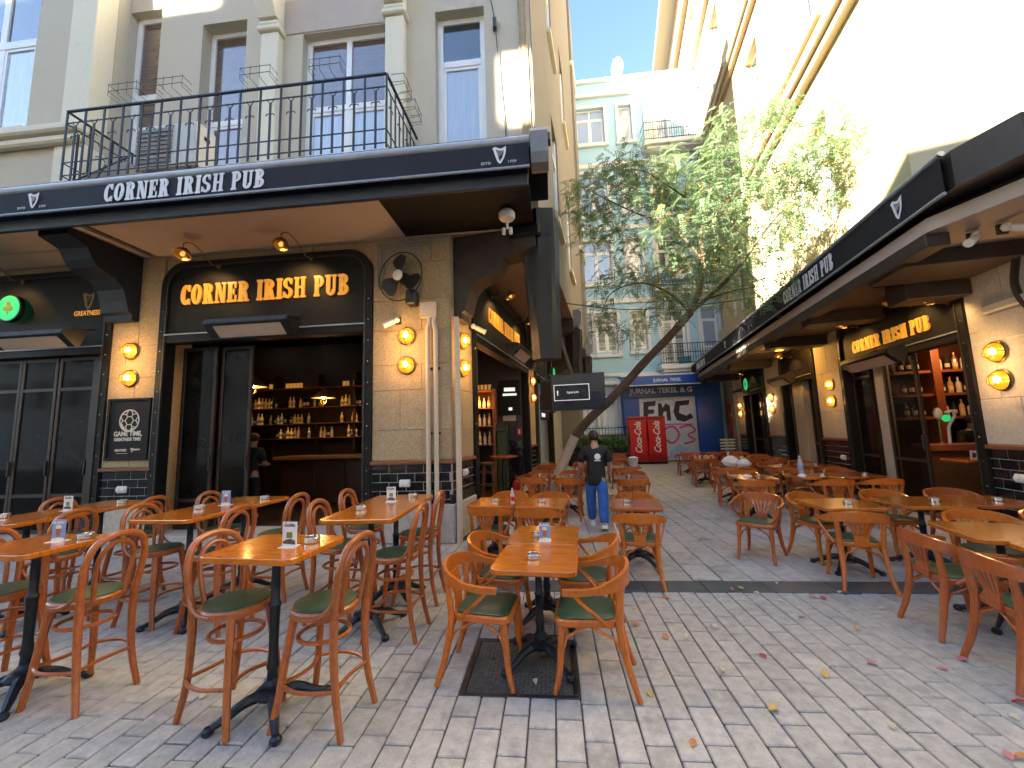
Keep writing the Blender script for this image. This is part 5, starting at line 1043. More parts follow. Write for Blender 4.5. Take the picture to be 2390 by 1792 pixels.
for k in range(3):
    bl = MB(FR); a0 = 95+120*k; V = []
    prof = [(.05,-14,16),(.14,-30,24),(.24,-34,30),(.32,-28,26),(.355,-12,14)]
    for r_, lo, hi_ in prof: V += [FD((r_*math.cos(R(a0+lo)), r_*math.sin(R(a0+lo)), .035)), FD((r_*math.cos(R(a0+hi_)), r_*math.sin(R(a0+hi_)), -.03)), FD((r_*math.cos(R(a0+hi_)), r_*math.sin(R(a0+hi_)), -.036)), FD((r_*math.cos(R(a0+lo)), r_*math.sin(R(a0+lo)), .029))]
    bl.add(V, [(i*4+j, i*4+(j+1) % 4, i*4+4+(j+1) % 4, i*4+4+j) for i in range(4) for j in range(4)]+[(0,1,2,3),(16,17,18,19)]); bl.build('blade', M['plastic_black'], wf)
MB(FR).lathe([(.085,0),(.085,.02),(.05,.05),(0,.055)], FD((0,0,.06)), 16, rot=rt).build('hub', M['plastic_white'], wf)
MB(FR).lathe([(.08,0),(.10,-.08),(.08,-.18),(0,-.19)], FD((0,0,-.03)), 14, rot=rt).build('motor', M['plastic_black'], wf); MB(FR).box(-.66,-.50,-.20,.0,3.62,3.86,.02).build('mount', M['plastic_black'], wf)
# pipes, boxes, cameras on the pier
jb = thing('junction_box', 'square beige junction box on the corner pier right of the fan', 'junction box', FR @ Vector((-.33,-.04,3.54))); MB(FR).box(-.455,-.205,-.09,-.012,3.42,3.66,.012).build('box', M['beige_pipe'], jb); MB(FR).box(-.46,-.20,-.104,-.091,3.415,3.665,.004).build('lid', M['beige_pipe'], jb)
for i, (s, l_) in enumerate(((-.34,'left beige pipe running down the street face of the corner pier'),(-.215,'right beige pipe running down the street face of the corner pier'))):
    p_ = thing('pipe', l_, 'pipe', FR @ Vector((s,-.07,0)), 'beige pipes on the corner pier'); MB(FR).tube([(s,-.085,0),(s,-.085,3.22),(s+.03-.06*i,-.08,3.34),(s+.03-.06*i,-.06,3.42)], .036, 10).build('tube', M['beige_pipe'], p_)
    for z in (.7,1.6,2.6): MB(FR).box(s-.05,s+.05,-.05,-.012,z,z+.03).build('clip', M['darkmetal'], p_)
p_ = thing('pipe', 'beige pipe bent over the corner edge of the pier, nearest the alley', 'pipe', (KX+.08,KY,0), 'beige pipes on the corner pier')
MB().tube([(KX+.10,KY+.02,0),(KX+.10,KY+.02,3.30),(KX+.085,KY+.03,3.42)], .045, 10).build('tube', M['beige_pipe'], p_)
cb_ = thing('cable_conduit', 'row of thin grey conduits bent along the top of the corner pier', 'cable', FR @ Vector((-.8,-.03,4.7)))
for k in range(4): MB(FR).tube([(-1.18+.05*k,-.035,3.95),(-1.18+.05*k,-.035,4.70-.06*k),(-.05-.24*k if k else .0,-.035,4.72-.06*k)]+([(-.05-.24*k,-.035,4.72-.06*k-.25)] if k else []), .011, 6).build('conduit', M['grey_tube'], cb_)
def camera_(F_, s, z, d, label, y=-.02):
    t = thing('security_camera', label, 'security camera', F_ @ Vector((s,y,z)), 'white security cameras'); c = Vector((s,y,z))
    MB(F_).box(s-.05,s+.05,y-.02,y+.01,z-.06,z+.06,.006).build('base', M['darkmetal'], t); MB(F_).lathe([(0,.05),(.035,.035),(.05,0),(.035,-.035),(0,-.05)], c+Vector((0,-.06,0)), 12).build('joint', M['plastic_white'], t)
    dd = Vector(d).normalized(); rt = dd.to_track_quat('Z','Y').to_matrix()
    MB(F_).lathe([(.035,0),(.042,.02),(.042,.17),(.048,.175),(.048,.20),(.04,.20)], c+Vector((0,-.07,-.01))+dd*.03, 14, rot=rt).build('body', M['plastic_white'], t); MB(F_).lathe([(0,.19),(.038,.192)], c+Vector((0,-.07,-.01))+dd*.03, 12, rot=rt).build('lens', M['plastic_black'], t)
camera_(FR, -.84, 3.41, (-.8,-.5,-.5), 'white security camera below the wall fan'); camera_(AL, 6.58, 3.48, (.5,-.7,-.35), 'white security camera above the alley door edge')
CE = Matrix.Translation((0,0,0))
for x, y, d, l_ in ((4.13,5.73,(-.75,-.5,-.5),'left of two white cameras under the right canopy'),(4.29,5.57,(.6,-.6,-.4),'right of two white cameras under the right canopy')): camera_(Matrix.Translation((x,y,3.68)), 0, 0, d, l_)
sm_ = thing('ceiling_lamp', 'white round emergency lamp with two spots under the left awning', 'lamp', FR @ Vector((1.0,-.55,4.6)))
MB(FR).lathe([(0,.10),(.09,.10),(.12,.06),(.12,.0),(.10,-.03),(.03,-.04),(0,-.04)], (1.0,-.55,4.70), 18).build('body', M['plastic_white'], sm_); MB(FR).tube([(1.0,-.55,4.66),(1.0,-.56,4.52)], .018, 6).build('stem', M['plastic_white'], sm_)
for d in (-.05,.05): MB(FR).box(1.0+d-.025,1.0+d+.025,-.60,-.53,4.44,4.53,.008).build('spot', M['plastic_white'], sm_)
dm = thing('amber_dome_light', 'glowing amber ceiling light under the right canopy', 'lamp', (4.35,12.2,3.6)); MB().lathe([(.17,.12),(.17,.09),(.16,.08)], (4.35,12.2,3.62), 18).build('base', M['plastic_white'], dm); MB().lathe([(0,-.06),(.10,-.055),(.155,-.02),(.16,.08)], (4.35,12.2,3.62), 18).build('glass', mat('amber_dome_glass', (1,.6,.1), .3, emit=.6, ecol=(1,.47,.03)), dm)
ld = bpy.data.lights.new('dome_light','POINT'); ld.energy = 5; ld.color = (1,.5,.1); ld.shadow_soft_size = .12; lo = bpy.data.objects.new('light', ld); col.objects.link(lo); lo.parent = dm; lo.location = (0,0,-.12)
for F_, s, z, l_ in ((FR,-5.46,.87,'grey socket on the tiles under the football poster'),(FR,-.724,.88,'grey double socket on the tiles of the corner pier'),(AL,6.18,.98,'grey socket on the tiles round the corner'),(RW,-6.75,.80,'grey socket at the right photo edge'),(RW,-11.0,.78,'grey socket on the tiles of the second right pier')):
    t = thing('wall_socket', l_, 'socket', F_ @ Vector((s,-.02,z)), 'weatherproof sockets on the tiled plinths'); MB(F_).box(s-.085,s+.085,-.06,-.017,z-.055,z+.055,.012).build('box', M['plastic_white'], t)
    for d in (-.04,.04): MB(F_).lathe([(.034,0),(.036,.012),(0,.02)], (s+d,-.06,z), 12, rot=Matrix.Rotation(R(90),3,'X')).build('cap', M['plastic_white'], t)
# football poster
po = thing('poster', 'framed black football poster reading GAME TIME on the left stone pier', 'poster', FR @ Vector((-5.44,-.03,1.33)))
fr_ = MB(FR)
for a in ((-5.83,-5.79,1.335,2.355),(-5.09,-5.05,1.335,2.355),(-5.79,-5.09,1.335,1.375),(-5.79,-5.09,2.315,2.355)): fr_.box(a[0],a[1],-.055,-.014,a[2],a[3],.006)
fr_.build('frame', M['black'], po, smooth=False); MB(FR).box(-5.79,-5.09,-.03,-.018,1.375,2.315).build('print', mat('charcoal_print', (.018,.015,.014), .6, scale=2, spec=.2), po, smooth=False)
bc, bz, br_ = -5.43, 1.985, .175; pw = mat('cream_poster_ink', (.62,.56,.44), .5)
mb = MB(FR)
def seg(mb, a, b, wd=.018): mb.strip([(a[0],-.0325,a[1]),(b[0],-.0325,b[1])], .003, wd, up=(0,1,0))
for i in range(32): seg(mb, (bc+br_*math.cos(R(11.25*i)), bz+br_*math.sin(R(11.25*i))), (bc+br_*math.cos(R(11.25*i+11.8)), bz+br_*math.sin(R(11.25*i+11.8))), .02)
for i in range(6):
    a, b = R(60*i), R(60*i+60); seg(mb, (bc+.075*math.cos(a), bz+.075*math.sin(a)), (bc+.075*math.cos(b), bz+.075*math.sin(b)), .014); seg(mb, (bc+.075*math.cos(a), bz+.075*math.sin(a)), (bc+.12*math.cos(a), bz+.12*math.sin(a)), .014)
    q = (bc+.12*math.cos(a), bz+.12*math.sin(a))
    for d in (22,-22): seg(mb, q, (bc+.172*math.cos(a+R(d)), bz+.172*math.sin(a+R(d))), .014)
mb.prism([(bc+.172*math.cos(R(a)), bz+.172*math.sin(R(a))) for a in range(190,320,10)]+[(bc+.125*math.cos(R(a)), bz+.155*math.sin(R(a))) for a in range(310,190,-10)], -.0345, -.0335); mb.build('ball_print', pw, po, smooth=False)
text('GAME TIME,', -5.44, 1.735, .105, FR, -.0325, 'lettering', pw, po, bold=.004, sx=.92); text('GREATNESS TIME!', -5.44, 1.655, .072, FR, -.0325, 'lettering', pw, po, bold=.003, sx=.85); text('GREATNESS', -5.55, 1.485, .05, FR, -.0325, 'lettering', pw, po, bold=.002, sx=.8)
harp(-5.34, 1.50, .07, FR, -.0315, pw, po); MB(FR).box(-5.32,-5.20,-.034,-.0315,1.495,1.52).box(-5.62,-5.42,-.034,-.0315,1.445,1.452).build('print_bar', pw, po, smooth=False)
# television
tv = thing('television', 'large black television with a no signal box hanging from the left alley awning', 'television', (-.68,7.6,1.95)); TM = Matrix.Translation((-.69,7.6,2.31)) @ Matrix.Rotation(R(4),4,'Z') @ Matrix.Rotation(R(5),4,'X')
MB(TM).box(-.50,.50,.0,.05,-.345,.345,.008).build('bezel', M['plastic_black'], tv); MB(TM).box(-.485,.485,-.004,-.001,-.325,.33).build('screen', M['navy'], tv, smooth=False)
MB(TM).box(-.3,.3,.05,.12,-.25,.2,.02).build('back', M['plastic_black'], tv)
mb = MB(TM); wl = mat('white_screen_line', (.7,.72,.8), .5, emit=.06, ecol=(.8,.85,1))
for a in ((-.45,.21,.135,.145),(-.45,.21,-.155,-.145),(-.45,-.44,-.145,.135),(.20,.21,-.145,.135)): mb.box(a[0],a[1],-.0065,-.0045,a[2],a[3])
mb.build('message_box', wl, tv, smooth=False); MB(TM).box(-.438,.198,-.0058,-.0042,-.143,.133).build('message_field', mat('blue_screen_field', (.004,.005,.018), .3, emit=.0, ecol=(.03,.04,.25)), tv, smooth=False)
text('Signal yok', -.10, -.02, .055, TM, -.0072, 'lettering', wl, tv, t=.001); text('!', -.38, -.05, .12, TM, -.0072, 'lettering', wl, tv, t=.001, bold=.004)
MB().tube([(-.75,7.72,2.5),(-1.0,7.75,3.4),(-1.2,7.75,4.64)], .03, 8).build('mount', M['plastic_black'], tv); 
sp = thing('speaker', 'black box speaker on the wall left of the television', 'speaker', (-1.28,7.95,2.0)); MB().box(-1.45,-1.20,7.85,8.15,1.95,2.62,.02).build('cabinet', M['plastic_black'], sp); MB().box(-1.43,-1.22,7.843,7.849,2.0,2.57).build('grille', M['black'], sp, smooth=False); MB().tube([(-1.35,8,2.62),(-1.3,8,4.64)], .02, 6).build('pole', M['plastic_black'], sp)
# ------------------------------------------------------------------ interior of the left pub
ct = thing('bar_counter', 'long dark wooden bar counter inside the left pub', 'bar counter', FR @ Vector((-3.4,2.7,.14)))
MB(FR).box(-4.7,-.8,2.45,3.05,1.13,1.21,.012).build('counter_top', M['bar_wood'], ct)
for i in range(5): MB(FR).box(-4.6+.76*i,-3.86+.76*i,2.62,2.66,.16,1.12,.01).build('panel', M['bar_dark'], ct, smooth=False)
bs = thing('bottle_shelves', 'dark shelves lined with bottles at the back of the left pub', 'shelves', FR @ Vector((-5.5,4.7,1.0)))
for z in (3.02,2.47,2.02,1.62): MB(FR).box(-7.8,-3.2,4.55,4.88,z-.03,z).build('shelf', M['shelf_wood'], bs, smooth=False)
for s in (-7.8,-6.3,-5.0,-3.9,-3.2): MB(FR).box(s-.03,s+.03,4.6,4.89,1.0,3.4).build('upright', M['bar_dark'], bs, smooth=False)
GL = [mat('bottle_amber', (.45,.16,.03), .12, spec=.8, emit=.008, ecol=(1,.45,.1)), mat('bottle_clear', (.5,.45,.38), .1, spec=.8, emit=.006, ecol=(1,.65,.35)), mat('bottle_dark', (.02,.03,.02), .1, spec=.8), mat('bottle_gold', (.7,.34,.06), .12, spec=.8, emit=.02, ecol=(1,.5,.1))]  # a faint glow put into the glass stands in for bar light
LB = mat('bottle_label', (.62,.52,.36), .6, scale=20, var=.3)
def bottle_mesh(h, r_): return MB().lathe([(r_,0),(r_,h*.58),(r_*.85,h*.66),(r_*.36,h*.76),(r_*.34,h*.97),(r_*.4,h*.97),(r_*.4,h),(0,h)], n=8)
bmesh_ = [bottle_mesh(.30,.04).mesh('bottle', GL[k]) for k in range(4)]; lmesh = MB().lathe([(.0405,.05),(.0405,.13)], n=8).mesh('label', LB)
jar_m = MB().lathe([(.032,0),(.04,.02),(.042,.14),(.038,.15),(.03,.02),(0,.015)], n=8).mesh('drinking_glass', GL[3])
def bottle(p, k, group, label, lab=True):
    o = inst('bottle', bmesh_[k], None, p, (0,0,random.random()*6), (1,1,random.uniform(.85,1.1)), label=label, cat='bottle', group=group)
    if lab: inst('label', lmesh, o)
for z, runs in ((3.02,((-6.45,-6.1),(-5.95,-5.35),(-4.25,-3.85))),(2.47,((-7.6,-7.2),(-6.9,-6.1),(-5.95,-5.3),(-5.1,-4.75),(-4.3,-3.75))),(2.02,((-7.6,-7.2),(-7.0,-6.55),(-6.4,-5.9),(-5.8,-5.2),(-4.3,-3.75))),(1.62,((-6.2,-5.2),(-4.9,-4.4),(-4.2,-3.8)))):
    for a, b in runs:
        s = a
        while s < b:
            p = FR @ Vector((s, 4.68, z)); k = random.choice((0,0,1,2,3))
            if random.random() < .3: pass
            elif z > 3: inst('drinking_glass', jar_m, None, p, label='self-glowing amber glass on the top shelf of the left bar', cat='glass', group='glasses on the top shelf')
            else: bottle(p, k, 'bottles on the back shelves of the left bar', f"{('amber','clear','dark','golden')[k]} bottle on the {'second' if z > 2.4 else ('third' if z > 2 else 'lowest')} back shelf of the left bar, {'far left' if s < -7 else ('left' if s < -6.2 else ('middle' if s < -5.2 else ('right' if s < -4.4 else 'far right')))}")
            s += .105
for (s, y, z, l_) in ((-4.49,1.5,2.67,'lit copper pendant lamp inside the front doorway, left and larger'),(-3.85,3.0,2.54,'lit copper pendant lamp inside the front doorway, right and smaller')):
    c = FR @ Vector((s,y,z)); t = thing('pendant_lamp', l_, 'pendant lamp', c, 'copper pendant lamps over the bar')
    MB(FR).lathe([(.02,.22),(.05,.20),(.12,.13),(.20,.06),(.275,.01),(.28,0),(.27,0),(.19,.05),(.05,.16),(0,.17)], (s,y,z), 20).build('lamp_shade', mat('copper_shade', (.30,.13,.07), .35, metal=.7), t)
    MB(FR).lathe([(.268,.004),(.262,.004),(.19,.046),(.1,.11),(.0,.15)], (s,y,z-.002), 20).build('shade_lining', mat('pale_enamel_lining', (.7,.5,.28), .5), t)
    MB(FR).lathe([(0,-.05),(.032,-.03),(.036,.0),(.02,.05),(0,.06)], (s,y,z+.02), 10).build('bulb', M['bulb'], t); MB(FR).tube([(s,y,z+.2),(s,y,4.3)], .008, 5).build('cord', M['plastic_black'], t)
    cg = MB(FR)
    for a in range(0,360,60): cg.tube([(s+.07*math.cos(R(a)),y+.07*math.sin(R(a)),z),(s+.065*math.cos(R(a)),y+.065*math.sin(R(a)),z-.11),(s,y,z-.15)], .004, 4)
    cg.build('guard', M['brass'], t)
    ld = bpy.data.lights.new('pendant_light','POINT'); ld.energy = 1.6; ld.color = (1,.55,.18); ld.shadow_soft_size = .05; lo = bpy.data.objects.new('light', ld); col.objects.link(lo); lo.parent = t; lo.location = (0,0,-.07)
for i, (s, y) in enumerate(((-4.2,.9),(-2.2,1.6),(-3.4,2.6),(-6.5,2.0),(-7.2,3.4),(-2.3,3.5),(-5.6,3.4))):
    c = FR @ Vector((s,y,4.28)); t = thing('ceiling_spot', 'tiny white ceiling spot inside the left pub', 'spotlight', c, 'ceiling spots in the left bar')
    MB(FR).lathe([(.0,-.02),(.04,-.02),(.045,.02)], (s,y,4.28), 10).build('glass', M['white_bulb'], t)
# alley side of the interior
cs = thing('bottle_cabinet', 'red-brown cabinet with lit bottles just inside the alley door', 'cabinet', FR @ Vector((-.2,4.5,.14)))
MB(FR).box(-.62,-.56,4.3,4.85,.14,2.75).box(.0,.06,4.3,4.85,.14,2.75).build('side_panel', M['shelf_wood'], cs, smooth=False)
for z in (.6,1.3,1.78,2.25,2.72): MB(FR).box(-.559,-.001,4.32,4.85,z-.03,z).build('shelf', M['shelf_wood'], cs, smooth=False)
for z in (1.3,1.78,2.25):
    for k in range(4): bottle(FR @ Vector((-.5+.13*k,4.45,z)), (0,3,1,0)[k], 'bottles in the red-brown alley cabinet', f"{('leftmost','second','third','rightmost')[k]} bottle on the {'lower' if z < 1.4 else ('middle' if z < 2 else 'upper')} shelf of the red-brown alley cabinet")
for k in range(5): inst('drinking_glass', jar_m, None, FR @ Vector((-.5+.1*k,4.5,2.72)), label='self-glowing amber glass on top of the alley cabinet', cat='glass', group='glasses on the alley cabinet')
ld = bpy.data.lights.new('cabinet_light','POINT'); ld.energy = 1.6; ld.color = (1,.4,.1); ld.shadow_soft_size = .05; lo = bpy.data.objects.new('light', ld); col.objects.link(lo); lo.parent = cs; lo.location = (0,-.25,2.25)
bd = thing('board', 'black board with white lettering on the wall inside the alley door', 'sign', FR @ Vector((.4,4.85,2.1))); MB(FR).box(.10,.70,4.80,4.88,2.05,3.0,.01).build('panel', M['black'], bd, smooth=False)
wl2 = mat('lit_white_letters', (.75,.75,.75), .5, emit=.06, ecol=(1,1,1)); MB(FR).box(.26,.56,4.792,4.799,2.70,2.80).box(.22,.60,4.792,4.799,2.58,2.64).box(.37,.47,4.792,4.799,2.18,2.26).build('lettering', wl2, bd, smooth=False)
pn = thing('notice', 'beige paper notice below the black board', 'notice', FR @ Vector((.38,4.86,1.92))); MB(FR).box(.20,.56,4.865,4.88,1.90,2.18).build('sheet', M['beige_pipe'], pn, smooth=False)
gc = thing('green_cabinet', 'dark green upright cabinet inside the alley door', 'cabinet', FR @ Vector((.17,4.5,.14))); GC2 = mat('dark_green_enamel', (.035,.055,.025), .4, scale=3); MB(FR).box(.08,.33,4.4,4.85,.14,1.62,.01).build('body', GC2, gc); MB(FR).box(.06,.35,4.38,4.86,1.625,1.80,.01).build('lid', GC2, gc)
fx = thing('fire_alarm', 'small red fire sign on the wall inside the alley door', 'sign', FR @ Vector((.64,4.86,1.55))); MB(FR).box(.57,.70,4.85,4.88,1.50,1.70,.005).build('plate', M['fridge_red'], fx); MB(FR).box(.615,.655,4.845,4.849,1.54,1.66).build('symbol', M['letter_white'], fx, smooth=False)
for z in range(9):
    for k in range(4): MB(FR).box(.36+.085*k+(.04 if z % 2 else 0),.44+.085*k+(.04 if z % 2 else 0),4.86,4.885,.2+.13*z,.325+.13*z,.004).build('tile', M['tile'], pub, smooth=False)
rt_ = thing('high_round_table', 'round high table with an ashtray just inside the alley door', 'table', FR @ Vector((.45,3.0,.14))); MB(FR).lathe([(0,1.04),(.30,1.04),(.31,1.06),(.31,1.075),(.30,1.085),(0,1.085)], (.42,3.0,0), 24).build('tabletop', M['top_dark'], rt_); MB(FR).lathe([(.2,.14),(.2,.17),(.05,.2),(.045,1.04)], (.42,3.0,0), 12).build('column', M['iron'], rt_)
st_ = thing('round_stool', 'backless dark wooden stool inside the alley door', 'stool', FR @ Vector((-.2,3.4,.14))); MB(FR).lathe([(0,.86),(.17,.86),(.18,.88),(.18,.91),(0,.925)], (.0,3.4,0), 18).build('seat', M['bar_wood'], st_)
for k in range(4): a = R(45+90*k); MB(FR).tube([(.13*math.cos(a),3.4+.13*math.sin(a),.86),(.19*math.cos(a),3.4+.19*math.sin(a),.14)], .018, 7).build('leg', M['bar_wood'], st_)
MB(FR).tube([(.17*math.cos(R(a)),3.4+.17*math.sin(R(a)),.4) for a in range(0,360,30)], .012, 6, closed=True).build('ring', M['bar_wood'], st_)
ex = thing('fire_extinguisher', 'red fire extinguisher standing by the alley door', 'fire extinguisher', (-2.62,9.9,.14)); MB().lathe([(.085,0),(.09,.02),(.09,.42),(.07,.49),(.03,.52),(.03,.56)], (-2.3,9.0,.0), 14).build('cylinder', M['fridge_red'], ex); MB().box(-2.33,-2.27,8.93,9.07,.56,.60,.008).build('handle', M['plastic_black'], ex); MB().lathe([(.0905,.18),(.0905,.30)], (-2.3,9.0,0), 14).build('label', M['letter_white'], ex)
# ------------------------------------------------------------------ interior of the right pub
sh = thing('bottle_shelves', 'red-brown shelf unit of wine and spirit bottles inside the right pub', 'shelves', (6.1,9.6,.06))
for z in (2.53,2.08,1.64): MB().box(5.3,5.895,9.5,9.8,z-.05,z).box(6.035,8.2,9.5,9.8,z-.05,z).build('shelf', M['shelf_wood'], sh, smooth=False)
MB().box(5.90,6.03,9.45,9.81,.06,3.3).build('upright', M['shelf_wood'], sh, smooth=False); MB().box(5.28,8.2,9.79,9.815,.06,3.3).build('back_panel', mat('deep_red_brown_wood', (.05,.012,.006), .5, coord='World'), sh, smooth=False)
for z in (2.53,2.08,1.64):
    for x0, n_ in ((5.50,3),(6.12,9)):
        for k in range(n_):
            p = (x0+.125*k, 9.62, z)
            if p[0] < 5.88 or p[0] > 6.08: bottle(p, 2 if x0 < 6 else (0,1,2)[(k+int(z*10)) % 3], 'bottles on the red-brown shelves of the right pub', f"{'dark' if x0 < 6 else ('amber','clear','dark')[(k+int(z*10)) % 3]} labelled bottle {'left' if x0 < 6 else 'right'} of the upright on the {'top' if z > 2.4 else ('middle' if z > 2 else 'lower')} shelf, right pub")
rc = thing('bar_counter', 'lit wooden bar counter inside the right pub', 'bar counter', (5.7,8.85,.06)); MB().box(5.15,8,8.6,9.05,1.04,1.16,.012).build('counter_top', M['shelf_wood'], rc); MB().box(5.2,8,8.75,8.95,.06,1.03,.01).build('front', M['bar_wood'], rc, smooth=False)
tp = thing('beer_tap', 'tall white headed beer tap on the right bar counter', 'beer tap', (5.47,8.8,1.16)); MB().lathe([(.05,0),(.05,.02),(.022,.04),(.02,.40),(.035,.42)], (5.47,8.8,1.16), 12).build('column', M['brass'], tp); MB().lathe([(.02,.42),(.055,.46),(.06,.55),(.03,.62),(0,.63)], (5.47,8.8,1.16), 12).build('head', M['foam'], tp)
tp = thing('beer_tap', 'curved beer tap with a green badge on the right bar counter', 'beer tap', (5.62,8.8,1.16)); MB().tube(spline([(5.58,8.8,1.16),(5.60,8.8,1.45),(5.70,8.8,1.62),(5.68,8.8,1.72),(5.58,8.8,1.70)],5), .022, 8).build('column', M['white'], tp); MB().lathe([(0,-.015),(.06,-.015),(.06,.015),(0,.015)], (5.56,8.77,1.60), 14, rot=Matrix.Rotation(R(90),3,'X')).build('badge', M['green_lit'], tp)
rt2 = thing('bar_table', 'dark high table inside the right pub window', 'table', (5.55,8.1,.06)); MB().box(5.15,6.1,7.85,8.4,.90,.945,.01).build('tabletop', M['top_dark'], rt2); MB().tube([(5.6,8.1,.06),(5.6,8.1,.9)], .04, 8).build('column', M['iron'], rt2); MB().box(5.4,5.8,7.95,8.25,.06,.09,.01).build('base', M['iron'], rt2)
stl(5.42, 7.62, 0, 'bar stool inside the right pub window, left of two').location.z = .06; stl(5.92, 7.68, 4, 'bar stool inside the right pub window, right of two').location.z = .06
gl_ = thing('menu_card', 'menu card on the high table inside the right pub window', 'menu card', (5.42,8.1,.945)); MB().box(5.37,5.47,8.1,8.106,.945,1.08).build('card', M['card'], gl_, smooth=False); MB().prism([(5.39,.96),(5.44,.97),(5.45,1.03),(5.40,1.05)], 8.098, 8.0995).build('print', M['brown_p'], gl_, smooth=False)
ld = bpy.data.lights.new('bar_light','POINT'); ld.energy = 4; ld.color = (1,.55,.25); ld.shadow_soft_size = .1
pl_ = thing('pendant_lamp', 'small warm bulb hanging inside the right pub', 'pendant lamp', (6.0,8.9,3.1)); MB().lathe([(0,-.05),(.03,-.03),(.035,0),(.02,.05),(0,.06)], (6.0,8.9,3.1), 10).build('bulb', M['bulb_dim'], pl_); MB().tube([(6,8.9,3.15),(6,8.9,3.5)], .006, 5).build('cord', M['plastic_black'], pl_)
lo = bpy.data.objects.new('light', ld); col.objects.link(lo); lo.parent = pl_; lo.location = (0,-.1,-.15)
# ------------------------------------------------------------------ people
def skin_mesh(name, chains, m, parent, sub=2, root=0):
    V = []; E = []; RR = []; key = {}
    for ch in chains:
        prev = None
        for p, r_ in ch:
            k = tuple(round(c,4) for c in p)
            if k not in key: key[k] = len(V); V.append(p); RR.append(r_)
            i = key[k]
            if prev is not None and prev != i: E.append((prev,i))
            prev = i
    me = bpy.data.meshes.new(name); me.from_pydata(V, E, []); o = bpy.data.objects.new(name, me); col.objects.link(o)
    sk = o.modifiers.new('s','SKIN'); sk.use_smooth_shade = True
    for i, r_ in enumerate(RR): me.skin_vertices[0].data[i].radius = r_ if isinstance(r_, tuple) else (r_, r_); me.skin_vertices[0].data[i].use_root = (i == root)
    o.modifiers.new('b','SUBSURF').levels = sub; o.modifiers['b'].render_levels = sub; bpy.context.view_layer.update()
    nm = bpy.data.meshes.new_from_object(o.evaluated_get(bpy.context.evaluated_depsgraph_get())); bpy.data.objects.remove(o); bpy.data.meshes.remove(me)
    nm.name = name; nm.materials.clear(); nm.materials.append(m); nm.shade_smooth()
    ob = bpy.data.objects.new(name, nm); col.objects.link(ob); ob.parent = parent; return ob
SK = mat('skin', (.38,.20,.13), .5, scale=12, var=.08); TEE = mat('black_tee', (.006,.006,.007), .75, scale=14, var=.35, bump=.3, bscale=25); JN = mat('blue_denim', (.02,.10,.36), .8, scale=10, var=.3, bump=.3, bscale=30); HR = mat('black_hair', (.012,.010,.009), .55, scale=60, var=.4, bump=.6, bscale=150); SH = mat('white_trainer', (.65,.65,.66), .5)
def hand(base, d, side, parent_chains):
    d = Vector(d).normalized(); b = Vector(base); s = Vector(side).normalized(); out = []
    palm = b+d*.06
    for k, (off, ln) in enumerate(((-.024,.060),(-.008,.068),(.008,.064),(.024,.050))):
        p0 = palm+s*off; cur = d.cross(s)*.012*(1)
        out.append([(tuple(b), (.020,.020)),(tuple(p0), (.011,.011)),(tuple(p0+d*ln*.5+cur*.3), .0085),(tuple(p0+d*ln+cur*1.6), .007)])
    t0 = b+d*.018-s*.026; out.append([(tuple(b),(.020,.020)),(tuple(t0),.011),(tuple(t0+d*.03-s*.018),.009),(tuple(t0+d*.055-s*.012),.0075)])
    return out
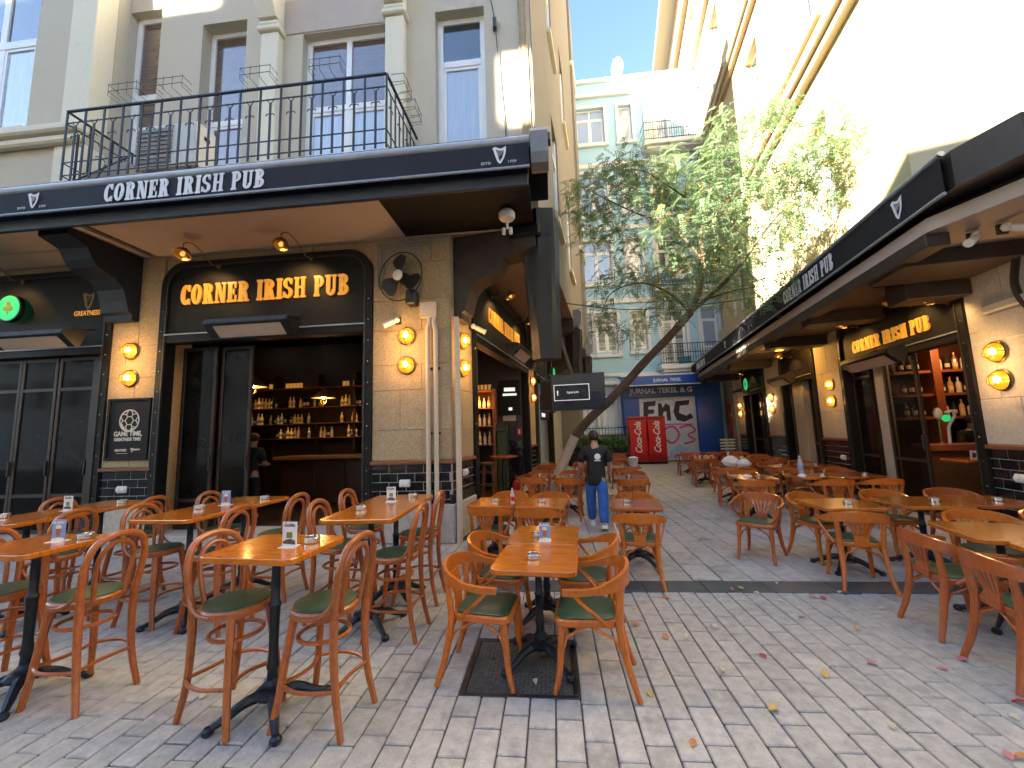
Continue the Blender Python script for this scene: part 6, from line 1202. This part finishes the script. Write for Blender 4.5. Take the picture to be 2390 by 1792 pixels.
def waiter():
    t = thing('person', 'man in black t-shirt and blue jeans walking away between the low tables', 'person', (-.40,6.92,0))
    h = Vector((0,0,.83)); LW, RW_ = (-.285,.21,.80), (.30,.03,.80)
    body = [[((0,0,.83),(.115,.085)),((0,-.005,.95),(.12,.085)),((0,-.01,1.10),(.14,.09)),((0,0,1.24),(.14,.09)),((0,.01,1.315),(.07,.06)),((-.005,.02,1.37),(.048,.05)),((-.01,.035,1.43),(.062,.075)),((-.01,.04,1.50),(.072,.088)),((-.01,.04,1.555),(.052,.064))],
        [((0,0,1.24),(.14,.09)),((-.17,.0,1.265),(.055,.055)),((-.225,-.005,1.12),.047),((-.25,.0,1.02),.042),((-.268,.10,.92),.036),((-.283,.185,.835),.027)],
        [((0,0,1.24),(.14,.09)),((.17,.0,1.265),(.055,.055)),((.215,.0,1.12),.047),((.228,.01,1.02),.042),((.23,.06,.90),.035),((.225,.11,.815),.027)],
        [((0,0,.83),(.115,.085)),((-.09,.03,.76),(.082,.085)),((-.10,.10,.46),.058),((-.095,.13,.28),.050),((-.09,.19,.10),.036),((-.09,.23,.05),(.038,.03)),((-.095,.33,.035),(.036,.024))],
        [((0,0,.83),(.115,.085)),((.09,-.03,.76),(.082,.085)),((.085,-.10,.46),.058),((.08,-.18,.28),.050),((.075,-.28,.12),.036),((.075,-.27,.07),(.036,.03)),((.08,-.17,.035),(.036,.024))]]
    body += hand((-.283,.185,.835), (-.1,.6,-.65), (.9,.1,.0), None)+hand((.225,.11,.815), (-.05,.35,-1), (-.3,.9,.1), None)
    skin_mesh('body', body, SK, t)
    skin_mesh('shirt', [[((0,-.005,.67),(.165,.125)),((0,-.005,.73),(.175,.13)),((0,-.008,.90),(.165,.118)),((0,-.01,1.10),(.165,.115)),((0,0,1.24),(.16,.105)),((0,.008,1.30),(.085,.072)),((0,.012,1.325),(.066,.062))],[((0,0,1.24),(.16,.105)),((-.17,.0,1.262),(.076,.076)),((-.225,-.005,1.12),(.074,.076)),((-.243,.0,1.05),(.072,.076))],[((0,0,1.24),(.16,.105)),((.17,.0,1.262),(.076,.076)),((.215,.0,1.12),(.074,.076)),((.226,.008,1.05),(.072,.076))]], TEE, t)
    skin_mesh('jeans', [[((0,0,.96),(.10,.08)),((0,0,.88),(.115,.085)),((0,0,.80),(.125,.095)),((-.09,.03,.70),(.094,.1)),((-.10,.10,.46),(.086,.088)),((-.095,.13,.28),(.082,.082)),((-.09,.19,.10),(.076,.074))],[((0,0,.80),(.125,.095)),((.09,-.03,.70),(.094,.1)),((.085,-.10,.46),(.086,.088)),((.08,-.18,.28),(.082,.082)),((.075,-.265,.12),(.076,.074))]], JN, t)
    for x, y, z, ps in ((-.09,.25,.0,0),(.078,-.22,.0,18)):
        rt = Matrix.Translation(Vector((x,y,z))+wloc(t)) @ Matrix.Rotation(R(-ps),4,'X'); mb = MB(rt)
        sole = [(-.045*.8,-.12),(.045*.8,-.12),(.05,0),(.052,.08),(.03,.15),(-.03,.15),(-.052,.08),(-.05,0)]
        mb.prism(sole, 0.0 if not ps else .03, .03 if not ps else .06, 'z'); q = [(a*.95,b*.97) for a, b in sole]; z1 = .03 if not ps else .06
        V = [(a,b,z1) for a, b in q]+[(a*.85,b*.93 if b < 0 else b*.9,z1+.045) for a, b in q]+[(a*.6,-.11+(b+.12)*.35,z1+.075) for a, b in q]; n = 8
        mb.add(V, [(k*n+i,k*n+(i+1) % n,(k+1)*n+(i+1) % n,(k+1)*n+i) for k in range(2) for i in range(n)]+[tuple(range(2*n,3*n))]); mb.build('shoe', SH, t)
    wb = wloc(t); H = Matrix.Translation(wb)
    hm = MB(H); V = []; F = []; n = 18; rows = 9
    for j in range(rows+1):
        ph = R(92-15.5*j)
        for i in range(n):
            a = 2*math.pi*i/n; front = max(0, math.sin(a)); lim = 1.0 if not (ph < R(35) and front > .35) else .86
            V.append((-.01+.090*lim*math.cos(ph)*math.cos(a), .034+.106*lim*math.cos(ph)*math.sin(a), 1.492+.098*math.sin(ph)))
    F = [(j*n+i,j*n+(i+1) % n,(j+1)*n+(i+1) % n,(j+1)*n+i) for j in range(rows) for i in range(n)]; hm.add(V,F); hm.build('hair', HR, t)
    for sx_ in (-1,1): MB(H).lathe([(.0,-.032),(.012,-.02),(.017,.005),(.013,.028),(0,.034)], (-.01+sx_*.088,.03,1.465), 8, sx=.6, sy=1.1).build('ear', SK, t)
    MB(H).lathe([(0,-.02),(.014,-.012),(.010,.01),(0,.03)], (-.01,.135,1.455), 8).build('nose', SK, t)
    MB(H).lathe([(.040,0),(.050,.002),(.050,.004),(.040,.005)], (-.0+.03,-.135,1.155), 20, rot=Matrix.Rotation(R(90),3,'X')).build('shirt_emblem', M['letter_white'], t)
    mb = MB(H); mb.lathe([(0,0),(.026,.001),(.026,.003),(0,.004)], (.03,-.136,1.155), 14, rot=Matrix.Rotation(R(90),3,'X')); mb.box(-.02,.08,-.136,-.132,1.085,1.10); mb.build('shirt_emblem', M['letter_white'], t)
    return t
wt = waiter(); wt.rotation_euler = (0,0,R(6)); wt.scale = (1,1,1)
def barman(name, lab, x, y, z, rz, top, legs, hips):
    t = thing('person', lab, 'person', (x,y,z))
    body = [[((0,0,.83),(.115,.085)),((0,0,1.10),(.15,.1)),((0,.02,1.24),(.15,.1)),((0,.04,1.32),(.06,.06)),((0,.06,1.40),(.06,.07)),((0,.08,1.48),(.075,.09)),((0,.08,1.54),(.05,.06))],[((0,.02,1.24),(.15,.1)),((-.18,.02,1.25),.06),((-.25,.05,1.0),.05),((-.16,.25,.98),.04),((-.12,.30,.98),.03)],[((0,.02,1.24),(.15,.1)),((.18,.02,1.25),.06),((.25,.05,1.0),.05),((.16,.25,.98),.04),((.12,.30,.98),.03)],
        [((0,0,.83),(.115,.085)),((-.1,0,.74),.09),((-.11,.02,.42),.065),((-.11,-.01,.08),.045),((-.11,.12,.03),(.04,.03))],[((0,0,.83),(.115,.085)),((.1,0,.74),.09),((.11,.02,.42),.065),((.11,-.01,.08),.045),((.11,.12,.03),(.04,.03))]]
    body += hand((-.12,.30,.98),(.3,.9,-.1),(.9,-.3,.1),None)+hand((.12,.30,.98),(-.3,.9,-.1),(-.9,-.3,.1),None)
    skin_mesh('body', body, SK, t)
    skin_mesh('shirt', [[((0,0,.68),(.15,.115)),((0,0,.78),(.155,.115)),((0,0,1.10),(.17,.12)),((0,.02,1.24),(.165,.115)),((0,.035,1.31),(.075,.07))],[((0,.02,1.24),(.165,.115)),((-.18,.02,1.25),.078),((-.245,.05,1.02),.066)],[((0,.02,1.24),(.165,.115)),((.18,.02,1.25),.078),((.245,.05,1.02),.066)]], top, t)
    skin_mesh('trousers', [[((0,0,.84),(.13,.1)),((-.1,0,.72),.1),((-.11,.02,.42),.08),((-.11,-.01,.10),.065)],[((0,0,.84),(.13,.1)),((.1,0,.72),.1),((.11,.02,.42),.08),((.11,-.01,.10),.065)]], legs, t)
    wb = wloc(t); MB(Matrix.Translation(wb)).lathe([(0,.10),(.05,.092),(.085,.05),(.092,0),(.080,-.05),(.05,-.07)], (0,.065,1.50), 16, sy=1.12).build('hair', HR, t)
    if hips:
        for d in (-.02,.02): MB(Matrix.Translation(wb)).strip(spline([(-.195,-.03+d,.72),(-.195,d,.42),(-.178,-.01+d,.14)],4), .012, .006, up=(0,1,0)).build('trouser_stripe', M['letter_white'], t)
    t.rotation_euler = (0,0,R(rz)); return t
b0 = FR @ Vector((-4.22,1.2,.14)); barman('b', 'dark figure in striped track trousers inside the front doorway', b0.x, b0.y, b0.z, 10, TEE, TEE, 1)
barman('b', 'person in dark top behind the bar counter of the right pub', 6.15, 9.2, .06, 195, TEE, TEE, 0)
# ------------------------------------------------------------------ leaning tree
tr = thing('tree', 'slender leaning tree with a whitewashed foot and feathery green leaves in the alley', 'tree', (-1.66,9.6,0))
TP = spline([(-1.74,9.6,-.05),(-1.36,9.6,.72),(-.99,9.6,1.46)],5); MB().tube(TP, [.125-.02*i/(len(TP)-1) for i in range(len(TP))], 12).build('whitewashed_trunk', M['lime'], tr)
TP = spline([(-1.0,9.6,1.45),(-.62,9.6,1.86),(-.24,9.6,2.18),(.2,9.6,2.60),(.65,9.6,3.07),(1.23,9.6,3.62),(1.74,9.6,4.16)],4); MB().tube(TP, [.105-.02*i/(len(TP)-1)+.004*math.sin(i*1.7) for i in range(len(TP))], 12).build('trunk', M['trunk'], tr)
BR = [([(1.70,9.6,4.10),(1.99,9.6,4.71),(2.11,9.6,5.41),(2.06,9.5,5.88),(2.28,9.4,6.61),(2.3,9.3,7.2)],.07,.010),([(2.1,9.6,5.3),(1.73,9.4,5.78),(1.32,9.2,6.16),(.73,9.0,6.36),(.09,8.8,6.7),(-.35,8.9,7.1)],.035,.008),([(1.72,9.6,4.13),(1.35,9.3,4.49),(.71,9.0,4.76),(.06,8.9,4.6),(-.2,9,4.2)],.03,.007),([(1.74,9.6,4.16),(2.52,9.4,4.77),(3.11,9.2,5.47),(3.6,9.0,6.1),(4.0,9.1,6.7)],.05,.008),([(2.0,9.6,4.4),(2.68,9.8,4.6),(3.3,9.6,4.6)],.025,.007),([(2.1,9.5,5.8),(2.6,9.6,6.6),(3.1,9.7,7.2),(3.3,9.6,7.6)],.03,.007),([(2.2,9.4,6.3),(1.6,9.4,7.0),(.9,9.2,7.5),(.3,9.3,7.7)],.025,.007)]
for P, a, b in BR:
    P = spline(P,4); MB().tube(P, [a+(b-a)*i/(len(P)-1) for i in range(len(P))], 8).build('branch', M['trunk'], tr)
CL = [(-.28,8.83,6.75,.59),(.14,9.38,7.76,.52),(.71,9.07,7.54,.59),(1.29,9.49,7.27,.71),(1.82,9.53,6.77,.74),(1.25,8.52,5.63,.58),(2.22,8.42,5.78,.73),(3.37,9.91,6.91,.89),(3.76,8.87,6.87,.74),(4.38,8.82,7.16,.6),(4.7,9.4,7.7,.5),(2.87,9.25,7.21,.52),(2.98,9.91,8.74,.51),(3.47,9.26,8.31,.47),(3.95,9.55,8.74,.38),(1.89,8.67,5.04,.53),(2.77,9.54,5.28,.66),(3.62,9.96,5.75,.78),(4.01,9.34,5.97,.59),(.78,9.73,5.23,.61),(.09,9.61,5.17,.51),(1.33,8.52,4.51,.52),(-.16,9.76,4.5,.42),(.3,9.46,3.85,.44),(-.3,8.94,3.88,.21),(1.14,8.46,4.15,.39),(2.66,9.96,4.86,.59),(3.01,9.25,4.28,.32),(.36,9.69,6.35,.57),(-.25,9.98,6.71,.6),(4.39,9.69,6.79,.6),(4.6,9.5,7.19,.48),(2.23,9.11,7.15,.52),(1.58,9.84,8.1,.37),(-.47,9.2,7.44,.36),(.74,10.08,4.28,.37),(1.8,9.98,5.61,.56),(3.27,8.58,4.45,.25),(2.41,8.64,7.48,.36),(.56,8.79,6.67,.47)]
LG = mat('robinia_leaves', (.23,.33,.175), .5, c2=(.13,.21,.11), scale=3.2, coord='World', detail=3); LY = mat('yellow_leaves', (.45,.32,.02), .5, c2=(.28,.2,.02), scale=6, coord='World')
for lm in (LG, LY):
    t_ = lm.node_tree; b_ = t_.nodes['Principled BSDF']; tl = t_.nodes.new('ShaderNodeBsdfTranslucent'); mx = t_.nodes.new('ShaderNodeMixShader'); mx.inputs[0].default_value = .45
    t_.links.new(basecol(lm).links[0].from_socket, tl.inputs[0]); t_.links.new(b_.outputs[0], mx.inputs[1]); t_.links.new(tl.outputs[0], mx.inputs[2]); t_.links.new(mx.outputs[0], t_.nodes['Material Output'].inputs[0])
rg = random.Random(11); G = MB(); GY_ = MB(); TW = MB()
for (x, y, z, r_) in CL:
    c = Vector((x,y,z)); ns = int(100*(r_/.55)**2)
    for k in range(ns):
        u = Vector((rg.gauss(0,1),rg.gauss(0,1),rg.gauss(0,.75))); u = u.normalized()*r_*rg.random()**.45*1.08; p = c+u
        d = Vector((u.x*.7+rg.gauss(0,.35), u.y*.7+rg.gauss(0,.35), rg.gauss(-.18,.25))).normalized(); ln = rg.uniform(.20,.34); s = d.cross(Vector((0,0,1))).normalized(); nrm = s.cross(d); T_ = GY_ if rg.random() < .035 else G
        if k % 24 == 0: TW.tube([c+u*.1, p-Vector((0,0,.03)), p+d*ln*.5], [.006,.004,.002], 4)
        for j in range(8):
            f = (j+.6)/8; q = p+d*ln*f+Vector((0,0,-.10*f*f*ln*3))
            for sg in (-1,1):
                ax = (s*sg+d*.45+nrm*rg.uniform(-.35,.15)).normalized(); l = rg.uniform(.048,.068); wv = (ax.cross(nrm)).normalized()*.0155
                T_.quad(q, q+ax*l*.5+wv, q+ax*l, q+ax*l*.5-wv)
G.build('foliage', LG, tr, smooth=False, kind='stuff'); GY_.build('yellow_foliage', LY, tr, smooth=False, kind='stuff'); TW.build('twigs', M['trunk'], tr, kind='stuff')
cbl = thing('cable', 'thin black cable strung across the alley behind the tree fork', 'cable', (1.6,9.75,4.4)); MB().tube(spline([(-1.0,9.2,4.55),(.3,9.6,4.38),(1.7,9.8,4.36),(3.2,10.2,4.52),(5,10.8,4.85)],6), .012, 5).build('wire', M['plastic_black'], cbl)
wr = thing('cable_bundle', 'bundle of tan cables down the upper corner of the left building', 'cable', FR @ Vector((1.3,-.03,5.3)))
for k in range(7): MB(FR).tube([(1.26+.022*k,-.025,5.3),(1.25+.022*k+.01*math.sin(k),-.03,8),(1.26+.02*k,-.025,12)], .011, 5).build('cable', mat('tan_cable', (.45,.33,.18), .6) if k == 0 else bpy.data.materials['tan_cable'], wr)
hk = thing('cable', 'slack cable with a pulley on the plaster right of the tall window', 'cable', FR @ Vector((1.0,-.04,5.4))); MB(FR).tube(spline([(.72,-.03,9.4),(.85,-.06,8.5),(.90,-.04,7.5),(.98,-.03,6.4),(1.05,-.03,5.3)],5), .010, 5).build('wire', M['plastic_black'], hk); MB(FR).box(.82,.88,-.10,-.005,8.35,8.55,.01).build('pulley', M['darkmetal'], hk)
# ------------------------------------------------------------------ small things
bt = thing('water_bottle', 'tall clear plastic water bottle with a blue label', 'bottle', (3.02,8.15,.70)); PB = mat('clear_plastic', (.62,.68,.72), .12, spec=.8, alpha=.5); MB().lathe([(.042,0),(.045,.02),(.041,.06),(.045,.1),(.045,.2),(.03,.26),(.015,.29),(.015,.31)], (3.02,8.15,.70), 14).build('body', PB, bt); MB().lathe([(.0455,.10),(.0455,.17)], (3.02,8.15,.70), 14).build('label', M['card_blue'], bt); MB().lathe([(.017,.305),(.017,.33),(0,.331)], (3.02,8.15,.70), 10).build('cap', M['letter_white'], bt)
nk = thing('napkin', 'crumpled white napkin at the foot of the water bottle', 'napkin', (2.98,8.02,.70)); MB().lathe([(.07,0),(.06,.02),(.03,.035),(0,.03)], (2.98,8.02,.70), 7, sy=.6).build('paper', M['card'], nk)
nk = thing('napkin', 'white napkin beside the ashtray at the edge of the walkway', 'napkin', (2.12,7.95,.70)); MB().lathe([(.08,0),(.07,.015),(.03,.03),(0,.02)], (2.12,7.95,.70), 7, sy=.55).build('paper', M['card'], nk)
PBG = mat('white_plastic_bag', (.72,.72,.72), .35, scale=8, var=.06, bump=.5, bscale=18)
for i, (x, y, sx_, h_, l_) in enumerate(((2.32,9.8,.17,.24,'left and taller of two white plastic bags on a table'),(2.55,9.72,.14,.17,'right and lower of two white plastic bags on a table'))):
    t = thing('plastic_bag', l_, 'plastic bag', (x,y,.70), 'white plastic bags on the table'); V = []; F = []; n, m = 18, 8; rg2 = random.Random(i)
    for j in range(m+1):
        v_ = j/m; rr = math.sin(math.pi*min(.97,v_*.86+.12))**.7
        for k in range(n): a = 2*math.pi*k/n; V.append((x+sx_*rr*(1+.10*math.sin(5*a+j)+rg2.uniform(-.05,.05))*math.cos(a), y+sx_*.75*rr*(1+.1*math.sin(3*a+2*j))*math.sin(a), .70+h_*v_))
    F = [(j*n+k,j*n+(k+1) % n,(j+1)*n+(k+1) % n,(j+1)*n+k) for j in range(m) for k in range(n)]; MB().add(V,F).build('bag', PBG, t); MB().tube(spline([(x-.03,y,.70+h_*.95),(x-.045,y,.70+h_*1.18),(x-.02,y,.70+h_*1.28)],4), [.022,.016,.010]*3+[.008]*0 if False else .014, 6).build('handle', PBG, t)
bk = thing('bucket', 'white bucket on the third table right of the man', 'bucket', (.30,10.15,.70)); MB().lathe([(.085,0),(.115,.19),(.12,.19),(.12,.205),(.112,.205),(.10,.19),(.08,.02),(0,.015)], (.30,10.15,.70), 18).build('bucket', mat('pale_bucket', (.45,.45,.44), .4), bk); MB().lathe([(.112,.196),(.06,.225),(0,.23)], (.30,10.15,.70), 14).build('contents', M['card'], bk)
sb = thing('sauce_bottle', 'small clear bottle on the left table beside the plinth', 'bottle', (-1.36,5.1,.70)); MB().lathe([(.026,0),(.028,.10),(.012,.15),(.012,.19),(0,.19)], (-1.36,5.1,.70), 10).build('body', PB, sb); MB().lathe([(.0285,.03),(.0285,.08)], (-1.36,5.1,.70), 10).build('label', M['fridge_red'], sb)
stw = thing('straw', 'dark straw standing by the ashtray on the pinkish table', 'straw', (.12,5.2,.70)); MB().tube([(.12,5.2,.70),(.122,5.2,.89)], .004, 5).build('straw', M['plastic_black'], stw)
for k in range(14):
    x, y = 2.08+.075*(k % 7), 12.45+.16*(k//7); t = thing('condiment_jar', f"{'white' if k % 2 else 'black'} lidded small jar in the {'front' if k < 7 else 'back'} row on the crowded far table", 'jar', (x,y,.70), 'condiment jars on the far right table'); MB().lathe([(.026,0),(.028,.05),(.024,.06)], (x,y,.70), 8).build('jar', GL[k % 3], t); MB().lathe([(.025,.06),(.025,.075),(0,.076)], (x,y,.70), 8).build('lid', M['card'] if k % 2 else M['plastic_black'], t)
rbn = thing('banner', 'tall dark red banner with a white disc at the end of the right pub', 'banner', (5.2,20.3,1.0)); BF = frame(4.93,20.2,A9); MB(BF).box(-.05,.35,-.02,.02,1.05,2.55,.005).build('cloth', mat('dark_red_cloth', (.22,.012,.035), .7), rbn, smooth=False); MB(BF).lathe([(0,0),(.13,.001),(.13,.003),(0,.004)], (.16,-.021,2.05), 18, rot=Matrix.Rotation(R(90),3,'X')).build('disc', M['letter_white'], rbn); MB(BF).tube([(.15,.03,0),(.15,.03,2.6)], .02, 6).build('pole', M['darkmetal'], rbn)
bnch = thing('bench', 'black and white slatted bench at the far right end of the alley', 'bench', (4.5,19.4,0))
for k in range(4): MB().box(4.25,4.85,19.4,19.43,.55+.13*k,.615+.13*k,.006).build('slat', M['letter_white'], bnch, smooth=False)
MB().box(4.25,4.30,19.43,19.5,0,1.05).box(4.80,4.85,19.43,19.5,0,1.05).build('frame', M['black'], bnch, smooth=False); MB().box(4.25,4.85,19.0,19.4,.42,.46).build('seat', M['black'], bnch, smooth=False)
gb = thing('notice_board', 'black framed chalk board on the far left pub wall behind the television', 'sign', (KX+.03,13.2,2.0)); MB(AL).box(12.5,14.0,-.14,-.11,1.95,2.75,.01).build('board', M['black'], gb, smooth=False); MB(AL).box(12.6,13.2,-.145,-.141,2.05,2.6).build('sheet', wl, gb, smooth=False)
# fallen leaves and litter
LC = {'yellow': mat('leaf_yellow', (.55,.36,.10), .6), 'orange': mat('leaf_orange', (.52,.17,.05), .6), 'red': mat('leaf_red', (.38,.03,.045), .6), 'pink': mat('leaf_pink', (.50,.17,.17), .6), 'pale': mat('leaf_pale', (.55,.47,.33), .6)}
def leaf_mesh(m, bend):
    V = []; F = []; prof = [(0,.002),(.012,.014),(.03,.020),(.05,.017),(.066,.006),(.074,.001)]
    for y, wv in prof: z = .004+bend*math.sin(y*42)*.012; V += [(-wv,y,z+.006*bend),(0,y,z),(wv,y,z+.006*bend)]
    for i in range(5): F += [(i*3,i*3+1,i*3+4,i*3+3),(i*3+1,i*3+2,i*3+5,i*3+4)]
    return MB().add(V,F).mesh('fallen_leaf', m, ang=60)
LM = {k: [leaf_mesh(m, b) for b in (.5,1.2)] for k, m in LC.items()}
WHERE = lambda x, y: (('at the bottom edge of the paving' if y < 2.2 else ('on the near paving' if y < 2.8 else ('on the middle of the open paving' if y < 3.5 else 'just before the dark kerb'))) if y < 4.25 else ('on the dark kerb strip' if y < 4.9 else ('on the walkway past the kerb' if y < 6.6 else 'far up the alley walkway')))+(', under the left tables' if x < -.3 else (', to the left' if x < .6 else (', in the centre' if x < 1.4 else (', to the right' if x < 2.0 else ', by the right tables'))))
seen = [(.075,3.62,'orange'),(.30,4.24,'orange'),(.27,3.42,'orange'),(.40,3.45,'pale'),(.62,3.72,'pale'),(.86,3.35,'red'),(1.17,3.12,'yellow'),(1.5,3.35,'pink'),(1.95,3.38,'pink'),(2.12,3.05,'red'),(2.15,3.55,'pink'),(.08,2.78,'yellow'),(.72,2.72,'yellow'),(.28,2.42,'orange'),(1.05,2.30,'yellow'),(.85,2.12,'pale'),(1.68,2.58,'pink'),(1.78,2.60,'orange'),(1.75,2.38,'red'),(2.25,2.45,'orange'),(2.35,2.42,'pink'),(.12,2.02,'orange'),(1.75,1.85,'red'),(2.1,1.95,'yellow'),(1.30,4.35,'pale'),(1.05,4.62,'yellow'),(1.15,4.48,'pale'),(1.62,4.5,'pink'),(1.72,4.42,'red'),(1.9,4.6,'pale'),(1.45,4.82,'pale'),(2.05,4.3,'pale'),(1.35,4.0,'orange'),(1.7,3.9,'yellow'),(.9,5.2,'pale'),(.8,6.0,'pale'),(1.1,6.4,'pink'),(1.4,7.1,'pale'),(.9,7.4,'pale'),(1.6,8.2,'pale'),(1.2,8.8,'pale'),(-.2,6.5,'pale'),(-.55,6.4,'pale'),(1.85,6.2,'yellow'),(1.8,6.9,'pink'),(2.7,2.8,'yellow'),(2.6,3.0,'orange'),(-.75,3.2,'yellow'),(-.5,3.95,'pale'),(-.62,2.75,'pale'),(-2.62,2.13,'pale'),(.62,4.85,'red'),(.55,5.5,'orange'),(.95,4.55,'pink'),(2.3,4.5,'yellow'),(2.75,3.9,'orange'),(1.0,1.9,'yellow'),(.55,3.1,'pale'),(1.3,2.75,'pale'),(1.95,2.9,'pale')]
for x, y, c in seen: inst('fallen_leaf', random.choice(LM[c]), None, (x,y,.004), (random.uniform(-.15,.15),random.uniform(-.15,.15),random.random()*6.28), (random.uniform(.75,1.15),)*3, label=f'{c} fallen leaf lying {WHERE(x,y)}', cat='leaf', group=f'{c} fallen leaves {WHERE(x,y)}')
bmc = MB().tube([(0,0,.005),(.055,0,.005)], .004, 6).mesh('cigarette_end', M['card'])
for x, y in ((.52,5.45),(.40,5.18),(.56,5.75),(.45,6.3)): inst('cigarette_end', bmc, None, (x,y,0), (0,0,random.random()*3), label='white cigarette end on the alley paving', cat='litter', group='cigarette ends on the alley paving')
